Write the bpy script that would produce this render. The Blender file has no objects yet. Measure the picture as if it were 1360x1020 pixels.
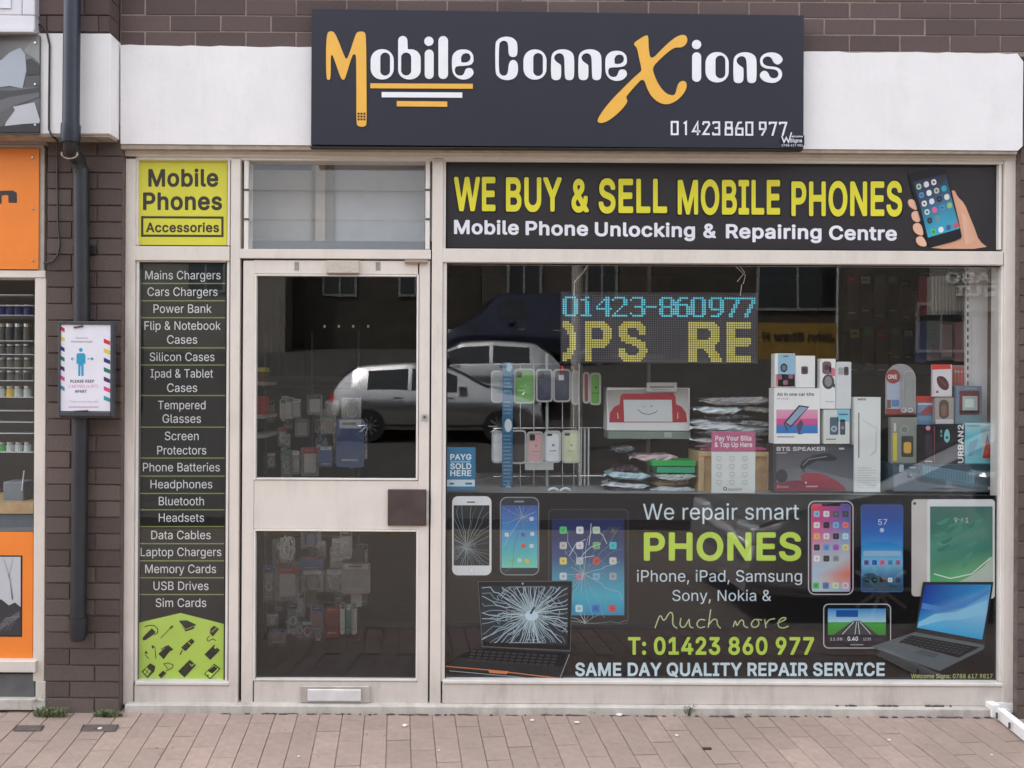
import bpy, bmesh, math, random
from mathutils import Vector, Matrix, geometry
random.seed(7)
R_=math.radians
# ---------------------------------------------------------------- camera
SC=bpy.context.scene; COL=SC.collection
S0=.00353; DIST=3.812; EYE=1.553; VX=620; VY=505; ROLL=R_(.30)
cam=bpy.data.cameras.new('camera'); cam.sensor_width=36; cam.lens=1080/1360*36
cam.shift_x=60/1360; cam.shift_y=-5/1360; cam.clip_end=300; cam.clip_start=.05
camo=bpy.data.objects.new('camera',cam); COL.objects.link(camo)
camo.matrix_world=Matrix.Translation((0,-DIST,EYE))@Matrix.Rotation(R_(90),4,'X')@Matrix.Rotation(ROLL,4,'Z')
SC.camera=camo
# ---------------------------------------------------------------- sky and sun (bright overcast)
w=bpy.data.worlds.new('World'); SC.world=w; w.use_nodes=True
nt=w.node_tree; bg=nt.nodes['Background']
sky=nt.nodes.new('ShaderNodeTexSky'); sky.sky_type='NISHITA'; sky.sun_disc=False
SUN_EL,SUN_AZ=60,-126      # degrees; azimuth measured from straight at the shop front: the sun stands behind the shop, high, to the left
sky.sun_elevation=R_(SUN_EL); sky.sun_rotation=R_(180-SUN_AZ); sky.air_density=1.0; sky.dust_density=3.5; sky.ozone_density=.6
hs=nt.nodes.new('ShaderNodeHueSaturation'); hs.inputs['Saturation'].default_value=.25
nt.links.new(sky.outputs[0],hs.inputs['Color']); nt.links.new(hs.outputs[0],bg.inputs[0])
bg.inputs[1].default_value=.15
sl=bpy.data.lights.new('sun','SUN'); sl.energy=2.0; sl.angle=R_(1.5); sl.color=(1,.965,.93)
so=bpy.data.objects.new('sun',sl); COL.objects.link(so)
_d=Vector((math.sin(R_(SUN_AZ))*math.cos(R_(SUN_EL)),-math.cos(R_(SUN_AZ))*math.cos(R_(SUN_EL)),math.sin(R_(SUN_EL))))
so.rotation_euler=_d.to_track_quat('Z','Y').to_euler()
SC.view_settings.view_transform='Standard'; SC.view_settings.look='None'; SC.view_settings.gamma=1
SC.view_settings.exposure=2.32; SC.view_settings.use_curve_mapping=False
SC.cycles.max_bounces=8; SC.cycles.transparent_max_bounces=16; SC.cycles.glossy_bounces=4
SC.cycles.caustics_reflective=False; SC.cycles.caustics_refractive=False
SC.cycles.use_denoising=True
# ---------------------------------------------------------------- helpers
def P(px,py,Y=0.0):
    x=px-VX; y=py-VY; c,s=math.cos(ROLL),math.sin(ROLL)
    x,y=x*c+y*s,-x*s+y*c
    k=S0*(DIST+Y)/DIST
    return Vector((x*k,Y,EYE-y*k))
def RC(x0,y0,x1,y1,Y=0.0):
    xm,ym=(x0+x1)/2,(y0+y1)/2
    return P(x0,ym,Y).x,P(x1,ym,Y).x,P(xm,y1,Y).z,P(xm,y0,Y).z      # X0 X1 Z0 Z1
def lin(c):
    c=c/255
    return c/12.92 if c<=.04045 else ((c+.055)/1.055)**2.4
def C(r,g,b,f=.93): return tuple(min(.86,lin(v)*f) for v in (r,g,b))+(1,)
MATS={}
def mat(name,col,rough=.6,metal=0,var=.12,scale=14,bump=0,bscale=60,rand=0,spec=.5,dirt=0,emit=0,coat=0,stain=0):
    if name in MATS: return MATS[name]
    m=bpy.data.materials.new(name); MATS[name]=m; m.use_nodes=True
    n=m.node_tree; L=n.links; b=n.nodes['Principled BSDF']
    b.inputs['Roughness'].default_value=rough; b.inputs['Metallic'].default_value=metal
    b.inputs['Specular IOR Level'].default_value=spec; b.inputs['Coat Weight'].default_value=coat
    tc=n.nodes.new('ShaderNodeTexCoord'); nz=n.nodes.new('ShaderNodeTexNoise'); nz.inputs['Scale'].default_value=scale; nz.inputs['Detail'].default_value=5
    L.new(tc.outputs['Object'],nz.inputs['Vector'])
    mr=n.nodes.new('ShaderNodeMapRange'); mr.inputs[1].default_value=.3; mr.inputs[2].default_value=.7; mr.inputs[3].default_value=1-var; mr.inputs[4].default_value=1+var
    L.new(nz.outputs['Fac'],mr.inputs[0])
    val=mr.outputs[0]
    if rand:
        oi=n.nodes.new('ShaderNodeObjectInfo'); m2=n.nodes.new('ShaderNodeMapRange'); m2.inputs[3].default_value=1-rand; m2.inputs[4].default_value=1+rand
        L.new(oi.outputs['Random'],m2.inputs[0]); mm=n.nodes.new('ShaderNodeMath'); mm.operation='MULTIPLY'
        L.new(val,mm.inputs[0]); L.new(m2.outputs[0],mm.inputs[1]); val=mm.outputs[0]
    vm=n.nodes.new('ShaderNodeVectorMath'); vm.operation='SCALE'; vm.inputs[0].default_value=col[:3]
    L.new(val,vm.inputs['Scale']); out=vm.outputs[0]
    if stain:
        ge=n.nodes.new('ShaderNodeNewGeometry'); n4=n.nodes.new('ShaderNodeTexNoise'); n4.inputs['Scale'].default_value=1.3; n4.inputs['Detail'].default_value=7; n4.inputs['Roughness'].default_value=.65; L.new(ge.outputs['Position'],n4.inputs['Vector'])
        r4=n.nodes.new('ShaderNodeMapRange'); r4.inputs[1].default_value=.42; r4.inputs[2].default_value=.62; r4.inputs[4].default_value=stain; L.new(n4.outputs['Fac'],r4.inputs[0])
        m5=n.nodes.new('ShaderNodeMix'); m5.data_type='RGBA'; L.new(r4.outputs[0],m5.inputs['Factor']); L.new(out,m5.inputs['A']); m5.inputs['B'].default_value=C(140,128,116); out=m5.outputs['Result']
        n5=n.nodes.new('ShaderNodeTexNoise'); n5.inputs['Scale'].default_value=38; n5.inputs['Detail'].default_value=3; L.new(ge.outputs['Position'],n5.inputs['Vector'])
        r5=n.nodes.new('ShaderNodeMapRange'); r5.inputs[1].default_value=.68; r5.inputs[2].default_value=.74; r5.inputs[4].default_value=.45; L.new(n5.outputs['Fac'],r5.inputs[0])
        m6=n.nodes.new('ShaderNodeMix'); m6.data_type='RGBA'; L.new(r5.outputs[0],m6.inputs['Factor']); L.new(out,m6.inputs['A']); m6.inputs['B'].default_value=C(96,86,80); out=m6.outputs['Result']
    if dirt:
        # grime: streaky noise, thicker in patches
        n2=n.nodes.new('ShaderNodeTexNoise'); n2.inputs['Scale'].default_value=3.1; n2.inputs['Detail'].default_value=9; n2.inputs['Roughness'].default_value=.75
        mp=n.nodes.new('ShaderNodeMapping'); mp.inputs['Scale'].default_value=(3,3,.8); L.new(tc.outputs['Object'],mp.inputs[0]); L.new(mp.outputs[0],n2.inputs['Vector'])
        r2=n.nodes.new('ShaderNodeMapRange'); r2.inputs[1].default_value=.5; r2.inputs[2].default_value=.78; r2.inputs[4].default_value=dirt; L.new(n2.outputs['Fac'],r2.inputs[0])
        # splash-back grime low down, near the pavement
        geo=n.nodes.new('ShaderNodeNewGeometry'); sx=n.nodes.new('ShaderNodeSeparateXYZ'); L.new(geo.outputs['Position'],sx.inputs[0])
        r3=n.nodes.new('ShaderNodeMapRange'); r3.inputs[1].default_value=.28; r3.inputs[2].default_value=.0; r3.inputs[3].default_value=0; r3.inputs[4].default_value=.55; L.new(sx.outputs['Z'],r3.inputs[0])
        m3=n.nodes.new('ShaderNodeMath'); m3.operation='MULTIPLY'; L.new(r3.outputs[0],m3.inputs[0]); L.new(n2.outputs['Fac'],m3.inputs[1])
        m4=n.nodes.new('ShaderNodeMath'); m4.operation='ADD'; m4.use_clamp=True; L.new(m3.outputs[0],m4.inputs[0]); L.new(r2.outputs[0],m4.inputs[1])
        mx=n.nodes.new('ShaderNodeMix'); mx.data_type='RGBA'; L.new(m4.outputs[0],mx.inputs['Factor']); L.new(out,mx.inputs['A']); mx.inputs['B'].default_value=C(118,108,98)
        out=mx.outputs['Result']
    L.new(out,b.inputs['Base Color'])
    if bump:
        n3=n.nodes.new('ShaderNodeTexNoise'); n3.inputs['Scale'].default_value=bscale; n3.inputs['Detail'].default_value=6; L.new(tc.outputs['Object'],n3.inputs['Vector'])
        bp=n.nodes.new('ShaderNodeBump'); bp.inputs['Strength'].default_value=bump; bp.inputs['Distance'].default_value=.004; L.new(n3.outputs['Fac'],bp.inputs['Height']); L.new(bp.outputs[0],b.inputs['Normal'])
    if emit:
        b.inputs['Emission Color'].default_value=col; b.inputs['Emission Strength'].default_value=emit
    return m
def print_mat(name,rough=.35,spec=.4,coat=0,bump=0):
    m=bpy.data.materials.new(name); m.use_nodes=True; n=m.node_tree; b=n.nodes['Principled BSDF']
    a=n.nodes.new('ShaderNodeVertexColor'); a.layer_name='Col'
    tc=n.nodes.new('ShaderNodeTexCoord'); nz=n.nodes.new('ShaderNodeTexNoise'); nz.inputs['Scale'].default_value=6; nz.inputs['Detail'].default_value=8; n.links.new(tc.outputs['Object'],nz.inputs['Vector'])
    mr=n.nodes.new('ShaderNodeMapRange'); mr.inputs[1].default_value=.3; mr.inputs[2].default_value=.7; mr.inputs[3].default_value=.93; mr.inputs[4].default_value=1.04; n.links.new(nz.outputs['Fac'],mr.inputs[0])
    vm=n.nodes.new('ShaderNodeVectorMath'); vm.operation='SCALE'; n.links.new(a.outputs[0],vm.inputs[0]); n.links.new(mr.outputs[0],vm.inputs['Scale']); n.links.new(vm.outputs[0],b.inputs['Base Color'])
    b.inputs['Roughness'].default_value=rough; b.inputs['Specular IOR Level'].default_value=spec; b.inputs['Coat Weight'].default_value=coat
    if bump:
        bp=n.nodes.new('ShaderNodeBump'); bp.inputs['Strength'].default_value=bump; bp.inputs['Distance'].default_value=.01; n.links.new(nz.outputs['Fac'],bp.inputs['Height']); n.links.new(bp.outputs[0],b.inputs['Normal'])
    MATS[name]=m; return m
PRINT=print_mat('printed_vinyl',.6,.08); CARD=print_mat('printed_card',.5,.3); SIGNP=print_mat('sign_vinyl',.38,.35); FILM=print_mat('glossy_film',.18,.5,bump=.6)
def glass_mat(name,tint=(.93,.95,.94),diff=0,dcol=(.8,.8,.8),rough=0,ior=1.5,gain=1):
    m=bpy.data.materials.new(name); m.use_nodes=True; n=m.node_tree; n.nodes.clear(); L=n.links
    o=n.nodes.new('ShaderNodeOutputMaterial'); t=n.nodes.new('ShaderNodeBsdfTransparent'); t.inputs[0].default_value=(*tint,1)
    g=n.nodes.new('ShaderNodeBsdfGlossy'); g.inputs['Roughness'].default_value=rough
    ge=n.nodes.new('ShaderNodeNewGeometry'); dt=n.nodes.new('ShaderNodeVectorMath'); dt.operation='DOT_PRODUCT'; L.new(ge.outputs['Incoming'],dt.inputs[0]); L.new(ge.outputs['Normal'],dt.inputs[1])
    def mth(op,a_,b_=None):
        q=n.nodes.new('ShaderNodeMath'); q.operation=op
        for i_,v_ in enumerate((a_,b_)):
            if v_ is None: continue
            if isinstance(v_,(int,float)): q.inputs[i_].default_value=v_
            else: L.new(v_,q.inputs[i_])
        return q.outputs[0]
    F0=((ior-1)/(ior+1))**2*gain; fr_=mth('ADD',mth('MULTIPLY',mth('POWER',mth('SUBTRACT',1,mth('ABSOLUTE',dt.outputs['Value'])),5),1-F0),F0)
    tc=n.nodes.new('ShaderNodeTexCoord'); nz=n.nodes.new('ShaderNodeTexNoise'); nz.inputs['Scale'].default_value=1.6; L.new(tc.outputs['Object'],nz.inputs['Vector'])
    bp=n.nodes.new('ShaderNodeBump'); bp.inputs['Strength'].default_value=.04; bp.inputs['Distance'].default_value=.01; L.new(nz.outputs['Fac'],bp.inputs['Height']); L.new(bp.outputs[0],g.inputs['Normal'])
    mu=n.nodes.new('ShaderNodeMath'); mu.operation='MULTIPLY'; mu.inputs[1].default_value=1; mu.use_clamp=True; L.new(fr_,mu.inputs[0])
    mx=n.nodes.new('ShaderNodeMixShader'); L.new(mu.outputs[0],mx.inputs[0]); L.new(t.outputs[0],mx.inputs[1]); L.new(g.outputs[0],mx.inputs[2]); res=mx.outputs[0]
    if diff:
        d=n.nodes.new('ShaderNodeBsdfDiffuse'); d.inputs[0].default_value=(*dcol,1); m2=n.nodes.new('ShaderNodeMixShader'); m2.inputs[0].default_value=diff
        L.new(res,m2.inputs[1]); L.new(d.outputs[0],m2.inputs[2]); res=m2.outputs[0]
    L.new(res,o.inputs[0]); MATS[name]=m; return m
GLASS=glass_mat('window_glass',tint=(.985,.99,.988),gain=1.05); BAG=glass_mat('clear_plastic',(.95,.95,.95),.22,(.7,.72,.72),.12,1.5,1.6); FROST=glass_mat('milky_plastic',(.9,.9,.9),.6,(.62,.64,.63),.2,1.5,1.3)

class MB:
    def __init__(s): s.v=[]; s.f=[]; s.m=[]; s.c=[]; s.mats=[]; s.ref=None
    def mi(s,m):
        if m not in s.mats: s.mats.append(m)
        return s.mats.index(m)
    def face(s,pts,m,col=None):
        i=len(s.v); s.v+= [Vector(p) for p in pts]; s.f.append(tuple(range(i,i+len(pts)))); s.m.append(s.mi(m))
        if col is None: col=(.8,.8,.8,1)
        s.c.append(list(col) if isinstance(col,list) else [col]*len(pts))
    def tri_mesh(s,vs,fs,m,col=None):
        i=len(s.v); s.v+=[Vector(p) for p in vs]; k=s.mi(m); col=col or (.8,.8,.8,1)
        for f in fs: s.f.append(tuple(i+q for q in f)); s.m.append(k); s.c.append([col]*len(f))
    def box(s,x0,x1,y0,y1,z0,z1,m,col=None,bev=0):
        if x1<x0: x0,x1=x1,x0
        if y1<y0: y0,y1=y1,y0
        if z1<z0: z0,z1=z1,z0
        if bev<=0:
            v=[(x,y,z) for x in (x0,x1) for y in (y0,y1) for z in (z0,z1)]
            s.tri_mesh(v,[(0,1,3,2),(4,6,7,5),(0,4,5,1),(2,3,7,6),(0,2,6,4),(1,5,7,3)],m,col); return
        bm=bmesh.new(); bmesh.ops.create_cube(bm,size=1)
        for q in bm.verts: q.co=Vector((x0+(q.co.x+.5)*(x1-x0),y0+(q.co.y+.5)*(y1-y0),z0+(q.co.z+.5)*(z1-z0)))
        bmesh.ops.bevel(bm,geom=bm.edges[:],offset=bev,segments=1,affect='EDGES'); s.bm(bm,m,col)
    def bm(s,bm,m,col=None,mx=None):
        bm.verts.index_update(); vs=[(mx@q.co if mx else q.co.copy()) for q in bm.verts]
        s.tri_mesh(vs,[tuple(q.index for q in f.verts) for f in bm.faces],m,col); bm.free()
    def tube(s,pts,r,m,col=None,n=8,cap=True):
        pts=[Vector(p) for p in pts]; rr=r if isinstance(r,list) else [r]*len(pts); rings=[]
        up=None
        for i,p in enumerate(pts):
            d=(pts[min(i+1,len(pts)-1)]-pts[max(i-1,0)]).normalized()
            if up is None: up=Vector((0,0,1)) if abs(d.z)<.9 else Vector((0,1,0))
            a=d.cross(up).normalized(); b=a.cross(d).normalized(); up=b
            rings.append([p+(a*math.cos(t)+b*math.sin(t))*rr[i] for t in [2*math.pi*k/n for k in range(n)]])
        vs=[q for g in rings for q in g]; fs=[]
        for i in range(len(rings)-1):
            for k in range(n): fs.append((i*n+k,i*n+(k+1)%n,(i+1)*n+(k+1)%n,(i+1)*n+k))
        if cap: fs.append(tuple(range(n))); fs.append(tuple(range(len(vs)-n,len(vs)))[::-1])
        s.tri_mesh(vs,fs,m,col)
    def prism(s,pts,y0,y1,m,col=None,holes=()):
        """polygon given in X,Z extruded from Y=y0 (front) to y1"""
        cl=lambda l:[p for i,p in enumerate(l) if abs(p[0]-l[i-1][0])+abs(p[1]-l[i-1][1])>2e-6]
        loops=[cl(pts)]+[cl(h) for h in holes]; flat=[p for l in loops for p in l]; n=len(flat)
        if not holes and n==4 and y0==y1: tes=[(0,1,2),(0,2,3)]
        else:
            bm=bmesh.new(); vv=[bm.verts.new((p[0],p[1],0)) for p in flat]; o=0; es=[]
            for l in loops:
                for i in range(len(l)):
                    try: es.append(bm.edges.new((vv[o+i],vv[o+(i+1)%len(l)])))
                    except ValueError: pass
                o+=len(l)
            bm.verts.index_update(); r=bmesh.ops.triangle_fill(bm,edges=es,use_beauty=False,use_dissolve=False,normal=(0,0,1))
            tes=[tuple(v.index for v in f.verts) for f in r['geom'] if isinstance(f,bmesh.types.BMFace)]; bm.free()
        vs=[(p[0],y0,p[1]) for p in flat]+[(p[0],y1,p[1]) for p in flat]
        fs=[]
        for t in tes:
            a,b,c=[flat[i] for i in t]
            cr=(b[0]-a[0])*(c[1]-a[1])-(b[1]-a[1])*(c[0]-a[0])
            t=tuple(t) if cr>0 else tuple(t)[::-1]
            fs.append(t)
            if y1!=y0: fs.append(tuple(i+n for i in t)[::-1])
        if y1!=y0:
            o=0
            for l in loops:
                k=len(l)
                for i in range(k): fs.append((o+i,o+i+n,o+(i+1)%k+n,o+(i+1)%k))
                o+=k
        else: vs=vs[:n]
        s.tri_mesh(vs,fs,m,col)
    def build(s,name,parent=None,loc=None,smooth=False):
        me=bpy.data.meshes.new(name); off=Vector(loc) if loc is not None else (parent_world(parent) if parent else Vector((0,0,0)))
        me.from_pydata([v-off for v in s.v],[],s.f); 
        for m in s.mats: me.materials.append(m)
        me.polygons.foreach_set('material_index',s.m)
        ca=me.color_attributes.new('Col','FLOAT_COLOR','CORNER'); ca.data.foreach_set('color',[q for f in s.c for c in f for q in c])
        if smooth: me.polygons.foreach_set('use_smooth',[True]*len(s.f))
        me.update()
        o=bpy.data.objects.new(name,me); COL.objects.link(o)
        if smooth:
            bm=bmesh.new(); bm.from_mesh(me); bmesh.ops.remove_doubles(bm,verts=bm.verts,dist=1e-5); bmesh.ops.recalc_face_normals(bm,faces=bm.faces); bm.to_mesh(me); bm.free()
            try: me.set_sharp_from_angle(angle=R_(40))
            except Exception: pass
        if parent: o.parent=parent
        else: o.location=off
        return o
LOCS={}
def parent_world(p):
    v=Vector((0,0,0))
    while p: v+=p.location; p=p.parent
    return v
def thing(name,label,cat,loc=(0,0,0),group=None):
    o=bpy.data.objects.new(name,None); o.empty_display_size=.1; COL.objects.link(o); o.location=loc
    o['label']=label; o['category']=cat
    if group: o['group']=group
    return o
def tag(o,label,cat,group=None):
    o['label']=label; o['category']=cat
    if group: o['group']=group
    return o
def kind(o,k): o['kind']=k; return o
def copy_obj(o,parent=None,loc=None):
    c=o.copy(); COL.objects.link(c); c.parent=parent
    if loc is not None: c.location=loc
    return c
# ---- flat print in photograph-measured coordinates on a real plane
def chaikin(p,n=2):
    for _ in range(n):
        q=[]
        for i in range(len(p)):
            a,b=p[i],p[(i+1)%len(p)]
            q.append((a[0]*.75+b[0]*.25,a[1]*.75+b[1]*.25)); q.append((a[0]*.25+b[0]*.75,a[1]*.25+b[1]*.75))
        p=q
    return p
def rr(x0,y0,x1,y1,r,n=6,ry=None):
    ry=ry or r; r=min(r,(x1-x0)/2); ry=min(ry,(y1-y0)/2); o=[]
    for cx,cy,a in ((x1-r,y0+ry,-90),(x1-r,y1-ry,0),(x0+r,y1-ry,90),(x0+r,y0+ry,180)):
        for k in range(n+1): t=R_(a+90*k/n); o.append((cx+r*math.cos(t),cy+ry*math.sin(t)))
    return o
def ell(cx,cy,r,n=20,ry=None): return [(cx+r*math.cos(2*math.pi*k/n),cy+(ry or r)*math.sin(2*math.pi*k/n)) for k in range(n)]
class Print(MB):
    def __init__(s,Y,m=None): super().__init__(); s.Y=Y; s.pm=m or PRINT; s.layer=1
    def up(s,n=1): s.layer+=n
    def poly(s,pts,col,holes=(),m=None,th=0):
        y=s.Y-.0004*s.layer; f=lambda l:[(q.x,q.z) for q in (P(a,b,s.Y) for a,b in l)]
        s.prism(f(pts),y-th,y,m or s.pm,col,[f(h) for h in holes])
    def rect(s,x0,y0,x1,y1,col,m=None): s.poly([(x0,y0),(x1,y0),(x1,y1),(x0,y1)],col,m=m)
    def grad(s,x0,y0,x1,y1,cols,n=1):
        """vertical gradient through the list of colours"""
        y=s.Y-.0004*s.layer; k=len(cols)-1
        for i in range(k):
            ya,yb=y0+(y1-y0)*i/k,y0+(y1-y0)*(i+1)/k
            pts=[P(x0,yb,s.Y),P(x1,yb,s.Y),P(x1,ya,s.Y),P(x0,ya,s.Y)]
            a,b=cols[i],cols[i+1]
            a=a if isinstance(a,list) else [a,a]; b=b if isinstance(b,list) else [b,b]
            s.face([(p.x,y,p.z) for p in pts],s.pm,[b[0],b[1],a[1],a[0]])
    def quadg(s,pts,cols):
        y=s.Y-.0004*s.layer; s.face([(q.x,y,q.z) for q in (P(a,b,s.Y) for a,b in pts)][::-1],s.pm,list(cols)[::-1])
    def ribbon(s,pts,wd,col,closed=False,m=None):
        n=len(pts); L=[];Rr=[]
        ws=wd if isinstance(wd,list) else [wd]*n
        for i in range(n):
            a=pts[(i-1)%n] if (closed or i>0) else None; b=pts[i]; c=pts[(i+1)%n] if (closed or i<n-1) else None
            d1=Vector((b[0]-a[0],b[1]-a[1])).normalized() if a else None; d2=Vector((c[0]-b[0],c[1]-b[1])).normalized() if c else None
            if d1 is None: d1=d2
            if d2 is None: d2=d1
            t=(d1+d2); t=t.normalized() if t.length>1e-6 else d1
            nn=Vector((-t.y,t.x)); k=ws[i]/2/max(.45,abs(nn.dot(Vector((-d1.y,d1.x)))))
            L.append((b[0]+nn.x*k,b[1]+nn.y*k)); Rr.append((b[0]-nn.x*k,b[1]-nn.y*k))
        y=s.Y-.0004*s.layer
        for i in range(n if closed else n-1):
            j=(i+1)%n; q=[P(*L[i],s.Y),P(*L[j],s.Y),P(*Rr[j],s.Y),P(*Rr[i],s.Y)]
            s.face([(p.x,y,p.z) for p in q],m or s.pm,col)
    def text(s,txt,x0,x1,base,cap,font,col,m=None,slope=0,mirror=False):
        F=FONTS[font]; ch=dec(F['H']); H=max(p[1] for c in ch[1] for p in c)
        items=[];x=0;tr=0 if font=='R' else 26
        for c in txt:
            if c==' ': x+=200; continue
            wd,cs=dec(F[c]); items.append([[(p[0]+x,p[1]) for p in l] for l in cs]); x+=wd+tr
        xs=[p[0] for g in items for l in g for p in l]; xa,xb=min(xs),max(xs); sx=(x1-x0)/(xb-xa); sy=cap/H
        for g in items:
            g=[[((x1-(p[0]-xa)*sx) if mirror else (x0+(p[0]-xa)*sx),base-p[1]*sy+slope*((p[0]-xa)*sx)) for p in l] for l in g]
            sg=area(area2max(g)); outer=[l for l in g if area(l)*sg>0]; inner=[l for l in g if area(l)*sg<=0]
            for o in outer:
                hs=[h for h in inner if inside(h[0],o)]
                s.poly(o,col,hs,m)
def area(l): return sum(l[i][0]*l[(i+1)%len(l)][1]-l[(i+1)%len(l)][0]*l[i][1] for i in range(len(l)))/2
def area2max(g): return max(g,key=lambda l:abs(area(l)))
def inside(p,l):
    r=False; n=len(l)
    for i in range(n):
        a,b=l[i],l[(i+1)%n]
        if (a[1]>p[1])!=(b[1]>p[1]) and p[0]<(b[0]-a[0])*(p[1]-a[1])/(b[1]-a[1])+a[0]: r=not r
    return r
FA='!#$%()*+,-./0123456789:;<=>?@ABCDEFGHIJKLMNOPQRSTUVWXYZ[]^_abcdefghijklmnopqrstuvwxyz{|}~'
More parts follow.
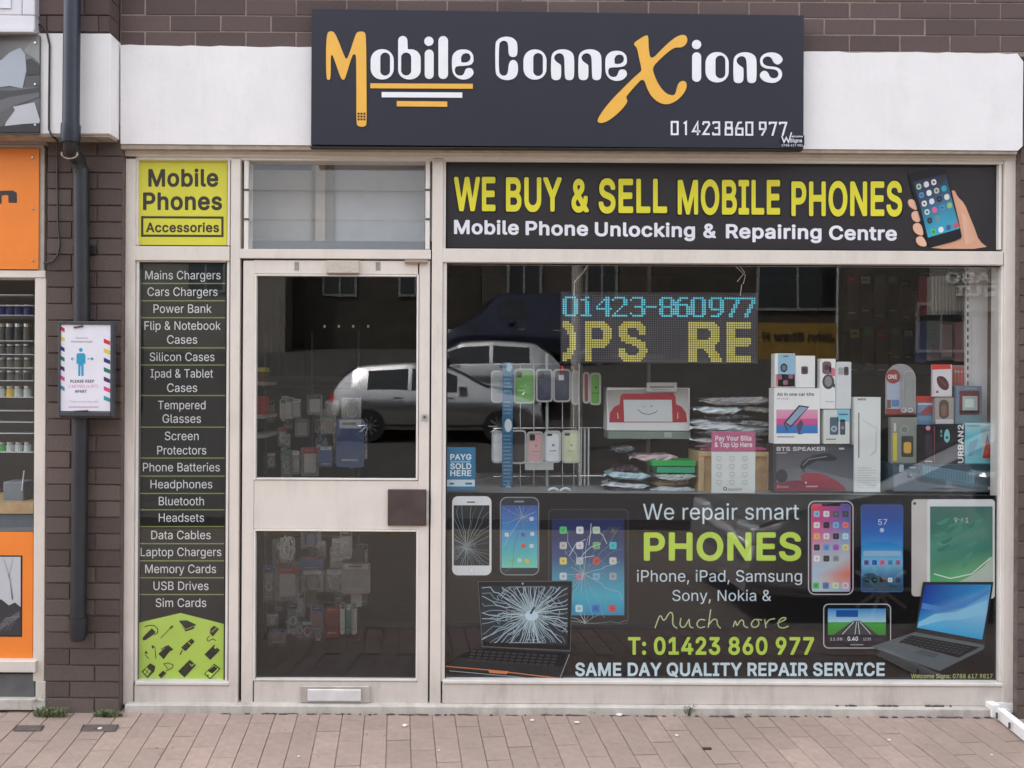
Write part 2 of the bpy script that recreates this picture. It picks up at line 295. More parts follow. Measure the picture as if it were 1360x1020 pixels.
FONTS={
'R':{
'A':'::5/4r5*4x7+:O73:U7v:U7{:S:%4x9{4r9D4r9=4w8k6A8c6L6K6L6A6D5o4w5h4r 6^7,8H7+8N718-847V9r7Q9r7O9n7;9$6Z73',
'B':'9}5Y4r5S4x5T:Q5Y:U7v:U8<:O8R:F8u:09)9{9:9V9A9:9A8r998R9)898p8(8N7t8L7o8h7e9)7S9?7;9N6x9U6X9U679N5t9?5T9.5?8p5.8M4{8/4t7v4r 6?5R7t5Q895W8M5c8f5y8n6-8q6<8q6S8m6f8[7%8H79897A7q7K6?7J6;7E6;5W 6?8*7[8)7{80898<8N8P8W8f8[8u8Z9=8G9^849m7q9w7[9y6?9x6;9s6;8/',
'C':':X7b4l714s6f5$6N545}5]5e6$5M6X5D7%5?7O5A875J8h5V9.5e9G6*9v6P:;7!:Q7Y:^8/:^8>:Z8p:N98:;9I:.9c9q9y9N:08w:28p:,8j9O8k9J8p9=959)9R8p9d8Z9o8-9|7[9|7.9o6d9U6I986;8z608]6%8/6!7l6%7=606n696S6L626i5q7%5^7B5R7g5K7~5K8M5T8m5e9-5|9;659I6X9N6]:,6_:16X:*6:9q5m9]5R9=568r4|8W4s7~4j',
'D':':P5Y4r5S4x5T:Q5Y:U7j:U7{:S8C:K8]:A8z:29:9w9V9S9s8w:!8F:(7o:$7;9x6f9j6<9S5r9>5W9$5C8]5.874|7V4r 6?5R7V5Q8*5Y8A5d8W5s8q6-8|6<9,6N996u9A7@9C7o9A82978]9,8|8q9B8W9W8C9f7{9r7L9y6A9y6<9u6;5W',
'E':'9V5Y4r5S4x5S:O5Y:U9!:T9%:O9%:#8|9y6A9y6;9s6;8/6?8*8k8)8q7~8q7O8k7I6?7G6;7B6;5W6A5Q9!5Q9*5J9*4x9!4r',
'F':'9M5Y4r5S4x5S:O5Y:U8|:T9#:O9#:#8z9y6A9y6;9s6=8#6A7}8a7}8g7v8g7G8a7A6?7?6;7;6;4x654r',
'G':':d7b4l7@4p6}4x6U5/6*5R5e6$5M6X5D7%5?7O5A895O8w5[9:5m9V6!9q6::+6^:D73:V7V:^8-:^8R:V9!:F9L:+9a9s9y9N:.9):38p:/8j9N8k9I8p9=909-9I8m9c8R9q8*9|7[9|739q6f9W6I98628f6%8/6!7[6+7!696S6L626f5s7,5[7L5P7j5K7~5K8H5R8f5^9$5s926$9C6?9L6X9R6}9R7%9L7-8*7/8$738$7_8*7d:17f:87_:86p:06I9~5~9c5T9=549$5$8k4x894m',
'H':':a5Y4r5S4x5U:R5Y:U65:U6;:O6;846?8/958.9;849;:O9B:U9{:T:!:O9}4v9x4r9B4r9;4x9;7G977L6A7M6;7G6;4x654r',
'I':'885;4r554x555J595O6-5Q645W649s6-9y599{55:#55:O5;:U7q:T7u:O7u:#7q9{6}9y6v9s6v5W6}5Q7q5O7u5J7u4x7o4r',
'J':'9?6k4l6F4q6+4|5r5,5[5@5L5T5@5o576D576f5>6l5w6k5{6f5}656*5w665e6N5Q6n5I7)5I7E5Q7a5e7k5t7q6(7w6I7w:O7~:U8Z:T8_:O8_6U8[658T5r8N5_8@5H7{5*7l4|7O4q7%4j',
'K':':-5Y4r5S4x5T:Q5Y:U65:U6;:O6;7g6<7c6A7b6|8K8u:P9!:U9l:T9o:O9k:J7^827Z8*9n4}9q4x9o4s9.4r9#4v737O7)7U6E6s6<6d6;4x654r',
'L':'9<5Y4r5S4x5S:O5Y:U67:T6;:O6;5W6A5Q8p5Q8v5J8v4x8p4r',
'M':';w5Y4r5S4x5U:R5Y:U6P:U6X:O8(6k8C5n8H5k8k6s:4:O:;:U;5:T;9:O;74v;24r:Y4r:S4x:R9R:M9O:%8<8f4x8]4r8/4r8(4x6i826<9R679R684x624r',
'N':':g5Y4r5S4x5U:R5Y:U6A:U6K:O8h6s9>5t9B5s9E5t9C:O9I:U:#:T:(:O:%4v9}4r9:4r934w767~6<9V6:9V669Q6;8a6;4x654r',
'O':':q7b4l714s6f5$6N545}5]5b6+5K6a5?7O5A875J8h5R9!5j9Q62:!6a:D7,:T7Y:^8/:^8>:Z8u:K93:=9L:+9e9n9~9I:090:=8c:F8*:F7E:=6f:66N:$6(9q5j9[5Q9=568r4|8W4s7~4j 7a5M7{5K8<5P8Z5[8p5h9-5|9=659G6F9V6i9c7J9a879X8W9O8r949D8r9a8H9u8*9|7[9|7G9x7!9j6d9U6I98628f6%8/6!7[6+7!696S6L626p5j7%5^7B5R',
'P':'9r5Y4r5S4x5T:Q5Y:U7q:U87:O8P:F8z:+9;9^9K9)9K8P9H8A9A8*957j8~7O8m7A8Z75897%7[6y6?6w6;6s6;4x654r 6?7Y7_7W8#7_8F7s8R8#8Z848g8a8g8r8_988X9G8J9[829m7l9w7Y9y6?9x6;9s6;7_',
'Q':':q9G4A9?4F8x4v8r4{874m7g4j784r6f5$6N54655I5u5h5b6+5M6X5A765?7O5A875J8h5V9.5j9Q6*9v6P:;7!:Q7Y:^8/:^8R:V8k:O93:=9L:+9e9n9~9I:090:;8k:D8>:F8*:D7.:;6^:$6(9q5j9L5B9I5;:*4G:%4B9}4@ 7a5M7{5K825N8C5R8G5Y7_6X7b6]8C6]8w5x9!5u9/5~9A6<9V6i9c7J9a879X8W9O8r949D8r9a8H9u8*9|7[9|7G9x7!9j6d9U6I98628f6%8/6!7[6+7!696S6L626p5j7%5^7B5R',
'R':'9v5Y4r5S4x5T:Q5Y:U7t:U89:O8R:F8z:.939q9D9L9M8w9K8P9=7~9/7g8z7S8M798I719Y4}9Z4v9V4r8u4r8m4v7[7(7V7+6A7+6;7!6;4x654r 6?7g7b7f8/7o8L8#8Z898g8a8g8|8c958Z9G8N9X849m7o9w7[9y6?9x6;9s6;7l',
'S':'9t7@4i6}4j6Z4q6:4|5y525a5H5O5c5A6+5?6D5C6H5|6H6%6A6+60655w6D5g6U5X6u5M7.5I7[5I8*5S8C5c8Q5o8^6$8e658g6S8c6d8R6y84727j7@6X7_657p5w8$5_8>5P8]5K8r5K985O9L5[9i5t:.67:D6U:Q6p:X71:^7b:^8*:V8M:J8u:0939l9=9S9C939=9-8f9-8]938P9S8C9c8-9r7[:!71:!6f9t6P9i6E9^699L639=619!658p6<8a6K8P6^8E6z8:7{7{8]7c9-7B9A7!9I6i9K679G5~9>5h935R8w5:8U5!8>4v7j4j',
'T':'9v7,4r7#4x7#9s6z9y5>9y57:#57:O5>:U9Q:T9U:O9U:#9N9y7o9y7i9s7i4x7b4r',
'U':':a7G4l6n4x6A555u5]5g5t5Y675S6^5S:O5Y:U65:U6;:O6;6a6F6:6V5y6n5e7!5X7Q5K8#5K8A5R8c5c9$6$956D9;6d9;:O9B:U9{:T:!:O:!6a9w679m5w9[5Y9?5=9.5/8p4|8M4q8*4j',
'V':'::764r7.4x5*:O51:U5h:U5p:O7%717Q5]7V5X7[5]8*7,9;:O9D:U9{:U:#:R9}:C8!4x7v4r',
'W':'<V6^4s6X4x6S5,5,:C5*:O5-:T5e:U5m:O6f6}7!5g7)5g7H768>:R8C:U9):U91:O:!78:A5r:E5h:H5g:J5i:Z6X;[:O;d:U<@:T<D:O<=:6:v54:m4u:h4r:%4r9{4x8{8Z8h9U8c9V8O8c7M4x7E4r',
'X':':4514r5-4x5/4{7)7e7+7l59:O5;:T5|:U6(:R7.8|7N8C7T8@8*939$:R9.:U9l:T9n:O7~7t7}7l9u4}9y4x9v4s954r9/4v826<7W767Q795y4x5o4r',
'Y':':2764r7/4x7/765-:R51:U5o:U5y:O7Q7t7V7w7s8P9+:O95:U9u:T9w:O7s737s4x7l4r',
'Z':'9k5H4r5A4x5A5C5E5M7~9=8J9s8H9x8C9y5E9y5?:#5@:Q5E:U9=:T9A:O9A:,9=9}6p6I655T675P6<5N6P5Q9=5Q9C5J9B4v9=4r',
'a':'986D4l6+4q5h5#5S545E5E5;5]555|55655=6U5E6f5R6t5j7(5~716P7<7V7I7l7N7v7V7z7b7z7t7v8*7o897_8I7J8S7;8V6p8V6S8N658:6$8#5y7{5H8-5B845O8M5_8b5~8x6K9-6x947B917o9%848n8H8W8P8H8W878_7j8_4x8W4r8$4s7}4x7|5E7v5H7Y5)7;4r6x4j 6Y5E6u5D785J7Q5W7f5j7s5~7z6<7y6v7t6y7V6r6S6c6:6Y6%6K5{6A5u605u5y5{5h6+5X6:5N',
'b':'9[714l6s4r6Z5#6J54655N6.5J6.4x6*4s5R4r5K4x5M:R5R:U6(:U6.:O608P658N678P6S8t6p9*7!9/7@947g918/9%8H8t8Z8f8p8M8}879-7v997;996d90609%5r8r5R8W558F5%8-4u7_4j 7-5H7Q5G7e5J7y5T8:5r8J6:8T6f8T7;8H7l86827{8F7b8R7L8V788V6}8Q6d8F6L826@7y677e6.736.6k6:656I5r6^5[6n5P',
'c':'9?6u4l6S4s6+5,5_5R5L5t5@6:5:6^5:7=5E7t5]8F5w8d6?8}6^9-7,947Q918#9#8H8j8X8W8i8C8v8#8p7y8>7o887t8)847l8I7T8R7@8V7)8V6a8L6I8=678(6(7e5{7;5{6a6!6I6/6(675t6U5T6k5J6}5G7G5G7g5P7~5a805r8;6-8A618r6$8v5|8n5c8T5>8-4|7b4n7J4j',
'd':'9[6k4l6F4u6-5%5y535]5R5L5r5C6-5:6^5:7@5H7~5Y8F5r8d658{6N9+6i9173947_9*7~8q8:8R8A8Q8B:O8H:U9!:T9%:O9%4x8|4r8I4s8D4x8D5J8>5N7{5+7b4u7=4j 6v5H7@5G7b5Q8!5j805|89658B6Z8D6u8B7B857t8!847l8E7Q8Q7;8V7%8V6n8R6X8J6B89627{6(7g5{7=5{6a6(67675t6E5c6Z5Q',
'e':'9G6x4l6S4s6+5,5o5?5Y5Y5N5o5C605:6^5:7=5E7t5]8F5y8g6:8{6Z9-7)947Y9/7l9+8/8x8K8c8f8A8w7v9#7G9#6p8|6l6$6j5y6d6$67655t6N5Y6n5J7;5D7_5J7o5P8#5]8<5}8C6$8r5v8y5o8n5T8_5@8K50844|7y4s7Q4j 6!7B8<7B8@7G8:7j837{7}897b8L7@8V7%8V6Z8L6I8@688/6+7v5{7O5{7G',
'f':'7e5o4r5i4x5i8M5c8T4~8U4z8Z4z9)5#9/5c9/5g935i9l5m:%5y:@67:Y6P:h6p:n71:n7T:f7V:]7G:27B:07%:56n:26X:#6N9n6L9d6N936S9/7B9/7I9)7I8Z7B8T6S8T6L8M6L4x6F4r',
'g':'9]6p346A3?5y3P5h3^5R3w5M4$5M4+5|4E6%4B6F3|6i3m7%3i7@3i7b3p7v3y8/4-8>4G8D4n8D5T8>5X8$5;7l5+7V4}7;4w6s4w6X4|6?5)5~595g5O5Y5_5L5w5@6<5:6a5:7B5E7v5T8<5o8a608x6U9-6}9473947T9.7e9(7{8t8>8N8D8R8D9)8H9-9!9-9%9)9%4X8z408m3r8a3c8K3P823C7j377L33 6t5T7E5S7b5[7{5n85608B6Z8D76897l837{7}877l8F7Q8R7=8V7%8V6n8R6N8B678*6,7q5{7@5{6f6(6?656$6D5n6X5^',
'h':'9M5R4r5K4x5M:Q5R:U6(:U6.:O6.8W628P6X8y6s9+71917Q947o9/8-9%8C8t8Z8Z8d8K8m828t7g8r4v8m4r894r834x837e8/7v8#827j8H7Q8R738V6p8P6U8D6H87697{627g6.7E6.4x6(4r',
'i':'6g5R4r5K4x5K9)5R9/6+9-6.9)6.4x6(4r 5e9p5R9x5E:,5A:65E:O5R:_5e:f5|:e61:Y68:O6<:C68:,619}6$9u5o9o',
'j':'6g4n3;4h3A4h3m4n3s5,3w5;4#5E405K4I5K9)5R9/6+9-6.9)6.4:6,406$3w5w3c5c3M5@3?5*3; 5e9p5T9u5C:,5@:>5E:O5R:_5c:f5|:e6.:]6::J6;:668:,619}6$9u5o9o',
'k':'905R4r5K4x5M:R5R:U6(:U6.:O6.7@637;6<7?8(9,8/9/8o9.8q9)727B707=8|4{8{4s874r8/4v6^6l6X6o6?6Y6/6F6.4x6(4r',
'l':'6}674q5y4w5d5*5T5@5K5_5M:R5R:U6(:U6.:O6.5~615h665W6?5N6I5K6d5L6j5H6t4{6p4u6i4r6U4p',
'm':';e5R4r5K4x5K9)5O9-6+9-6.9)6.8W628Q658Q6E8k6X8|6n9,7.947Q947t9*8.8u8H8J8M8L8_8f8z8|9:9.9S949}94:490:O9#:e8q:t8];#8C;/7o;/4x;+4t:O4r:I4x:I7t:B82:78A9}8N9d8V9I8V9.8N8z8D8f8-8[7g8[4x8U4r7~4t7z4x7z7l7v8#7o877V8L7=8U6}8V6a8N6P8D6>82627q6.7O6.4x6(4r',
'n':'9M5R4r5K4x5M9+5R9/6+9-6.9)6.8W628P6X8y6s9+71917Q947o9/8-9%8C8t8W8]8d8K8q7y8t7e8r4v8m4r894r834x837e8/7v8#827j8H7Q8R738V6p8P6U8D6H87697{627g6.7E6.4x6(4r',
'o':'9R6u4l6S4s6+5,5_5R5L5t5@6:5:6^5:7=5E7t5]8F5w8d6?8}6^9-7,947=947g9-8*8}8K8g8b8M8s849*7Y9/7=9/6^8~6(8f5R8R5=875%7l4q7Y4m7J4j 6v5H7G5G7e5N8#5d8=6-8J6^8L7)8G7J8>7l8)847q8E7[8O7@8V7)8V6i8O6P8C6:8-6,7o6!7T5{7;5{6a6(6:675t6N5[6a5N',
'p':'9[5R3;5K3A5K9)5R9/6+9-6.9)6.8R658N6H8h6Z8y6z9.7@947g918#9+8H8t8Z8f8p8M9#829/7o997;976P90608x5]8d5@8F5%7~4q7_4j764j6n4u6S5+6:5J625N6.5J6.3A6(3; 7-5H7Q5G7e5J7y5T8:5r8J6:8T6f8T7;8H7l86827{8F7b8R7L8V788V6}8Q6d8F6L826@7y677e6.736.6k6:656I5r6^5[6n5P',
'q':'9[8H3;8B3A8A5K8<5M7{5+7b4u7=4j6p4j6P4q6(5+5c5J5L5r5C6-5:6^5:7@5A7g5L8-5Y8F5q8c6+8t6N9+6i9173947T9-7o8}7~8q8:8R8A8N8D8R8D9)8H9-8|9/9%9)9%3A8|3; 6v5H7@5G7b5Q8!5j805|89658B6Z8D6u8B7B857t8!847l8E7Q8Q7;8V7%8V6n8R6X8J6B89627{6(7g5{7=5{6a6(67675t6E5c6Z5Q',
'r':'7j5R4r5K4x5K9)5R9/6*9.6.9)6/8Z618U658T6<8c6K8t6k9,71947T927W9.7V8R7Q8O7!8Q6d8I6K8:697~627l6.7O6.4x6(4r',
's':'8{6X4l6:4r5~4z5]555M5H5B5]5;5r5?5w5r6%5x5~6+5c6D5N6k5D7!5D7E5J7b5[7q5t7q627i6A7Q6Q6<6p6$6y5h7/5T7B5H7_5G8-5J8>5Z8Z5r8r6:9)6Z917,947J9/7l9#8*8n8;8Z8G8F8N848H8,7v7~7^8C7T8J7@8T7,8X6p8X6K8O668>6-8/6+7~6-7l6<7W6f7E7O767y7(846t8H6^8V6:8V5r8N5W8@5@8*5,7o4z7L4o734j',
't':'7H6^4n6<4s5~5#5q515b5H5X5h5X8M5R8T5#8T4z8Z4z9)4}9-5R9/5X955Z:,5_:065:06::,6;956?907,9/729)728Z7.8U6A8T6;8M6;5y6?5c6I5R6X5J6u5I7)5K7.5H794x734r7)4p',
'u':'9M6a4n6<4w5t535e5E5T5e5K675K9)5R9/6(9/6.9)6.6S6262695y6H5c6Z5S6}5I765I7Q5O7g5Y7}5r8/60836D839)899/8p9-8t9)8t4x8m4r8:4s864x855J845M8/5O7o5-7Q4w7)4m',
'v':'986f4r6^4{5+9+519/5h9/5o9)6f6X7!5^7)5[7E6Z8;9)8C9/8|9.8~9$7I4x7B4r',
'w':';86K4s6F4x6A5*5E875/9)539.5j9/5r9)6i5h6n5k7,6}7a9$7e9-7j9/8C9/8J9)9#6u9=5k9B5k:99):@9/:w9.:{9):y8|9b4u9[4r9)4r8|4x8N6a8,8/8*848#847-4x7%4r',
'x':'9.544r504x514{6W7%6T7.599$5:9.5w9/5~9+6]8-6z7V7!7S7)7W7L8<8#9,8-9/8h9.8j9)7G7!8p4x8m4t8/4r8)4v7G5t7%6R6}6T6x6Q6P5j5w4v5o4r',
'y':'985_395M3<5H3C5S3p5Y3t5m3q6(3r6<3}6F4.6N4=6a4s5+9+519/5h9/5o9)6f6X7!5_7)5]7E6Z8<9)8C9/8|9.9!9)8w8m734:7#3w6u3f6d3Q6F3@6$38',
'z':'9/5H4r5A4x5A5@5E5J7c8H7[8N5M8N5G8U5H9+5M9/8U9-8X9)8X8]8U8R6?5W6A5R6F5Q8W5Q8_5J8]4v8W4r',
'0':'9z7;4l6n4s6F5+615;5y5R5e5y5R6N5K6s5G7J5I8A5R8z5e9N5y9v65:56^:P73:^7[:^82:P8U::8o9{9*9V9:9)9C8W9H8-9H7@9<6K9(5o8t5T8Z578>5!7y4q7Q4j 755J7_5K7v5S8-5a8D5~8R6A8[6d8d768f7b8b8K8Z8p8L9=8@9Q829e7o9y7O:$7,9}6x9w6f9k6P9S6<9+638c6,826,7;676S6F6-6]5h6u5S',
'1':'9z5m4r5g4x5g5H5m5N735N795T799n769r719q5t8x5p8z5n9!5n9X5t9c7%:S7.:U7v:T7z:O7z5T8#5N935N995H994x934r',
'2':'9z5_4r5X4x5X5C5[5J7}7{8?8K8L8u8L938H9D889b8*9n7q9y7L:$7%9}6p9w6^9k6N9X6F9I6>9!698z5_8x5X9!5[985c9S5o9n5}:%6D:E6^:Q71:^7[:^7{:V89:N8Z:88u9v9+9N9/9:9/8m9#8F8f7t8@7E6Z5W6]5R6a5Q935Q995J994x934r',
'3':'9z714l6S4v625)5t5:5d5J5Q5e5H5|5D6<5J6B6$6B6,6<606-6:5t6I5d6f5R715I7O5I7o5O825_8F5t8P6-8V6P8P6s8=788(7I7g7V7B7^6d7^6]7e6]846_8<8*9s7~9y5e9y5^:#5^:O5e:U9!:T9%:O9%:,8~9}7I847L8.7v8,8>7|8Z7l8q7Y9*7=976x9;6a9;6?976(9/5j8|5R8h5=8U5/874z7y4r7J4j',
'4':'9z8-4r8$4x8$5|7{6%5E6%5?6-5?6X5E6i7Y:Q7b:U89:U8>:O6,6i626b7}6d8$6i8$8C8-8J8a8H8d8C8d6i8k6b9L6a9O6Z9O6-9I6%8h6#8d5|8d4x8]4r',
'5':'9z734l6u4o6P4z5~5=5b5e5W5|5S6:5Y6@626@696:6>6(6F5t6U5d6i5V6}5M765I7O5I7e5M7y5V8/5d8G6(8T6S8T6p8P7)8D7E867Y7v7o7_7x7E7}6x7x6U7m6<7]5o7a5c7c5]7h5x:O5~:U8z:T8~:O8~:#8w9y6Z9y6T9s6E8H6F8@6K8>6i8N768X7b8X8/8N8M8>8c8.8u7t907G996z996K936+9%5j8l5H8K5,7~4s7J4j',
'6':'9z7;4l6s4q6U4|6/5;5w5R5i5j5]605U6^5X6z5e7L6#8*6D8]7^:O7g:U8F:T8H:O8F:J718a6x8>7!8=7L8G7l8D8(8@8>888Z8$8w7e9%7Q907;996^976A9-5y8}5_8g5@8U528<4|7y4q7O4j 7?5H7J5G7t5P8(5Y8:5m8I6(8Q6A8T6i8I76887O7~7c7o7i7T7p7;7p6}7j6i7^6T7L6F766;6k6;6P6?6:6H5~6T5m6k5W7!5M',
'7':'9z6$4s5}4x8N9s8H9y5]9y5U:#5U:O5]:U95:T99:O999x969n6i4{6^4r',
'8':'9z784l6a4s6A5!605/5|5:5e5R5Y5e5O5|5K655K6X5R6u5[7.5w7P6-7^6K7m6O7q6N7u6A7y6+8.5w8>5i8U5^9$5c9Q5o9n6+:26N:K6k:V73:^7l:Z8<:N8Z::8n:%9#9i9-9N919+9+8c8x8C8f8.8A7t8@7q8C7m8c7^8u7P967)9C6X9C659?5|935_9#5J8f528M5!7y4p7Q4j 7-5J7[5I7y5O8<5_8M5r8Z608_6K8T6s8D7.877;7t7I7V7P787P7!7L6d7A6P756A7!656f616P616A695~6E5m6U5]6p5O 728/7V8.7j828(8>8>8U8H8m8L9.8D9N869g7~9u7j9}7=:$7%9}6n9u6Z9h6N9V6B936B9!6J8a6S8P6d8A6s88',
'9':'9z6I4r6E4x6F4{7b6n7q7)7s717L7(7,7(6n7-6I7:6!7V5g7~5X8P5U8k5X9.5g9[5}:#6?:@6U:N6i:U73:^7[:^7{:V8<:L8]:58}9i909G979)998k978P90828}7g8M6p714w7)4r 7?7Y7[7Z7v7d867v8J898T8a8T8w8I9D869d7~9s7o9z7T:$7;:$6z9y6f9m6Q9X6F9D6>9+6;8c6?8K6H846V7{6k7j7!7_',
'&':'9u6u4l6a4m6?4v5o525[5C5O5R5G5c5<6$5:6U5E6z5a7E6@7v6B7{5~8K5j8u5d985h9d5w:*60:?6A:K6^:V6s:Z7B:Z7j:P8*:?8>:*8J9l8N9X8M9.8E8r838U7v8=7G7v7C7o8R6H8X6K8a6^8m7B8r7F9D7F9I7B9K7,9A6S93608~5o9e4v9^4r8|4r8U5?845)7g4s734j 6h5H785G7L5J7t5]8*5j8-5r6p7F6f7G6>7)6-6p5~6Z5{6K5|6-6(5w675a6N5P 6u8F6}8F7J8g7f9+7m9I7j9[7_9o7V9u7B:!6}:$6a9v6P9d6H9L6H986K9)6Z8f',
':':'6|5r4n5]4v5O5*5I595L5R5Y5e5o5n5y5q6(5n6<5d6H5O6J596H5/6>4{624r5y4m 5r7v5]7~5L875I8A5L8Z5Y8m5m8v5w8x6(8v6<8l6H8W6J8A6H876>8(627z5y7u',
',':'6|5C3Q5>3W5?3f5Y5W5c5^6B5]6E5W5o3W5h3Q',
'.':'6|5r4n5]4v5O5*5I595L5R5Y5e5o5n5y5q6(5n6<5d6H5O6J596H5/6>4{624r5y4m',
'-':'9z676|617%617T677Z8Z7X8_7T8_7%8W6|',
'(':'7x6s3m6h3z6J4V65546(5_5s6f5s7_5}8M60956D9v6]:T6s:v7K:w7N:r7%9l6p906_8>6V7b6V6d6d5w7!4x7M3r7G3l',
')':'7x5C3m5@3r5e4i5w5>6*5t666^687G6.8A5y935_:%5>:r5E:x5t:x5y:u6):e6D:*6U9Q6f8u6v7g6y7=6v6^6o6(6a5J6D4[6+4$5}3r5w3m',
"'":'735m8J5g8P5^:O5e:U6A:T6E:O6E:,6B9{6>8P678J',
'/':'7_5,3}5%4)5*486p:j6x:p7K:o7O:j5c4+5W3}',
},
'B':{
'A':'::5#4X4s4_4m4i4j4s4l5#6q:_6z:k7.:p7{:p82:i88:_8C:C:>5*:B4v:?4i:64]:%4W9?4W904]9#4l8T6-8M646^646U6-6-4n5~4_5m4W 7(7E8#7C8*7J7V8t7Q8t7O8p7!7J',
'B':'9}5O4X5A4b5:4s5::T5@:e5J:n5T:p7{:p8A:j8a:^9$:F99:49H9x9V9S9Y9?9Y8m9S8P9G879.7t9O7O9]7=9i6}9o6^9o629k5w9V5H9:5)9+4x8m4k8K4_7{4W 6X5m7o5k825r8A5y8N6+8V6A8R6^8D6u8-7+7l726X716T7,6T5r 6X8C7V8B7o8F8-8S8:8c8B8z8A95869I8(9U7l9]7V9a6X9^6T9X6T8H',
'C':':X7[4Q7,4X6X4k6A4x5x5;5]5Y5L5t546S5)715$7~518m5@9:5L9S5n:%6<:L6S:Z6s:j7T:x84:x8W:r8|:f9D:Q9V:D:!9v:>9G:J8|:L8k:F8Z:;8Q:18N9L8N9B8Q948a9,8z8|938k9E8M9W8(9c7b9c7L9^7%9K6p9>6a9+6I8W6@8*6>7g6@7B6I6s6T6U6j676}6$7=5q7Y5i7y5g8A5n8U5v8q6-9#6A976n9D6x:16y:@6t:J6f:L6X:G6D:85t9u5E9Q5$9!4f8]4X8(4P',
'D':':P5O4X5A4b5:4s5::T5@:e5J:n5T:p7o:p8K:e8k:X9+:H9G:29k9g:$9?:48u:?89:B7V:<7!:.6F9o5j9U5J935,8k4r8C4d7[4W 6X5m7Q5k7~5t845{8U668q6Z8z6s9%7E9*7b9%8-8z8W8q8p8X95879M7~9U7_9]7G9a6Z9a6T9X6T5r',
'E':'9V5O4X5A4b5:4s5::T5@:e5J:n5T:p9$:p98:i9>:_9A:T9A9{9;9l909c9$9a6Z9a6T9X6T8H6Z8B8p8B9$8:9-829/8(9-7B9%788w716X7.6T7)6T5r6Z5k9)5k935i9=5_9C5O9C4s9=4d934Z9)4W',
'F':'9M5O4X5A4b5:4s5::T5@:e5J:n5T:p9!:p95:i9;:_9>:T9>9{999l9.9c9!9a6Z9a6U9Z6T8A6X8<8f8:8p888{8/9#7{8~7;8u7-8f7(6X7$6T6}6T4s6R4i6I4]6:4W',
'G':':d7[4Q7;4U6u4^6I4s6$535n5E5L5t5@62546S5+6}5$7J5)8>569!5J9Q5i9}6-:B6?:O6P:Z6x:l7Q:x82:x8A:v8a:o9+:a9X:B:*9n:59[:E95:N8k:I8Z:>8Q:48N9L8N9B8Q978Z9%9!8k9C8F9Y8#9c7b9c7J9^6z9F6a9+6I8W6@8*6>7b6D7,6P6a6a6D6s6.785s7[5i7y5g825i8C5m8c5|8u609$6A956i9.6o8(6o7q6v7k7!7i7.7i7e7k7o7t7y8(8!:68!:E7y:O7l:P6k:L6N::5r9y5H9I4x934k8w4b8>4R8(4P',
'H':':a5O4X5A4b5:4s5::T5@:e5J:n5T:p6::p6I:k6R:_6T:T6T8M6X8H8w8G8~8M8~:T9#:_9.:k9=:p9}:p:4:i:::_:<:T:<4s:74d:,4Z9}4W9=4W9.4]9#4i8~4s8~7.8y736Z756T7.6T4s6R4i6I4]6:4W',
'I':'88514X5#4_4y4l4w5O4z5Y5#5d5/5j5o5k5u5r5u9X5o9a569a5,9c4~9i4w9{4w:T4z:_5%:k56:p7t:p8*:i80:_83:T839{8.9l7{9b7;9a759X755r7;5k7t5k7~5i8,5c835O834s804i8(4]7t4W',
'J':'9?6f4Q6A4V5y4e5]4w5<5>5.5W4}5~4z6?4{6s5*7#597+6$7)606~676s686I6<626F5y6P5o6a5h7!5d7=5k7O5y7Y657^6N7_:]7j:k7y:p8]:p8p:i8v:_8x:T8x6P8v608k5]8d5M8Q548<4z7y4e7T4V7@4R7,4P',
'K':':-5O4X5A4b5:4s5::T5@:e5J:n5T:p6::p6I:k6R:_6T:T6T8R6V8M6Z8L8G:H8k:k8z:p9q:p:%:i:.:_:0:T:*:C868C7}8*:*5/:24s:-4d9}4Z9s4W9)4W8u4]8c4q707%7%7.6]6f6U6Z6T4s6N4d6D4Z6:4W',
'L':'9<5O4X5A4b5:4s5::T5A:h5J:n5T:p6::p6K:i6R:_6T:T6T5r6Z5k8|5j9+5d935W944s9-4b9!4Z8u4W',
'M':';w5O4X5A4b5:4s5::T5A:h5J:n5T:p6U:p6f:k6n:c8C6h8H6e9{:c:%:k:6:p;7:p;I:i;O:_;Q:T;Q4s;J4b;A4Z;74W:T4W:E4]:<4l:97r:47r8|4i8r4]8c4W8*4W7v4]7o4g6X7n6U7n6S7m6R7g6P4l6F4]674W',
'N':':g5O4X5A4b5:4s5::T5@:e5J:n5T:p6F:p6X:i6h:T8x7.9$7!9*7)9+:]95:k9D:p:%:p:9:i:?:_:B:T:B4s:<4d:14Z:%4W954W9+4Z8~4b6Z8H6X8H6T8A6S4l6I4]6:4W',
'O':':q7[4Q7,4X6X4k6A4x605+5g5O5J5y546S5+6}5$7J5)8<518m5;905L9S5]9n6$::6S:Z7%:o7T:x84:x8C:v8W:r9$:d9?:T9X:B9|9{:49b:F9=:V8h:b8/:b7@:V6a:L6A:<5w:,5]9^509B4v9!4f8U4W8(4P 7f5h7v5g875k8M5s8c5~8s609$6A9=6p9H7O9E829?8R998f8x988f9I8<9^8#9c7b9c7L9^719R6r9?6a9+6K8]6@8*6>7b6D7,6P6a6d6?6}6$7J5m',
'P':'9r5O4X5A4b5:4s5::T5@:e5J:n5T:p7v:p8<:j8]:^9+:B9A:*9R9l9a9B9e9.9e8K9c8<9X7y9L7[997B9)728h6y8M6n7~6c7b6_6X6]6T6X6T4s6R4i6I4]6:4W 6X7t7Y7s7y7x858*8D8A8L8f8G9+8;9D8#9U7g9]7T9a6X9^6T9X6T7y',
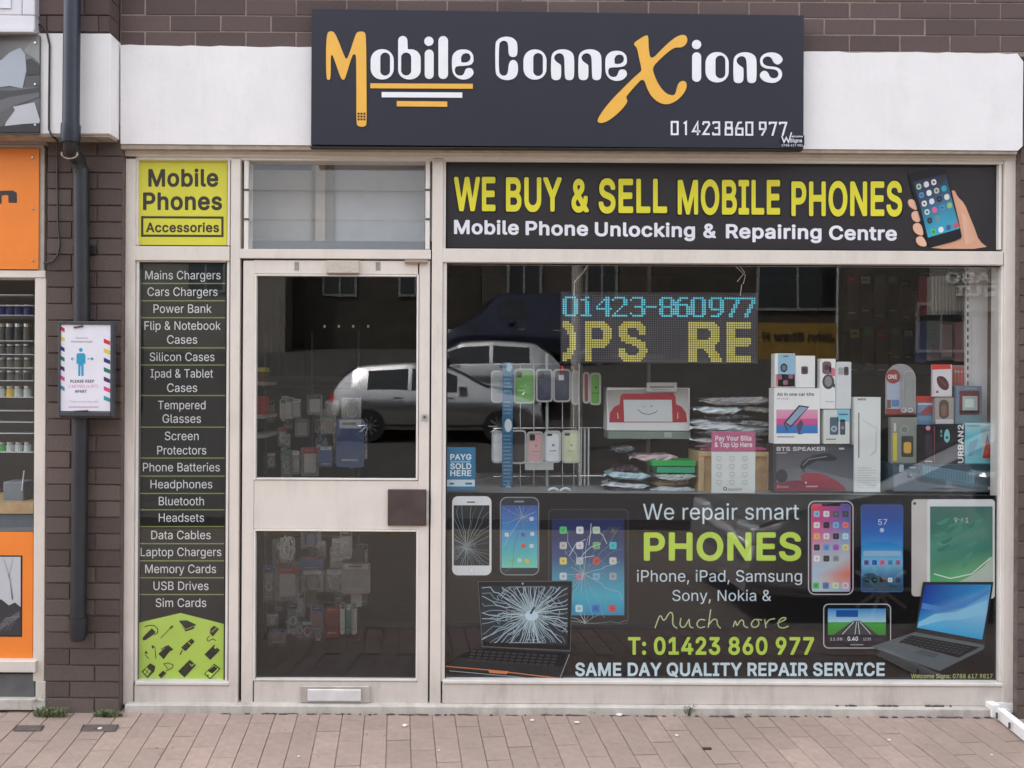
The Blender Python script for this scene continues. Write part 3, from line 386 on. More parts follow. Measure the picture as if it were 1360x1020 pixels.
'Q':':q9?4)934/8o4V8h4[8(4P7b4P734W6X4k605+5o5G5W5c5J5y546S5+6}5$7J5$7~5-8W5;905R9^5n:%6<:L6S:Z6s:j7T:x84:x8W:r8w:h9?:T9X:B9|9{::9V:F9=:T8p:^8C:b8/:b7@:V6a:D6+:65m9o5@9m59:@4S:F4B:A43:44) 7f5h7q5g7u5m7C6S7A6^7B6f7L6t7[6y8K6x8[6k8z6D9!6B916S9=6p9H7O9E829?8R998f8x988f9I8<9^8#9c7b9c7L9^719R6r9?6a9+6K8]6@8*6>7b6D7,6P6a6d6?6}6$7J5m',
'R':'9v5O4X5A4b5:4s5::T5@:e5J:n5T:p7y:p8>:j8a:^9+:D9I9}9[9X9e959h8a9a879R7l9>7O9+7<8r7.8n7%9t5*9y4s9t4d9i4Z9^4W8p4W8a4]8Q4n7O6g7G6l6Z6l6T6f6T4s6R4i6I4]6:4W 6X8#7[8!7~8+82828D8F8L8f8H908>9D8(9U7j9]7V9a6X9^6T9X6T8*',
'S':'9t7;4N6x4P6U4V6-4f5c4~5C5C535_5$604~6A5$6P5/6[5>6b6-6a6:6U6F626X5w6z5h735d7V5d7y5l875y8>6#8J6<8L6N8J6X8>6h8(6v7e7%6K7G6(7X5j7k5H82598P538m539=569Q5@9l5J:#5h:D5|:T6?:f6k:t7,:x7g:x8/:r8Z:b9$:F9D:#9V9[9]9?9]9.9W8z9L8q9B8n8a8n8U8q8J8z8?9=829N7{9Z7V9e769e6s9]6^9P6V9I6L956J9)6N8u6X8j6k8[7;8K8C8/8k7y9)7i9C7O9O7@9[7)9e6d9e629X5c9I5E9)4~8c4h8F4[7o4P',
'T':'9v6}4X6o4b6h4s6h9X6a9a599a5*9f4|9q4z9{4z:T4|:_5*:k59:p9S:p9g:i9m:_9o:T9o9{9m9q9d9f9S9a8-9a8$9X8#4l7v4]7g4W',
'U':':a7B4Q7!4V6a4b654y5]5O5O5h5E5~5:6X5::T5=:_5E:k5T:p6::p6I:k6R:_6T:T6T6f6X6P6c6<6o6+715q7V5g7{5g8<5m8U5y8k628y6P8~6i8~:T9#:_9.:k9=:p9}:p:4:i:::_:<:T:<6Z:46+:(5j9m5E9L5$9:4s8|4f8R4V8/4P',
'V':'::7,4X6z4_6s4l4q:;4j:R4m:_4v:k5*:p5m:p5|:k6(:c7Q6X7V6T7Z6X9$:_90:k9?:p:%:p:9:i:@:]:@:M8:4l8/4]7{4W',
'W':'<V6U4X6K4]6D4g6:5%4l:E4j:T4r:h4{:n5*:p5j:p5y:k6(:_6z737!7$7)7$8$:_8/:k8>:p9.:p9=:k9I:W:A7,:C7#:H7!;E:_;N:k;^:p<E:p<V:i<^:]<^:M;45/;+4l;#4b:w4Z:m4W9}4W9n4]9g4g8m8-8h8=8c8?7f4l7Y4]7J4W',
'X':':45%4X4v4_4o4l4m4v4r5*6Z7V6g7l4|:E4w:T4~:h5,:n56:p6$:p65:k6D:Y7M8z7T8v8f:Y8u:k9):p9q:p:%:i:.:_:0:T:+:E8K8#8A7l:65%::4s:24b:*4Z9{4W904W8|4]8f4{7Y6Z7Q6a6+4_5t4W',
'Y':':27,4X6y4b6r4s6p7.4o:E4j:T4m:_4v:k5*:p5t:p6(:k65:]7L8U7Q8Q7V8T8c:H8z:i90:p9x:p:/:i:5:_:8:T:3:C827,804s8.4i8#4]7q4W',
'Z':'9k5>4X504b5)4s5)5H5-5W7s9X7l9a5@9a569c5,9l5$9{5$:T5,:e56:n5@:p9?:p9Q:i9W:_9Y:T9Y:%9U9s6l5r6n5m6s5k9B5k9L5i9W5_9]5O9]4s9W4d9L4Z9B4W',
'a':'986?4Q5y4X5Y4i5=5%5/594}5T4w5w4w6:4}6X556z5E7/5]7?657P7Y7e7a7l7[7~7V8-7G88768=6u8=6f8:6P80607f5w7a597r5/7w5)8#5$8/5,8A598Z5R8x5r936F9F6s9M7G9K7v9?8/968A9*8X8m8f8Z8r8<8v8(8x7o8x4s8v4i8m4]8]4W7~4W7t4Z7g4f7_4h7=4V6}4P 6_5_6p5^7,5c7L5u7W6+7_6:7^6S7Y6V6p6L6P6F6<6;6765646+685r6F5f',
'b':'9[7,4Q6f4Z6K4k654X5M4W5>4]544l53:T5::h5C:n5M:p6-:p67:n6B:e6H:T6H9:6K966s9F7;9M7l9K8<9=8U908t8r9+8Z998C9G7{9R7@9R6^9I6+9=5e9-5E8f4z8R4l894]7e4P 725c7L5a7[5e7l5m7~5~846F8:6k8:76827_7z8#7o807Y8:7=8=7)896p806e8#6V7l6P7[6H7.6H6p6P6A6a6!6k5s6z5i',
'c':'9?6p4Q6K4X654c5y4q5N5>565h5%654|6X4|7B5/8#5E8R5j8{62996X9F7%9M7V9K829;8U9#8y8Z9,8A938/947{917q9+7i8|7c8K7U847T8#7b7m8(7Y857;8=6u896U8$6C7b6876686f6A6?6N6$6d5m6s5e7%5a7B5a7Y5i7p5y8)6A846J8>6L8z6>9.66946-975~905e8z5C8l518K4q894f7y4X7O4P',
'd':'9[6f4Q6D4X5w4o5K5>565e5*6(4|6X4|7E5#7b518/5C8R5X8p5y906A9A6d9K789M7Y9F7~968%988):T8.:e89:n8C:p9$:p98:i9>:_9A:T9?4l954]9$4W8>4X8(4k7o4]7L4R 6|5c7=5b7L5e7_5o7o5~7}6A8,6z8)7=7y7g7i8(7J89768=6u8:6d816T8#6?7Y6878686f6A6?6N6$6^5q6n5g',
'e':'9G6s4Q6F4[5y4q5X515C5M575c5*6+4|6X4|7B5(7j538/5E8R5m8~5~906<9=6a9I7!9M7@9M7j9F8<938]8v8}8M908/997j9>7L9>6k976X9.6R9!6O6A6O6<6I6F606U5u6k5i7)5a7J5a7b5i7s5t8,67876>8C6@9!629.6,975y995o915W8~5>8j5%8W4t8<4c8#4X7V4P 6B7[7v7Z7{7e7l8#7T867E8;7,8=6s896^8/6O7~6?7b',
'f':'7e5e4X5U4b5N4s5N845H8:4s8<4f8F4_8U4b954i9A4s9F5H9H5L9L5N9q5Y:>5g:R5~:l65:x6K;#6k;,7E;)7_:~7j:x7q:m7s:_7e:,7^9}7Q9u7G9r6u9t6l9l6h9^6h9N6n9H7G9H7Q9E7Z9?7c9.7c8U7]8F7O8<6n8:6h846f4l6Z4]6K4W',
'g':'9]6k2v6K2|6+3,5m395Y3G573r534+584:5C4D5Y4R5o4]5~4c654Z6H4B6S486n4+7;4(7T4,7o487{4D8%4S8*4r8#4u7_4d7@4]6^4_6<4i6(4r5j5)5N5C5>5Y515t5%674|6Z4|7G5,7~5C8R5a8w6(966P9F6x9M789M7[9F8(94879C8F9H9$9H989A9>989A9.9A4S974)9)3f8t3P8W398>3,7y2|7Q2u 6y5o7@5n7Y5v7o6+7}6F8)6a8,717}7_7k8#7_807J8:788=6u8:6a806R7~6?7Y687;686k6?6K6K626X5~6k5s',
'h':'9M5H4X5:4b534s53:T58:e5C:n5M:p6-:p67:n6@:h6H:T6H9=6K976}9I7;9M7V9M8/9A8P9/8l8p8{8W9+87917l914s9,4d8|4Z8r4W844W8#4]7w4i7u4s7u7_7s7j7i8#7[817L89768=6u866d8-6X7~6L7e6H7@6H4s6E4i6<4]6-4W',
'i':'6g5H4X5:4b534s539.5:9?5C9E5M9H6-9H6?9A6E986H9.6H4s6B4d654X 5_9U5E9a5.9{5):15):J5.:]5E:v5_;#6$:~6?:p6L:c6S:R6V:>6N9{6H9q629^5t9U',
'j':'6g4d2~4V3)4O344O3z4T4)4^4/5%465.4=534N54955>9C5M9H6-9H6?9A6E986H9.6H456C3|623U5w3=5e315E3#5/2| 5_9U5H9^5-9{5$:@5.:]5E:v5];#6$:~6?:p6K:c6S:R6T:16N9{6H9q629^5t9U',
'k':'905H4X5:4b534s53:T58:e5C:n5M:p6-:p6<:k6E:_6H:T6H7{6K7u6N7u7{9E8*9H8u9H9+9A9198949.9/8z7U7B7R7;975,9>4v994d9.4Z9!4W824W7~4]6Z6D6S6H6K6B6H6:6H4s6B4d674Z6-4W',
'l':'6}624V5h4c5K4x5=54535Y53:T5::h5C:n5M:p6-:p6?:i6E:_6H:T6H6(6J5m6P5g6i5i6s5g6|5_7)5M724v7+4d6u4X6Z4T',
'm':';e5H4X5:4b534s539.55985;9A5M9H6-9H679E6F986K976a9C6z9K7V9M8#9@8M8{8m97939F9N9M:%9M:R9@:r9-;*8r;88Z;A8A;G7t;G4s;E4i;?4_;-4W:J4W:;4]:24i:04s:07o:+8#:#8.9q889^8=9D8;90828}7{8x7l8v7b8v4s8t4i8k4]8Z4W7{4W7j4_7c4i7a4s7a7g7[7{7T8-7J857;8;7%8=6n886^8.6R7{6J7e6H7J6H4s6E4i6<4]6-4W',
'n':'9M5H4X5:4b534s539.589=5C9E5M9H6-9H6<9C6K966}9I7;9M7V9M8/9A8P9/8j8r8{8W9/7~917j914s9,4d8|4Z8r4W844W8#4]7w4i7u4s7u7_7s7j7i8#7[817L89768=6u866d8-6X7~6L7e6H7@6H4s6E4i6<4]6-4W',
'o':'9R6p4Q6K4X654c5y4q5N5>565h5%654|6X4|7B5/8#5E8R5j8{62996X9F7%9M7B9M7l9F87998W8~8q8f9/8A978-9C7_9H7B9H6X9:5w9$5M8l518K4q894f7q4V7O4P 6|5c7B5a7Q5e7b5m7v6$8*6D836x807;8!7g7o8$7_827O897;8=6u896U8$6J7q6?7V6876686f6A6?6N6$6Z5s6n5g',
'p':'9[5H2~5:3*533<539.55985;9A5H9G6-9H6<9C6K946d9A6z9I7;9M7Y9M7v9I8<9=8U908m8x9+8Z9;8>9I7t9R7@9R6^9O6K9I6+935O8{548f4z8H4f8(4V7e4P714P6k4X6K4i6H4d6H3<6E326<3%6-2| 725c7L5a7[5e7l5m7~5~846F8:6k8:76827_7z8#7o807Y8:7=8=7)896p806e8#6V7l6P7[6H7.6H6p6P6A6a6!6k5s6z5i',
'q':'9[8>2~803*8)3<8(4f7~4h7e4X7B4P6k4P6D4X6$4h5m4w5K5>565e5*6(4|6X4|7E5(7l56895C8R5X8p5y90679=6X9I6u9M789M7Q9I7l9@8(93879C8F9H9+9G989A9>989A9.9A3<9;3-9.2~ 6|5c7=5b7L5e7_5o7o5~7}6A8,6z8)7=7y7g7i8(7J89768=6u8:6d816T8#6?7Y6878686f6A6?6N6$6^5q6n5g',
'r':'7j5H4X5:4b534s539.55985>9C5M9H6-9H679E6I996i9F7,9M7V9M7j9E7p9=7s937s8P7k8>7b887V867)886p836X7~6L7g6H7J6H4s6E4i6<4]6-4W',
's':'8{6S4Q6-4X5r4c5Y4r5A5,535@5#5c4|5w5%6+51645;665w6B5~6A60676;5y6C5o6S5e6p5^7.5a7B5g7S5t7W5~7W6+7O657E6;606X5t6c5Y6t5>76517Q5-7e5-82548K5C8h5e9-6(9=6K9I6k9M7E9K7y9;879*8U8c8h8<8h8(8Z7s8R7o7y7c7l7e7a7l7N8-7E86788<7%8@6u8@6X886H8-6E7y6N7l6d7c7T7O8*7>8P6~8d6f8q6?8q5m8k5T8V548>4w7{4c7Y4V784P',
't':'7H6X4S674X5r4i5X5#5J5;5?5c5?84598:4q8=4h8C4b8M4b954h9?4q9E599H5>9L5?:/5G:@5O:F5Y:I6::I6D:F6L:@6S:66V9L6Z9H789F7B9A7I957K8U7C8C7;8=718:6Z8:6T846T5~6W5m6^5f6p5d7.5g785d7A5]7I5J7S4s7M4d7@4X6s4R',
'u':'9M6Z4S604a5h4w5M595;5_5362539.55985>9C5M9H629G6?9A6E986H9.6H6X6L656V5y6a5q6s5h715d7E5h7Y5r7g5~7q677u6I7u9.7w988#9C849H8r9H9)9A9/98919.914s9/4i9$4]8r4W8/4X7t4l7T4[7=4U7.4R',
'v':'986^4X6P4_6F4n4l9!4j9.4m984v9C5*9H5m9H5w9E6!9?6-906}6d7!6]7)6[8(9:8/9C8>9H9!9H959A9;989>9.9:8u7a4i7V4]7G4W',
'w':';86D4X664b6-4q5,824p9+4r984x9A5/9H5o9H5y9E6)9=629$6a736i6|6l6}6p7,7G937M9=7Y9E7e9H8H9H8R9E8^9=8h9!9:7,9?6}9D7!9G7,:!9::,9C:;9H:|9H;29A;998;;9.;78w9}4q9s4_9b4W9!4W8u4Z8j4d8a4{8,6}8*7#8#7#7A4d764Z7,4W',
'x':'9.5*4X4x4_4r4i4p4s4r5#656z677)4|8w4w9.4~9?5,9E569H5|9H6+9E6<956y827!8.7e937t9C8(9H8m9H9!9A9+959-9.9*9!7m7.7i7!9-5%914s9*4b8|4Z8r4W8*4W7v4]7m4i7%5y6}5{654l6(4]5t4W',
'y':'985Y2{5>3%553-5/375/3K5=3|5E4,5O435W445w4/6+45684I6D4q4l9!4j9.4m984v9C5*9H5m9H5w9E6!9?6-906}6d7!6]7)6[8(9:8/9C8>9H9!9H959A9;989>9.9:8u7I4.7<3k7+3P6p3;6S3)6+2z',
'z':'9/5>4X504b5)4s5)5E5-5T7-8/7+847%865H865>88538A5-8P5-9.539=5>9E5H9H8W9H8k9A8q988t9.8t8W8o8H6t5r6v5m6z5k8]5k8h5i8s5_8x5O8x4s8s4d8h4Z8]4W',
'0':'9z764Q6f4X6:4o5~5$5i5>5L5m596I536n5-7E5-8(538Z599!5L9[5c:%6(:L6P:i6k:r7.:x7b:x8#:r8>:i8c:P8~:69=9i9U9$9c829c7;9U6F9E5r965R8{548h4|8K4h7~4V7V4P 795e7Y5f7z5w8*6+886D8B6i8J7;8J828G8F8<8z809:8!9L7q9Y7[9e7G9h7)9_6p9O6c9=6S8z6L8]6E8-6E7@6P6X6Z6?6n5|7%5l',
'1':'9z5c4X5S4b5K4s5K5M5N5W5T5a5h5i6u5i6|5o6|986z9=6u9?6$8a5t8Y5h8Z5Y8f5S8u5T9g5[9q5h9z6}:o7y:p8/:i86:_88:T885o8>5i985i9I5a9O5W9R5M9Q4l9G4]984W',
'2':'9z5T4X5G4b5?4s5?5H5E5W7f8-8)8W838z809=7|9S7_9d7B9h6}9_6j9Q6Z986T8p6F8b6<8_5R8a5H8g5A8p5?9+5E9Q5V9{5g:46(:P67:]6P:j7,:x7b:x8#:r8F:f8h:N90:%9;9n9D9S9H9?9H8h9A8K918#8v7_8D7!7M6+7<5o7B5k985k9B5i9M5_9R5O9R4s9O4i9G4]984W',
'3':'9z7,4Q6K4[6$4m5h4~5K5>5;5W5/5w5+6A516P5>6Z626Z6<6T6B6K6J606U5{6s5j765d7J5d7g5j7y5r8/6$896:8<6P856p8$7,7o777L7A6U7E6H7O6B7_6B896E8C7A9L7K9[7E9a5_9a5T9c5J9l5D9{5E:]5O:k5_:p9$:p98:i9>:_9A:T9A:%9;9s8!8H8(8C8U838p7}9-7g9@7J9N7)9U6f9U6:9I5h9:5J9/5;8u5$8W4m7~4W7O4P',
'4':'9z7~4X7q4_7j4l7i5c7b5i5@5i5/5q5)5y5$6(5$6^5.6u7I:h7Q:n7[:p8H:o8R:i8X:_8[:T8Z:M6_716Y7%6Z7!6a6|7e6}7i7%7i8H7k8R7q8[7~8d8c8d8u8[8{8R8~8H8~7%9)6|9N6|9X6y9e6p9k6a9k6(9e5t9V5j9)5i8~5c8~4s8v4b8m4Z8c4W',
'5':'9z7.4Q6f4W6D4c5|4y5d545J5W5@5o5:625=6I5E6T5T6Y6?6X6L6N6W606k5t7)5h7;5d7[5h7|5y81658:6X867!8*7=7y7L7e7Z7O7a7=7c6u7[6d7U6K7F6<7A5T7J5G7T5C7[5A7o5_:]5j:k5y:p8|:p93:i99:_9;:T9;9{969l9+9c8|9a6s9a6l9X6e8r6h8m6k8k718t7g8t828j8Z8T8{899;7o9L7E9R7!9R6F9L6$9=5]9%5;8W4q8/4[7g4R7O4P',
'6':'9z764Q6n4V6I4e654q5y5)5_5E5Q5]5H5t5?6?5=6i5C7;5Y7v5w8M7M:h7V:n7b:p8K:p8]:i8d:_8g:T8b:E7V8h7[8b848W8U8I8w80937q9=7_9G7G9O6}9R6X9L6(9@5c935H8z508Z4q8H4f7~4V7T4P 7C5c7e5h7v5r8*6$8365886F8:6d837)8#7>7q7J7b7Q7@7U7.7Q6u7G6f786]7)6T6f6T6U6X6?6_606l5y6x5o7,5h',
'7':'9z5w4X5j4_5c4l5a4s5g5*8!9X7y9a5O9b5B9l5=9{5=:T5?:_5H:k5W:p98:p9I:i9O:_9R:T9R9s9M9b7#4n6u4_6k4X',
'8':'9z734Q6Z4X654h5~4s5S5>5B5W5;5h5360536^596z5J7E5u7t5Y895J8Z5D8|5D9=5H9V5V9{5k:;60:W6^:o7.:x7b:x8>:j8M:d8h:P9*:495:#9?9l9H9I9K9$9D8]968<8v7t9B7G9V6z9]6^9]609X5w9J5R9;5>8|4~8Z4h7~4T7V4P 725e7V5d7l5h7{5n865~8A678D6K8>6f826x7q7/7Q777=777)736p7*6^6y6P6d6J6K6P606d5t6x5j 778H7Q8G7b8J7v8T8(8c8/8r839+809=8!9Q7t9Z7b9e7B9h7!9a6j9N6a9?6]9.6c8m6s8V7!8N',
'9':'9z6?4X624_6,4i6*4s6,5#796d766j6s6l6P6v627)5i7J5T7g5C875=8f5?935O9i5_:*6(:N6I:f6s:t7.:x7b:x7y:t8H:d8k:L9#:6999v9I9L9O9.9R8m9O8K9I8-997Y8f6d7A4b784Z7.4W 7C7t7_7w7t8$8%82838F8:8f8:8r869.8#9N7q9Z7b9d7@9h7,9c6s9U6i9L6]986V9$6T8h6X8P6_8A6l8/6x8$7,7x',
'&':'9u6p4Q6S4T624^5c4w5D56595E505T4~5|4|6Z5.7,5I7Q5y7~5x8(5h8>5V8]5M8w5I935I9N5M9i5V:%5_:65~:U6?:i6X:r6n:v7G:v7v:i87:U8T:68c9x8j9^8j908[8f8P8P8(8$7k7o7k7g8H6~8M7%8T7O8c7^8m7a9I7a9S7^9_7T9e7E9c6n9[6N9D5o9~5%:(4s:%4l9x4]9i4W8z4W8k4]8V4s8P4v824f7e4W784P 6l5c735a7G5e7^5o7c5w6k7#6d7#6X6y6@6^6:6N686:6D5y6Z5i 6z8k7!8j7=8~7N987Q9I7J9]7;9g7%9h6p9a6h9V6b9G6d956j9$',
':':'6|5m4S5O4^584x5054505M565_5A5r5O5~5j6,5t6.6-6,6?6%6I5{6Z5h6d5T6e546_4}6T4n6?4Z5~4R 5m7[5O7h5A7t568*508<508U568h5H9#5W9/5h945r976-946?9/6I9%6Z8p6d8]6e8<6_8*6T7v6?7d5~7Z',
',':'6|59395)3C4~3W5?5T5D5h5M5s5]5x6F5x6X5q6a5e6a5T6*3H5~3?5t39',
'.':'6|5m4S5O4^584x5054505M565_5A5r5O5~5j6,5t6.6-6,6?6%6I5{6Z5h6d5T6e546_4}6T4n6?4Z5~4R',
'-':'9z6-6d5{6k5s6}5t7b5{7l6(7s627u8]7u8p7m8v7e8x7Y8x6}8s6n8h6e8]6b',
'(':'7x6k3R6a3W6V3c6B4+6$4n5j5Y5X6a5X7e5[7~5k8w5y9S6<:J6U:~6d;16s;67O;67b;/7i:~7i:m799N7(8k6y896r7[6r6i6~5|715E7k3m7e3]7V3R',
')':'7x593R5+3Z4~3m5M4v5e5]5x6d5{7B5q8<5_9.5O9b5#:m4~:w5+;-54;35>;65y;660;/6@:r6Z:66p9V6~8z757l777B756X7(5j6k4s6T4=673c6-3W5y3Q',
"'":'735c815S895K8K5G:45D:@5E:]5O:k5_:p6D:p6U:i6]:_6_:T6_:%6Y936Y8U6U8C6N886D82',
'/':'7_4}3f4q3l4j3u4h4!4j436X:w6d;)6s;/7O;/7b;%7i:w7i:e5y3z5s3p5e3f',
},
}
def _v(s): return FA.index(s[0])*len(FA)+FA.index(s[1])-1500
def dec(g):
    wd=_v(g[:2]); cs=[]
    for c in g[2:].split(' '):
        if c: cs.append([(_v(c[i:i+2]),_v(c[i+2:i+4])) for i in range(0,len(c),4)])
    return wd,cs
# ---------------------------------------------------------------- materials
BRICK=mat('dark_brown_brick',C(97,82,80,1.0),.85,var=.16,scale=22,bump=.6,bscale=70,rand=.2,spec=.3,dirt=.12)
BRICKP=mat('dark_brown_pier_brick',C(96,84,79,1.0),.82,var=.2,scale=18,bump=.7,bscale=60,rand=.22,spec=.3,dirt=.3)
PALEM=mat('pale_mortar',C(150,136,128),.95,var=.15,scale=30,spec=.2)
MORTAR=mat('mortar',C(112,99,93),.95,var=.2,scale=30,bump=.6,bscale=90,spec=.2)
FASCIA=mat('white_painted_render',(.82,.80,.80,1),.75,var=.03,scale=5,bump=.35,bscale=26,spec=.3,dirt=.09)
CREAMR=mat('cream_painted_render',(.76,.735,.71,1),.75,var=.04,scale=7,bump=.35,bscale=26,spec=.3)
LIP=mat('weathered_paint_edge',C(172,158,143),.8,var=.2,scale=18,bump=.3)
FRAME=mat('off_white_frame_paint',C(228,219,210),.34,var=.035,scale=7,bump=.10,bscale=120,dirt=.24)
BEAD=mat('glazing_bead_paint',C(236,230,224),.34,var=.04,scale=9,dirt=.12)
GAP=mat('dark_gap',(.015,.013,.012,1),.9,var=0)
STEP=mat('weathered_concrete_step',C(214,208,200),.85,var=.10,scale=12,bump=.6,bscale=60,dirt=.35)
PAVER=mat('pinkish_clay_paver',C(167,146,136),.88,var=.10,scale=26,bump=.5,bscale=120,rand=.085,spec=.3,stain=.5)
PIPE=mat('blue_black_pipe_plastic',C(38,45,58),.42,var=.18,scale=9,bump=.15,bscale=30)
PIPE2=mat('black_pipe_plastic',C(38,40,45),.5,var=.2,scale=9,bump=.15,bscale=30)
BLACK=mat('black_plastic',(.02,.02,.022,1),.5,var=.1)
DGREY=mat('dark_grey_plastic',(.06,.06,.065,1),.5,var=.1)
SIGNB=mat('sign_panel_vinyl',C(43,44,55),.45,var=.05,scale=3,spec=.3)
GOLD=mat('gold_letter_vinyl',C(242,184,72),.35,var=.03); WHITEL=mat('white_letter_vinyl',(.82,.83,.86,1),.35,var=.03)
STEEL=mat('brushed_metal',(.5,.5,.5,1),.35,.9); CHROME=mat('chrome_wire',(.6,.6,.6,1),.25,.9,var=.02)
WOOD=mat('plain_wood',C(192,160,118),.6,var=.15,scale=20); WHITEP=mat('white_plastic',(.72,.72,.72,1),.4,var=.03)
YF=0.0
# ---------------------------------------------------------------- ground
def gz(Y): return .038*Y if Y<0 else 0
pav=MB(); PM=bpy.data.materials.new('paver_bed'); PM.use_nodes=True; n=PM.node_tree; b=n.nodes['Principled BSDF']
br=n.nodes.new('ShaderNodeTexBrick'); tc=n.nodes.new('ShaderNodeTexCoord'); mp=n.nodes.new('ShaderNodeMapping'); mp.inputs['Rotation'].default_value=(0,0,R_(90+4.8)); n.links.new(tc.outputs['Object'],mp.inputs[0]); n.links.new(mp.outputs[0],br.inputs['Vector'])
br.inputs['Scale'].default_value=1; br.inputs['Brick Width'].default_value=.204; br.inputs['Row Height'].default_value=.104; br.inputs['Mortar Size'].default_value=.004
br.inputs['Color1'].default_value=C(176,152,142); br.inputs['Color2'].default_value=C(160,140,130); br.inputs['Mortar'].default_value=C(90,80,74); n.links.new(br.outputs[0],b.inputs['Base Color']); b.inputs['Roughness'].default_value=.9
BED=mat('jointing_sand',C(145,127,117),.95,var=.25,scale=60)
pav.face([(-9,-.85,gz(-.85)-.005),(11,-.85,gz(-.85)-.005),(11,.0,-.005),(-9,.0,-.005)],BED)
pav.face([(-9,-1.4,gz(-1.4)-.001),(11,-1.4,gz(-1.4)-.001),(11,-.85,gz(-.85)-.001),(-9,-.85,gz(-.85)-.001)],PM)
PAV=kind(pav.build('pavement'),'structure')
KERB=mat('grey_kerb_stone',C(150,146,140),.85,var=.12,bump=.4)
k=MB(); k.box(-9,11,-1.53,-1.402,gz(-1.4)-.2,gz(-1.4)+.002,KERB); kind(k.build('kerb'),'structure')
ASPH=mat('asphalt',(.12,.10,.088,1),.85,var=.2,scale=30,bump=.5,bscale=200); LINE=mat('yellow_road_paint',C(120,104,60),.7)
rz=gz(-1.4)-.11
r=MB(); r.face([(-40,-5.5,rz),(45,-5.5,rz),(45,-1.53,rz),(-40,-1.53,rz)],ASPH); kind(r.build('road'),'structure')
l=MB()
for y in (-1.72,-1.90,-5.15,-5.35): l.box(-40,45,y,y+.07,rz-.01,rz+.004,LINE)
kind(l.build('road_marking'),'structure')
# ground behind the photographer rises up the hill
HILL=mat('sloping_car_park_tarmac',(.05,.046,.042,1),.9,var=.2,scale=12)
g=MB(); prof=[(-5.5,rz),(-5.5,rz+.12),(-8,.0),(-11,.2),(-13.4,.45),(-15.0,1.0),(-18,1.9),(-23,2.7),(-70,3.5)]
for (ya,za),(yb,zb) in zip(prof,prof[1:]): g.face([(-50,yb,zb),(55,yb,zb),(55,ya,za),(-50,ya,za)],HILL)
kind(g.build('rising_ground'),'structure')
gb=MB(); gb.face([(-90,-90,-.9),(90,-90,-.9),(90,60,-.9),(-90,60,-.9)],HILL); kind(gb.build('ground'),'structure')
# pavers laid one by one where they can be told apart
def unit_block(name,sx,sy,sz,m,bev=.003,jit=0):
    b=MB(); b.box(-sx/2,sx/2,-sy/2,sy/2,-sz,0,m,bev=bev); o=b.build(name); return o
pv=[]
for i in range(3):
    o=unit_block('paver',.0995+.0006*i,.1995,.05,PAVER,.0012+.0005*i); pv.append(o)
used=[False]*3; ang=R_(4.8); slope=math.atan(.038)
ux=Vector((math.cos(ang),math.sin(ang))); uy=Vector((-math.sin(ang),math.cos(ang)))
cnt=0
for ci in range(-32,36):
    off=.1 if ci%2 else 0
    for ri in range(-7,3):
        c=ux*(ci*.1035+.0)+uy*(ri*.2035+off-.05)
        if c.y>.05 or c.y<-.86: continue
        dd=DIST+c.y; px=VX+c.x*1080/dd
        if px<-45 or px>1405: continue
        if c.y+.1>.10: pass
        k=random.randrange(3); z=gz(c.y)+random.uniform(-.0012,.0012)
        o=pv[k] if not used[k] else copy_obj(pv[k],PAV)
        used[k]=True; o.parent=PAV; o.location=(c.x,c.y,z); o.rotation_euler=(slope+random.uniform(-.006,.006),random.uniform(-.006,.006),ang); cnt+=1
print('pavers',cnt)
# ---------------------------------------------------------------- brickwork
def brick_proto(m,L,H=.0655,D=.1):
    return unit_brick(m,L,H,D)
_bm={}
def brick(parent,x0,x1,z0,z1,yf,m,depth=.07,j=.005):
    key=(m.name,random.randrange(3))
    if key not in _bm:
        b=MB(); b.box(-.5,.5,0,1,-.5,.5,m,bev=.0); me_o=b.build('brick'); me=me_o.data; bpy.data.objects.remove(me_o)
        bm=bmesh.new(); bm.from_mesh(me)
        bmesh.ops.bevel(bm,geom=[e for e in bm.edges if all(v.co.y<.01 for v in e.verts)],offset=.018,segments=1,affect='EDGES')
        for v in bm.verts: v.co.x+=random.uniform(-.006,.006); v.co.z+=random.uniform(-.02,.02)
        bm.to_mesh(me); bm.free(); _bm[key]=me
    o=bpy.data.objects.new('brick',_bm[key]); COL.objects.link(o); o.parent=parent
    j2=.0035
    o.scale=(x1-x0-j2*2,depth,z1-z0-j2*2); yy=yf-random.uniform(0,.003)
    o.location=Vector(((x0+x1)/2,yy,(z0+z1)/2))-parent.location
    return o
CH=21.6*S0
# left pier
YP=-.035
pr=thing('brick_pier','dark brown brick pier between the two shopfronts, behind the black drainpipe','pier',(P(110,940).x,YP,0))
X0,X1,_,_=RC(61,560,161,560,YP); zb=P(110,943,YP).z
m=MB(); m.box(X0+.002,X1-.002,YP+.006,.25,zb-.05,2.72,MORTAR); m.build('mortar',pr)
H_=(X1-X0)/3
for r_ in range(36):
    z0=zb-.02+r_*CH; 
    if r_%2==0: cuts=[X0,X0+2*H_,X1]
    else: cuts=[X0,X0+H_,X1]
    for a,b_ in zip(cuts,cuts[1:]): brick(pr,a,b_,z0,z0+CH,YP,BRICKP)
# right pier
pr2=thing('brick_pier','narrow strip of brown brick pier at the right end of the window','pier',(P(1380,940).x,YP,0))
X0r=P(1353,600,YP).x
m=MB(); m.box(X0r+.002,X0r+.36,YP+.006,.25,zb-.05,2.72,MORTAR); m.build('mortar',pr2)
for r_ in range(36):
    z0=zb-.02+r_*CH-.015; cuts=[X0r,X0r+(.12 if r_%2 else .24),X0r+.36]
    for a,b_ in zip(cuts,cuts[1:]): brick(pr2,a,b_,z0,z0+CH,YP,BRICKP)
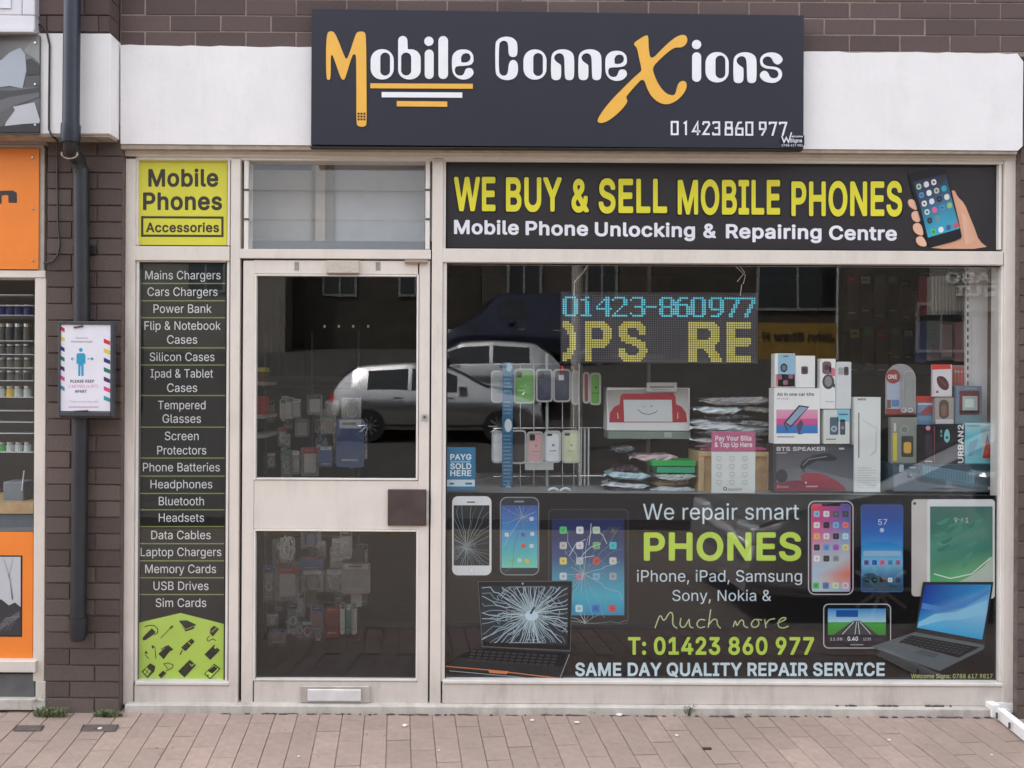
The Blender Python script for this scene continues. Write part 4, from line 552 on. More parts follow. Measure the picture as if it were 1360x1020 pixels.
# wall over the fascia
YW=-.03
wl=thing('brick_wall','dark brown brick wall of long bricks above the white fascia','wall',(0,YW,2.9))
zt=P(700,60,YW).z-.04
m=MB(); m.box(P(160,30,YW).x,3.4,YW+.001,.25,zt,4.79,PALEM); m.build('mortar',wl)
for r_ in range(6):
    z0=zt+.018+r_*CH; st=P(160,30,YW).x+(0 if r_%2==0 else -.117)+.115
    x=st-.234
    while x<3.3:
        a=max(x,P(160,30,YW).x); b_=min(x+.234,3.4)
        if b_-a>.03: brick(wl,a,b_,z0,z0+CH,YW,BRICK)
        x+=.234
# upper floors as a plain body so that the building has its height
ub=MB(); ub.box(-9,11,.26,6,2.6,4.8,MORTAR); ub.box(-9,11,.0,6,4.8,5.0,BRICK); kind(ub.build('building_body'),'structure')
# upper pier, standing proud of the wall
YQ=-.13
up=thing('brick_pier','upper brick pier with a plastered capping, standing proud of the wall above','pier',(P(110,20,YQ).x,YQ,2.75))
xa,xb=P(-60,20,YQ).x,P(146,20,YQ).x
m=MB(); m.box(xa,xb-.003,YQ+.006,.2,P(100,46,YQ).z+.0,3.6,MORTAR); m.build('mortar',up)
zq=P(100,44,YQ).z
for r_ in range(5):
    z0=zq+.004+r_*CH; ws=[xb]
    x=xb-(.117 if r_%2 else .05); 
    while x>xa: ws.append(x); x-=.234
    ws.append(xa); ws=ws[::-1]
    for a,b_ in zip(ws,ws[1:]):
        if b_-a>.02: brick(up,a,b_,z0,z0+CH,YQ,BRICK)
    # return face
    o=brick(up,-.05,.05,z0,z0+CH,YQ,BRICK); o.rotation_euler=(0,0,R_(90)); o.scale=(.088,.07,CH-.007); o.location=Vector((xb+.001,YQ+.052,z0+CH/2))-up.location
# ---------------------------------------------------------------- fascia beam
def wavy_top(x0,x1,z,n=70,a=.003): return [(x1+(x0-x1)*i/n,z+random.uniform(-a,a*.6)) for i in range(n+1)]
YFA=-.045
fs=thing('fascia_beam','long white painted fascia beam with peeling top edge over the shopfront','fascia',(0,YFA,2.65))
xl,xr=P(160,130,YFA).x,P(1358,130,YFA).x; 
def fz(px,py): return P(px,py,YFA)
m=MB()
pl=[fz(160,191),fz(1352,200),fz(1358,194),fz(1359,82),fz(1351,71)]
pts=[(p.x,p.z) for p in pl]
tl,tr_=fz(160,60),fz(1351,71)
for i in range(1,90):
    t=i/90; pts.append((tr_.x+(tl.x-tr_.x)*t,tr_.z+(tl.z-tr_.z)*t+random.uniform(-.004,.003)))
pts.append((tl.x,tl.z))
m.prism(pts,YFA,.0,FASCIA); m.build('beam',fs)
m=MB(); a,b_=fz(160,197),fz(1352,204); m.prism([(a.x,a.z),(b_.x,b_.z),(pl[1].x,pl[1].z-.001),(pl[0].x,pl[0].z-.001)],YFA+.006,.02,LIP); m.build('drip_edge',fs)
# pier capping
cp=thing('pier_capping','white plastered block wrapped round the pier, drainpipe running down its face','capping',(P(100,110,YQ).x,YQ,2.6))
m=MB(); xa2,xb2=P(-60,110,YQ).x,P(147,110,YQ).x; z0,z1=P(100,178,YQ).z,P(100,44,YQ).z
m.box(xa2,xb2,YQ,.1,z0,z1,FASCIA,bev=.004); m.build('block',cp)
m=MB(); m.box(xa2-.0,xb2-.008,YQ+.008,.08,z0-.010,z0-.001,LIP); m.build('underside_board',cp)
# chamfer of brick at foot of upper pier behind
# ---------------------------------------------------------------- shopfront joinery
SF=thing('shopfront','off-white painted shopfront frame with mullions, transoms and low panels','shopfront',(0,0,0))
def fr(name,x0,y0,x1,y1,yf=0,yb=.09,m=None,bev=.002,parent=SF):
    X0,X1,Z0,Z1=RC(x0,y0,x1,y1,yf); b=MB(); b.box(X0,X1,yf,yb,Z0,Z1,m or FRAME,bev=bev); return b.build(name,parent)
fr('head',165,199,1350,210,-.004)
fr('head_bead',183,210.5,1340,215,.010,m=BEAD)
fr('jamb',165,210.6,178,936,0)
fr('mullion',305,210.6,317.5,936,0)
fr('mullion',572.5,210.6,587,936,0)
fr('jamb',1333,210.6,1349.5,936,0)
fr('transom',178.3,327,304.7,346,.001)
fr('transom',318.3,331,572.2,343.5,-.002)
fr('transom',587.3,332,1332.7,350,.001)
fr('stall_riser',178.3,910,304.7,936,.003)
fr('stall_riser',587.3,910,1332.7,936,.003)
fr('sill',179,905.8,304,910,-.005,m=BEAD)
fr('sill',588,905.8,1332,910,-.006,m=BEAD)
def beads(x0,y0,x1,y1,w=3.5,yf=.012):
    fr('glazing_bead',x0-w,y0-w*.8,x0,y1,yf,m=BEAD); fr('glazing_bead',x1,y0-w*.8,x1+w,y1,yf,m=BEAD)
    fr('glazing_bead',x0,y0-w*.8,x1,y0,yf+.001,m=BEAD); 
def gasket(x0,y0,x1,y1,yf=.024,parent=SF):
    for q in ((x0,y0,x0+1.5,y1),(x1-1.5,y0,x1,y1),(x0+1.5,y0,x1-1.5,y0+1.5),(x0+1.5,y1-1.2,x1-1.5,y1)): fr('gasket',*q,yf,.0295,m=GAP,bev=0,parent=parent)
gasket(592,351.5,1329,905); gasket(183.4,348.4,299.8,905); gasket(592,216,1327,331.5)
beads(183,211.5,302,326); beads(183,348,300,905.5); beads(592,216,1327,331.5); beads(592,351,1329,905.5,5)
def pane(name,x0,y0,x1,y1,Y=.03,m=None,parent=SF,t=.006):
    X0,X1,Z0,Z1=RC(x0-1,y0-1,x1+1,y1+1,Y); b=MB(); b.box(X0,X1,Y,Y+t,Z0,Z1,m or GLASS); return b.build(name,parent)
pane('glass_pane',183,348,300,906); pane('glass_pane',592,350,1329,906)
pane('glass_pane',183,210,302,327,.036); pane('glass_pane',592,215,1327,332,.036)
# step
st=MB(); X0,X1,_,_=RC(163,940,1347,940,-.05); st.box(X0,X1,-.032,.12,-.03,.036,STEP,bev=.004)
kind(tag(st.build('door_step'),'worn pale concrete threshold strip running under the whole shopfront','step'),'structure')
# louvre window
def louvres():
    for yy0,yy1 in ((215,252),(253,291),(292,329)):
        X0,X1,_,_=RC(331,270,564,270,.02); Z1=P(450,yy0,.02).z; Z0=P(450,yy1,.02).z
        b=MB(); t=.006; 
        v=[(X0,.012,Z0-.006),(X1,.012,Z0-.006),(X1,.034,Z1),(X0,.034,Z1),(X0,.018,Z0-.006),(X1,.018,Z0-.006),(X1,.040,Z1),(X0,.040,Z1)]
        b.tri_mesh(v,[(0,1,2,3),(7,6,5,4),(4,5,1,0),(3,2,6,7),(0,3,7,4),(1,5,6,2)],GLASS); b.build('louvre_blade',SF)
    for x0,x1 in ((324,330),(565,571)):
        fr('louvre_channel',x0,213,x1,331,.008,m=BEAD)
    for x in (324,565):
        for y in (252,291): fr('louvre_clip',x,y-1.2,x+6,y+1,.004,.02,m=DGREY,bev=0)
louvres()
# ---------------------------------------------------------------- door
DR=thing('shop_door','off-white glazed shop door with two panes, letterbox and brown kick patch','door',(P(321,936).x,.0,.04))
YD=.006
fr('stile',321.6,346,337,935,YD,.05,parent=DR); fr('stile',555.5,346,569.8,935,YD,.05,parent=DR)
fr('rail',337.3,346,555.2,364,YD+.002,.05,parent=DR); fr('rail',337.3,638,555.2,703,YD+.002,.05,parent=DR); fr('rail',337.3,905,555.2,935,YD+.002,.05,parent=DR)
for (x0,y0,x1,y1) in ((339,364.5,554,637.5),(337.8,703.5,553.5,904.5)):
    for q in ((x0-1.5,y0,x0+1,y1),(x1-1,y0,x1+1.5,y1),(x0+1,y0,x1-1,y0+2.2),(x0+1,y1-2.2,x1-1,y1)): fr('glazing_bead',*q,yf=YD-.003,yb=.03,m=BEAD,bev=.001,parent=DR)
    pane('glass_pane',x0,y0,x1,y1,.022,parent=DR)
for q in ((318.3,343.8,323,936),(568,343.8,572.2,936),(323,343.8,568,349),(323,932,568,937.5)): fr('door_gap',*q,.03,.05,m=GAP,bev=0)
dc=MB(); X0,X1,Z0,Z1=RC(433,346,477,363,-.012); dc.box(X0,X1,-.014,YD,Z0,Z1,mat('yellowed_tape',C(196,186,174),.5,bump=.6),bev=.003); dc.build('taped_patch',DR)
fr('door_closer_arm',537,344.6,568,349,-.012,YD+.002,m=mat('tired_bronze_paint',C(160,143,128),.5),parent=DR)
for x in (394,502): fr('tape_mark',x-3,348,x+3,359,YD,.05,m=mat('grey_adhesive_marks',C(150,144,138),.7),bev=0,parent=DR)
kp=MB(); X0,X1,Z0,Z1=RC(515,650,566,698,-.002); kp.box(X0,X1,-.006,YD+.002,Z0,Z1,mat('worn_brown_metal',C(74,62,60),.45,var=.35,scale=8,bump=.5,bscale=25),bev=.002); o=kp.build('handle_cover',DR); 
kq=MB(); X0,X1,Z0,Z1=RC(566.3,652,569.5,696,-.008); kq.box(X0,X1,-.010,YD+.002,Z0,Z1,STEEL,bev=.001); kq.build('handle_edge',DR)
lk=MB(); p=P(564,554,0); lk.tube([(p.x,YD,p.z),(p.x,-.008,p.z)],.014,STEEL,n=16); lk.tube([(p.x,-.008,p.z),(p.x,-.0095,p.z)],.006,DGREY,n=10); lk.build('lock',DR,smooth=False)
lb=MB(); X0,X1,Z0,Z1=RC(399,911,491,933,0); lb.box(X0,X1,-.004,YD+.003,Z0,Z1,mat('worn_aluminium',C(190,184,176),.4,.3,var=.15),bev=.002); lbo=lb.build('letterbox',DR)
lb=MB(); X0,X1,Z0,Z1=RC(409,914.5,480,930,0); lb.box(X0,X1,-.012,-.0045,Z0,Z1,mat('white_flap',C(226,222,222),.35),bev=.003); lb.build('letterbox_flap',lbo)
# interior room shell
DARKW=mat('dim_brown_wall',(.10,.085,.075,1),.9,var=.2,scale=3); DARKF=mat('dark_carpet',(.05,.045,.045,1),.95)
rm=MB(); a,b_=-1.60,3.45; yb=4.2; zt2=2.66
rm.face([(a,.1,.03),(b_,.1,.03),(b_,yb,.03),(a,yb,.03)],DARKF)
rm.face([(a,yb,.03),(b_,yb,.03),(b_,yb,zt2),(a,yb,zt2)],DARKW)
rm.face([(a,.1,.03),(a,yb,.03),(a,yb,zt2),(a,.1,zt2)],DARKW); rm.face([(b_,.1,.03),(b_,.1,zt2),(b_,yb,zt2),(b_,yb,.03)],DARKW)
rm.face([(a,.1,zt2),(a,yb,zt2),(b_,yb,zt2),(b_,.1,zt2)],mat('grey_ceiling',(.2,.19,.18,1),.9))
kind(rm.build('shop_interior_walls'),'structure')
# plain brick fronts to either side, outside the photograph's frame
BW=bpy.data.materials.new('laid_brown_brick'); BW.use_nodes=True; n=BW.node_tree; b=n.nodes['Principled BSDF']
br=n.nodes.new('ShaderNodeTexBrick'); tc=n.nodes.new('ShaderNodeTexCoord'); mp=n.nodes.new('ShaderNodeMapping'); mp.inputs['Rotation'].default_value=(R_(90),0,0); n.links.new(tc.outputs['Object'],mp.inputs[0]); n.links.new(mp.outputs[0],br.inputs['Vector'])
br.inputs['Scale'].default_value=1; br.inputs['Brick Width'].default_value=.234; br.inputs['Row Height'].default_value=CH; br.inputs['Mortar Size'].default_value=.006
br.inputs['Color1'].default_value=C(97,82,80); br.inputs['Color2'].default_value=C(84,72,68); br.inputs['Mortar'].default_value=C(112,99,93); n.links.new(br.outputs[0],b.inputs['Base Color']); b.inputs['Roughness'].default_value=.88
sw=MB(); sw.box(X0r+.361,10.5,.02,.3,-.3,2.75,BW); sw.box(-9,-4.01,.02,.3,-.3,2.75,BW); sw.box(3.4,10.5,YW,.02,2.74,4.79,BW); sw.box(-9,P(-60,110,YQ).x-.01,YW,.02,2.74,4.79,BW); kind(sw.build('neighbouring_front_wall'),'structure')
# ---------------------------------------------------------------- main shop sign
YS=-.09
SG=thing('shop_sign','wide charcoal sign panel with gold and white lettering and a phone number, over the window','sign',(P(740,105,YS).x,YS,P(740,195,YS).z))
m=MB(); f=lambda p:(P(p[0],p[1],YS).x,P(p[0],p[1],YS).z)
m.prism([f((413,192)),f((1067,197)),f((1067.5,20.5)),f((414,12))],YS,YFA-.001,SIGNB); m.build('panel',SG)
m=MB()
for a,b_ in (((411.5,192.5),(1068,197.7)),): 
    p,q=f(a),f(b_); m.box(p[0],q[0],YS+.004,YFA-.002,q[1]-.003,q[1],BLACK)
m.build('bottom_trim',SG)
def letter(name,polys,scale,org,mt,dx=0,dy=0,n=2,sm=True):
    pr=Print(YS); 
    for outer,holes in polys:
        g=lambda l,c: [(org[0]+(x+dx)/scale,org[1]+(y+dy)/scale) for x,y in (chaikin(l,n) if c else l)]
        pr.layer=2; pr.poly(g(outer,sm),(1,1,1,1),[g(h,False) for h in holes],m=mt,th=.0022)
    return pr.build(name,SG)
s1=34/3
letter('letter',[([(150,838),(150,170),(225,125),(292,165),(420,500),(455,562),(492,500),(590,190),(625,140),(725,138),(752,200),(758,1000),(760,1530),(740,1560),(690,1575),(630,1560),(606,1525),(606,1020),(603,530),(590,480),(545,480),(440,845),(405,872),(365,830),(255,500),(228,490),(220,530),(220,845),(185,875)],[])],s1,(420,30),GOLD,n=2)
pr=Print(YS); pr.layer=9
for r_ in range(3):
    for c_ in range(3): x=475+c_*3.9; y=150+r_*3.8; pr.rect(x,y,x+2.7,y+2.6,C(60,50,50))
pr.build('keypad_mark',SG)
letter('letter',[(rr(820,405,1168,860,165),[rr(965,455,1112,803,73)])],s1,(420,30),WHITEL,sm=False)
def arc(cx,cy,r,a0,a1,n=8,ry=None): return [(cx+r*math.cos(R_(a0+(a1-a0)*k/n)),cy+(ry or r)*math.sin(R_(a0+(a1-a0)*k/n))) for k in range(n+1)]
letter('letter',[(arc(170,275,70,180,360)+[(245,405),(330,408)]+arc(300,548,140,-80,0,6)+arc(270,720,170,0,180,12,140),[rr(145,455,297,800,74)])],s1,(520,30),WHITEL,sm=False)
def letter_i(org,sc,c,d): 
    letter('letter',[(ell(c[0],c[1],c[2]),[])],sc,org,WHITEL,sm=False); letter('letter',[(rr(*d),[])],sc,org,WHITEL,sm=False)
letter_i((520,30),s1,(563,285,70),(500,410,635,852,67))
letter('letter',[(rr(706,207,850,852,71),[])],s1,(520,30),WHITEL,sm=False)
E_=[(1235,560),(1228,480),(1170,420),(1080,404),(985,420),(920,485),(908,560),(910,720),(940,795),(1000,845),(1085,865),(1170,845),(1225,795),(1238,750),(1215,698),(1165,684),(1115,700),(1098,755),(1075,795),(1030,806),(970,785),(948,720),(965,668),(1010,656),(1110,655),(1195,640),(1230,600)]
Eh=[(1050,600),(1045,530),(1070,480),(1120,462),(1170,475),(1192,520),(1180,570),(1140,600),(1090,608)]
letter('letter',[(E_,[Eh])],s1,(520,30),WHITEL)
letter('letter',[([(200,330),(222,275),(280,230),(370,212),(460,230),(518,280),(535,340),(535,480),(510,515),(468,525),(425,512),(400,475),(396,330),(375,288),(328,272),(285,290),(256,330),(253,740),(285,792),(330,808),(375,790),(393,740),(403,635),(425,582),(468,562),(515,580),(543,635),(543,765),(500,835),(440,863),(370,872),(290,855),(230,808),(202,745)],[])],s1,(640,30),WHITEL)
letter('letter',[(rr(625,408,972,862,165),[rr(772,462,918,808,73)])],s1,(640,30),WHITEL,sm=False)
N_=[(20,540),(40,465),(105,418),(200,402),(290,420),(350,465),(370,540),(368,825),(340,862),(297,872),(250,862),(226,825),(222,540),(200,482),(150,460),(93,478),(62,530),(85,582),(130,615),(168,640),(172,675),(172,825),(145,862),(97,872),(50,862),(20,825)]
letter('letter',[(N_,[])],s1,(730,30),WHITEL); letter('letter',[(N_,[])],s1,(730,30),WHITEL,dx=410)
letter('letter',[(E_,[Eh])],s1,(730,30),WHITEL,dx=-73,dy=21)
X_=[(440,135),(500,90),(575,46),(590,70),(592,180),(612,300),(740,165),(840,78),(900,50),(945,48),(968,80),(965,120),(940,155),(905,172),(850,168),(790,205),(700,285),(626,365),(650,450),(700,550),(760,615),(810,634),(850,628),(865,560),(885,508),(925,490),(958,508),(962,560),(920,635),(850,695),(780,722),(710,713),(645,672),(588,595),(543,458),(460,545),(378,640),(375,660),(392,690),(350,752),(280,822),(200,882),(135,904),(98,892),(102,858),(150,780),(240,670),(350,560),(450,460),(524,398),(522,370),(500,270),(480,170)]
letter('letter',[(X_,[])],7.2875,(780,40),GOLD,n=2)
letter_i((910,40),9.0667,(135,177,56),(82,270,190,625,54))
letter('letter',[(rr(243,268,522,632,130),[rr(362,308,482,584,60)])],9.0667,(910,40),WHITEL,sm=False)
letter('letter',[(N_,[])],s1,(910+578/9.0667-20/s1,40+268/9.0667-404/s1),WHITEL)
letter('letter',[([(895,378),(910,320),(965,280),(1040,268),(1115,285),(1165,330),(1172,372),(1137,412),(1100,418),(1062,393),(1038,335),(990,315),(942,335),(926,380),(948,422),(1000,440),(1090,445),(1148,475),(1168,530),(1152,592),(1100,630),(1040,642),(955,625),(905,582),(894,540),(918,500),(962,490),(998,518),(1015,567),(1060,588),(1108,572),(1126,530),(1105,488),(1060,473),(975,468),(915,440)],[])],9.0667,(910,40),WHITEL)
for (x0,y0,x1,y1,mt) in ((492,111,628,117.5,GOLD),(507,122.5,614,129.5,WHITEL),(527,134.5,594,141.5,GOLD)):
    pr=Print(YS); pr.layer=2; pr.poly([(x0,y0),(x1,y0+.6),(x1,y1+.6),(x0,y1)],(1,1,1,1),m=mt,th=.002); pr.build('underline_bar',SG)
# squared phone digits drawn with strokes; each in a 10 x 18 cell
DG={'0':[[(1,1),(9,1),(9,17),(1,17)],'c'],'1':[[(3,3),(6,1),(6,18)]],'4':[[(7.5,18),(7.5,1),(1,13),(11,13)]],'2':[[(1,4.5),(2,1),(8.5,1),(9.5,4),(1.5,16.5),(10,16.5)]],'3':[[(1,3.5),(1.5,1),(9,1),(9,8),(3,8.8)],[(9,8.8),(9.3,16.8),(1,16.8),(.8,14)]],
'8':[[(1.5,1),(9,1),(9,8),(1.5,8)],'c',[(1,9),(9.6,9),(9.6,17),(1,17)],'c'],'6':[[(8.5,1),(4,1.5),(1,9),(1,17),(9.5,17),(9.5,9),(1.5,9)]],'9':[[(8.5,9.5),(1.5,9.5),(1.5,1),(9,1),(9,9),(4,18)]],'7':[[(1,3.5),(1,1),(9.5,1),(4.5,18)]]}
pr=Print(YS); pr.layer=2
for k,(c,x) in enumerate((('0',891),('1',905),('4',919),('2',932.5),('3',946),('8',962.5),('6',976.5),('0',990),('9',1007.5),('7',1021),('7',1034.5))):
    L=DG[c]; i=0
    while i<len(L):
        cl=i+1<len(L) and L[i+1]=='c'; pr.ribbon([(x+a,161+b_*1.02+.12*k) for a,b_ in L[i]],2.5,C(235,236,242),cl); pr.layer+=.25; i+=2 if cl else 1
pr.build('phone_number',SG)
pr=Print(YS); pr.layer=4
pr.poly([(1036,183),(1068,180),(1068,193),(1060,198.5),(1042,197),(1036,190)],C(44,45,52)); pr.up()
pr.ribbon([(1038,181),(1041,189),(1044,183),(1047,189),(1051,176)],1.8,C(230,230,236)); pr.text('elcome',1051,1066,182.5,2.6,'B',C(225,225,230)); pr.text('Signs',1049,1065,189,4.6,'B',C(225,225,230)); pr.text('0788 617 981',1038,1066,194.5,2.8,'B',C(205,205,210)); pr.build('sign_maker_mark',SG)
# ---------------------------------------------------------------- yellow side sign
def panel(nm,lab,cat,x0,y0,x1,y1,Y,col,th=.003,m=None,parent=None):
    X0,X1,Z0,Z1=RC(x0,y0,x1,y1,Y); t=thing(nm,lab,cat,((X0+X1)/2,Y,Z0)) if lab else None
    return t,(X0,X1,Z0,Z1)
def board(parent,name,x0,y0,x1,y1,Y,col,th=.003,m=None):
    X0,X1,Z0,Z1=RC(x0,y0,x1,y1,Y); b=MB(); b.box(X0,X1,Y,Y+th,Z0,Z1,m or SIGNP,col); return b.build(name,parent)
LIME=C(224,220,76); LIME2=C(200,232,98); DK=C(44,42,45)
t,_=panel('window_sign','small yellow-green sign reading Mobile Phones Accessories, at the top left of the shopfront','sign',183,211,302,326,.030,None)
board(t,'panel',183.5,211,301.5,325.5,.030,LIME)
pr=Print(.030,SIGNP); pr.text('Mobile',197,290,247,22.5,'B',C(66,58,52)); pr.text('Phones',190,295,278,22.5,'B',C(66,58,52)); pr.build('lettering',t)
pr=Print(.030,SIGNP); o_=[(187.5,287),(297,287.5),(297,315),(187.5,314.5)]; i_=[(190.5,290),(294,290.5),(294,312),(190.5,311.5)]; pr.poly(o_,C(66,58,52),[i_]); pr.text('Accessories',194,291,308,12.2,'B',C(66,58,52)); pr.build('lettering_box',t)
# ---------------------------------------------------------------- list of services behind the side glass
YV=.040
t,_=panel('window_sign','tall black list of phone accessories with lime lines and icons, left of the door','sign',183,347,300,906,YV,None)
for (a,b_) in zip((348,377,400,422.3,462.8,485.3,525.8,567.8,608.8,632.8,655.8,677.3,699.8,722.3,745.3,767.8,790),(376,399,421.3,461.8,484.3,524.8,566.8,607.8,631.8,654.8,676.3,698.8,721.3,744.3,766.8,789,905)):
    board(t,'panel_strip',183.5,a,300,b_,YV,C(40,41,43,.55) if a>370 else C(34,52,52,.6),.002,PRINT)
pr=Print(YV)
for y in (376.5,399.5,422,462,484.8,525.3,567.3,608.3,632.3,655.3,677,699.3,722,744.8,767.3,789.5): pr.rect(184,y-.7,299,y+.7,C(150,158,92))
pr.build('divider_lines',t)
LST=[('Mains Chargers',193,293,371),('Cars Chargers',196,289,393),('Power Bank',204,281,415.5),('Flip & Notebook',192,293,438),('Cases',222,262,456.5),('Silicon Cases',199,285,479.5),('Ipad & Tablet',200,283,501.5),('Cases',222,262,520.5),('Tempered',210,273,543.5),('Glasses',216,267,561.5),('Screen',219,264,584.5),('Protectors',209,274,603.5),('Phone Batteries',190,292,626),('Headphones',200,282,648.5),('Bluetooth',211,271,671),('Headsets',211,271,693),('Data Cables',201,280,716),('Laptop Chargers',187,294,738.5),('Memory Cards',193,287,761),('USB Drives',204,277,783.5),('Sim Cards',207,274,806)]
for s,x0,x1,b_ in LST:
    pr=Print(YV); pr.layer=2; pr.text(s,x0,x1,b_,11.2,'R',C(236,238,240)); pr.build('lettering',t)
pr=Print(YV); pr.layer=2; K=C(48,50,40); pr.poly([(184,827),(240,814),(299,829),(299,904.5),(184,904.5)],LIME2)
G=lambda l:[(170+x/8.5,800+y/8.5) for x,y in l]
pr.up()
pr.poly(G([(270,290),(315,335),(280,370),(200,425),(175,428),(165,405),(190,370)]),K); pr.ribbon(G([(190,275),(240,258),(300,262),(338,300),(335,345),(290,368)]),1.2,K)
pr.ribbon(G([(368,405),(490,280)]),1,K); pr.ribbon(G([(475,295),(508,265)]),2.4,K)
pr.poly(G([(575,205),(665,200),(770,250),(740,300),(650,328)]),K); pr.up(); pr.ribbon(G([(600,240),(650,305),(760,262)]),.8,C(190,205,110)); 
pr.poly(G([(975,262),(1030,300),(960,385),(925,350),(935,290)]),K); pr.ribbon(G([(925,375),(890,410),(905,438),(960,410),(995,430)]),1,K); pr.up(); pr.ribbon(G([(945,335),(1000,285)]),.9,C(190,205,110))
pr.poly(G([(200,540),(228,575),(190,580)]),K); pr.ribbon(G([(195,590),(240,635)]),.9,K); pr.poly(G([(270,478),(305,500),(275,525)]),K); pr.ribbon(G([(305,500),(318,635)]),.9,K)
pr.poly(G([(455,478),(515,530),(470,555),(405,640),(345,580)]),K); pr.ribbon(G([(375,530),(440,490)]),1.2,K)
pr.poly(G([(720,405),(755,440),(710,490),(650,550),(600,510),(670,445)]),K); pr.ribbon(G([(615,535),(590,590)]),1.4,K); pr.up(); pr.ribbon(G([(680,445),(715,480)]),.8,LIME2)
pr.poly(G([(975,475),(1040,540),(930,648),(865,585)]),K); pr.up(); pr.poly(G(ell(990,505,16,10)),LIME2)
pr.poly(G([(255,685),(310,720),(300,775),(222,852),(155,780)]),K); pr.up(); pr.poly(G([(215,730),(265,775),(222,830),(175,785)]),LIME2); pr.up(); pr.ribbon(G([(195,757),(245,802)]),.8,K); pr.ribbon(G([(240,752),(200,808)]),.8,K)
pr.poly(G([(400,768),(435,795),(380,855),(345,820)]),K); pr.ribbon(G([(430,770),(500,740),(515,705),(460,680),(405,690),(455,750)]),.9,K)
pr.poly(G([(700,645),(770,705),(640,845),(570,775)]),K); pr.up(); pr.ribbon(G([(700,690),(725,715),(760,680)]),1,LIME2)
pr.poly(G([(975,690),(1045,745),(930,865),(862,805)]),K); pr.up(); pr.poly(G([(970,705),(1028,748),(930,848),(876,803)]),LIME2); pr.up(); pr.poly(G([(975,712),(1015,745),(955,800),(905,770)]),K); pr.poly(G(ell(908,820,10,8)),K)
pr.build('icons_picture',t)
# ---------------------------------------------------------------- banner over the big window
YB=.033
t,_=panel('banner','long black banner reading WE BUY AND SELL MOBILE PHONES with a hand holding a phone','banner',592,216,1327,331,YB,None); BN=t
board(t,'panel',592,216,1327,331.5,YB,C(54,51,54,.75),.002,SIGNP)
pr=Print(YB,SIGNP); K=C(22,20,22,.6)
ws=[('WE',603,658,278.5,43.5),('BUY',672,746,279,43.5),('&',759,782,280,42),('SELL',795,886,281,43.5),('MOBILE',900,1036,283,44),('PHONES',1051,1198,285,44)]
for s,x0,x1,b_,cp_ in ws: pr.text(s,x0-2,x1+2,b_+2.0,cp_+4,'B',K)
pr.build('lettering_outline',t)
for s,x0,x1,b_,cp_ in ws:
    pr=Print(YB,SIGNP); pr.layer=2; pr.text(s,x0,x1,b_,cp_,'B',C(234,226,64)); pr.build('lettering',t)
for s,x0,x1,b_ in (('Mobile',604,666,310),('Phone',677,742,310.5),('Unlocking',753,868,313),('&',881,895,314),('Repairing',964,1060,318),('Centre',1101,1190,318)):
    b_=308.5+(x0-604)*.0165
    if s=='Unlocking': x0,x1=769,895-2; 
    pr=Print(YB,SIGNP)
    X={'Mobile':(603,689),'Phone':(698,781),'Unlocking':(790,923),'&':(934,951),'Repairing':(964,1091),'Centre':(1101,1191)}[s]
    pr.text(s,X[0],X[1],310+(X[0]-603)*.0155,18,'B',C(238,238,246),slope=.012); pr.build('lettering',t)
G=lambda l:[(1180+x/7.84,210+y/7.84) for x,y in l]
SK=C(226,170,140); SK2=C(236,190,164); SK3=C(205,138,108)
pr=Print(YB,SIGNP)
pr.poly(G(chaikin([(648,340),(690,335),(715,400),(790,470),(850,620),(900,740),(940,860),(1050,945),(400,945),(560,900),(740,850),(745,780),(690,520),(650,400)],1)),SK); pr.up()
pr.quadg(G([(760,560),(850,640),(930,850),(800,900)]),[SK2,SK,SK,SK2]); pr.up()
for pts in ([(200,430),(260,428),(290,480),(300,545),(255,530),(205,490)],[(232,570),(280,548),(320,560),(335,660),(290,668),(245,640)],[(245,700),(290,672),(340,690),(365,800),(330,808),(262,770)],[(275,840),(310,812),(360,820),(400,905),(370,925),(300,905)]):
    c=chaikin(pts,2); pr.poly(G([(x-3,y+4) for x,y in c]),SK3); pr.up(); pr.poly(G(c),SK2); pr.up()
pr.build('hand_picture',t)
pr=Print(YB,SIGNP); pr.layer=12
ph=chaikin([(195,185),(225,150),(560,105),(600,130),(760,800),(745,850),(440,925),(400,905)],1); pr.poly(G(ph),C(30,29,36)); pr.up()
pr.quadg(G([(250,250),(590,165),(650,420),(320,490)]),[C(54,60,84),C(50,52,76),C(70,110,140),C(60,80,110)]); pr.quadg(G([(320,490),(650,420),(735,735),(405,830)]),[C(60,80,110),C(70,120,150),C(60,170,200),C(60,180,210)]); pr.up()
import itertools
IC=[C(170,205,180),C(222,222,226),C(235,230,228),C(60,60,60),C(90,150,200),C(236,236,236),C(200,200,180),C(60,170,190),C(238,236,224),C(225,225,235),C(40,40,44),C(228,226,222),C(200,225,225),C(220,110,160),C(70,150,210),C(150,190,120),C(40,60,80),C(110,150,150),None,None,C(90,200,110),C(230,238,240),C(80,110,170),C(214,90,100)]
n_=0
for r_ in range(6):
    for c_ in range(4):
        col=IC[n_]; n_+=1
        if col is None: continue
        rr_=r_ if r_<5 else 5.35
        cx=308+c_*78+rr_*28.5; cy=300-c_*23+rr_*88; h=34
        q=[(cx-h+4,cy-h+12),(cx+h-14,cy-h-2),(cx+h-2,cy+h-12),(cx-h+14,cy+h+2)]; pr.poly(G(chaikin(q,1)),col)
        if n_%2: pr.up(); pr.poly(G(ell(cx,cy,13,8)),C(90,90,96)); pr.layer-=1
pr.build('phone_picture',t)
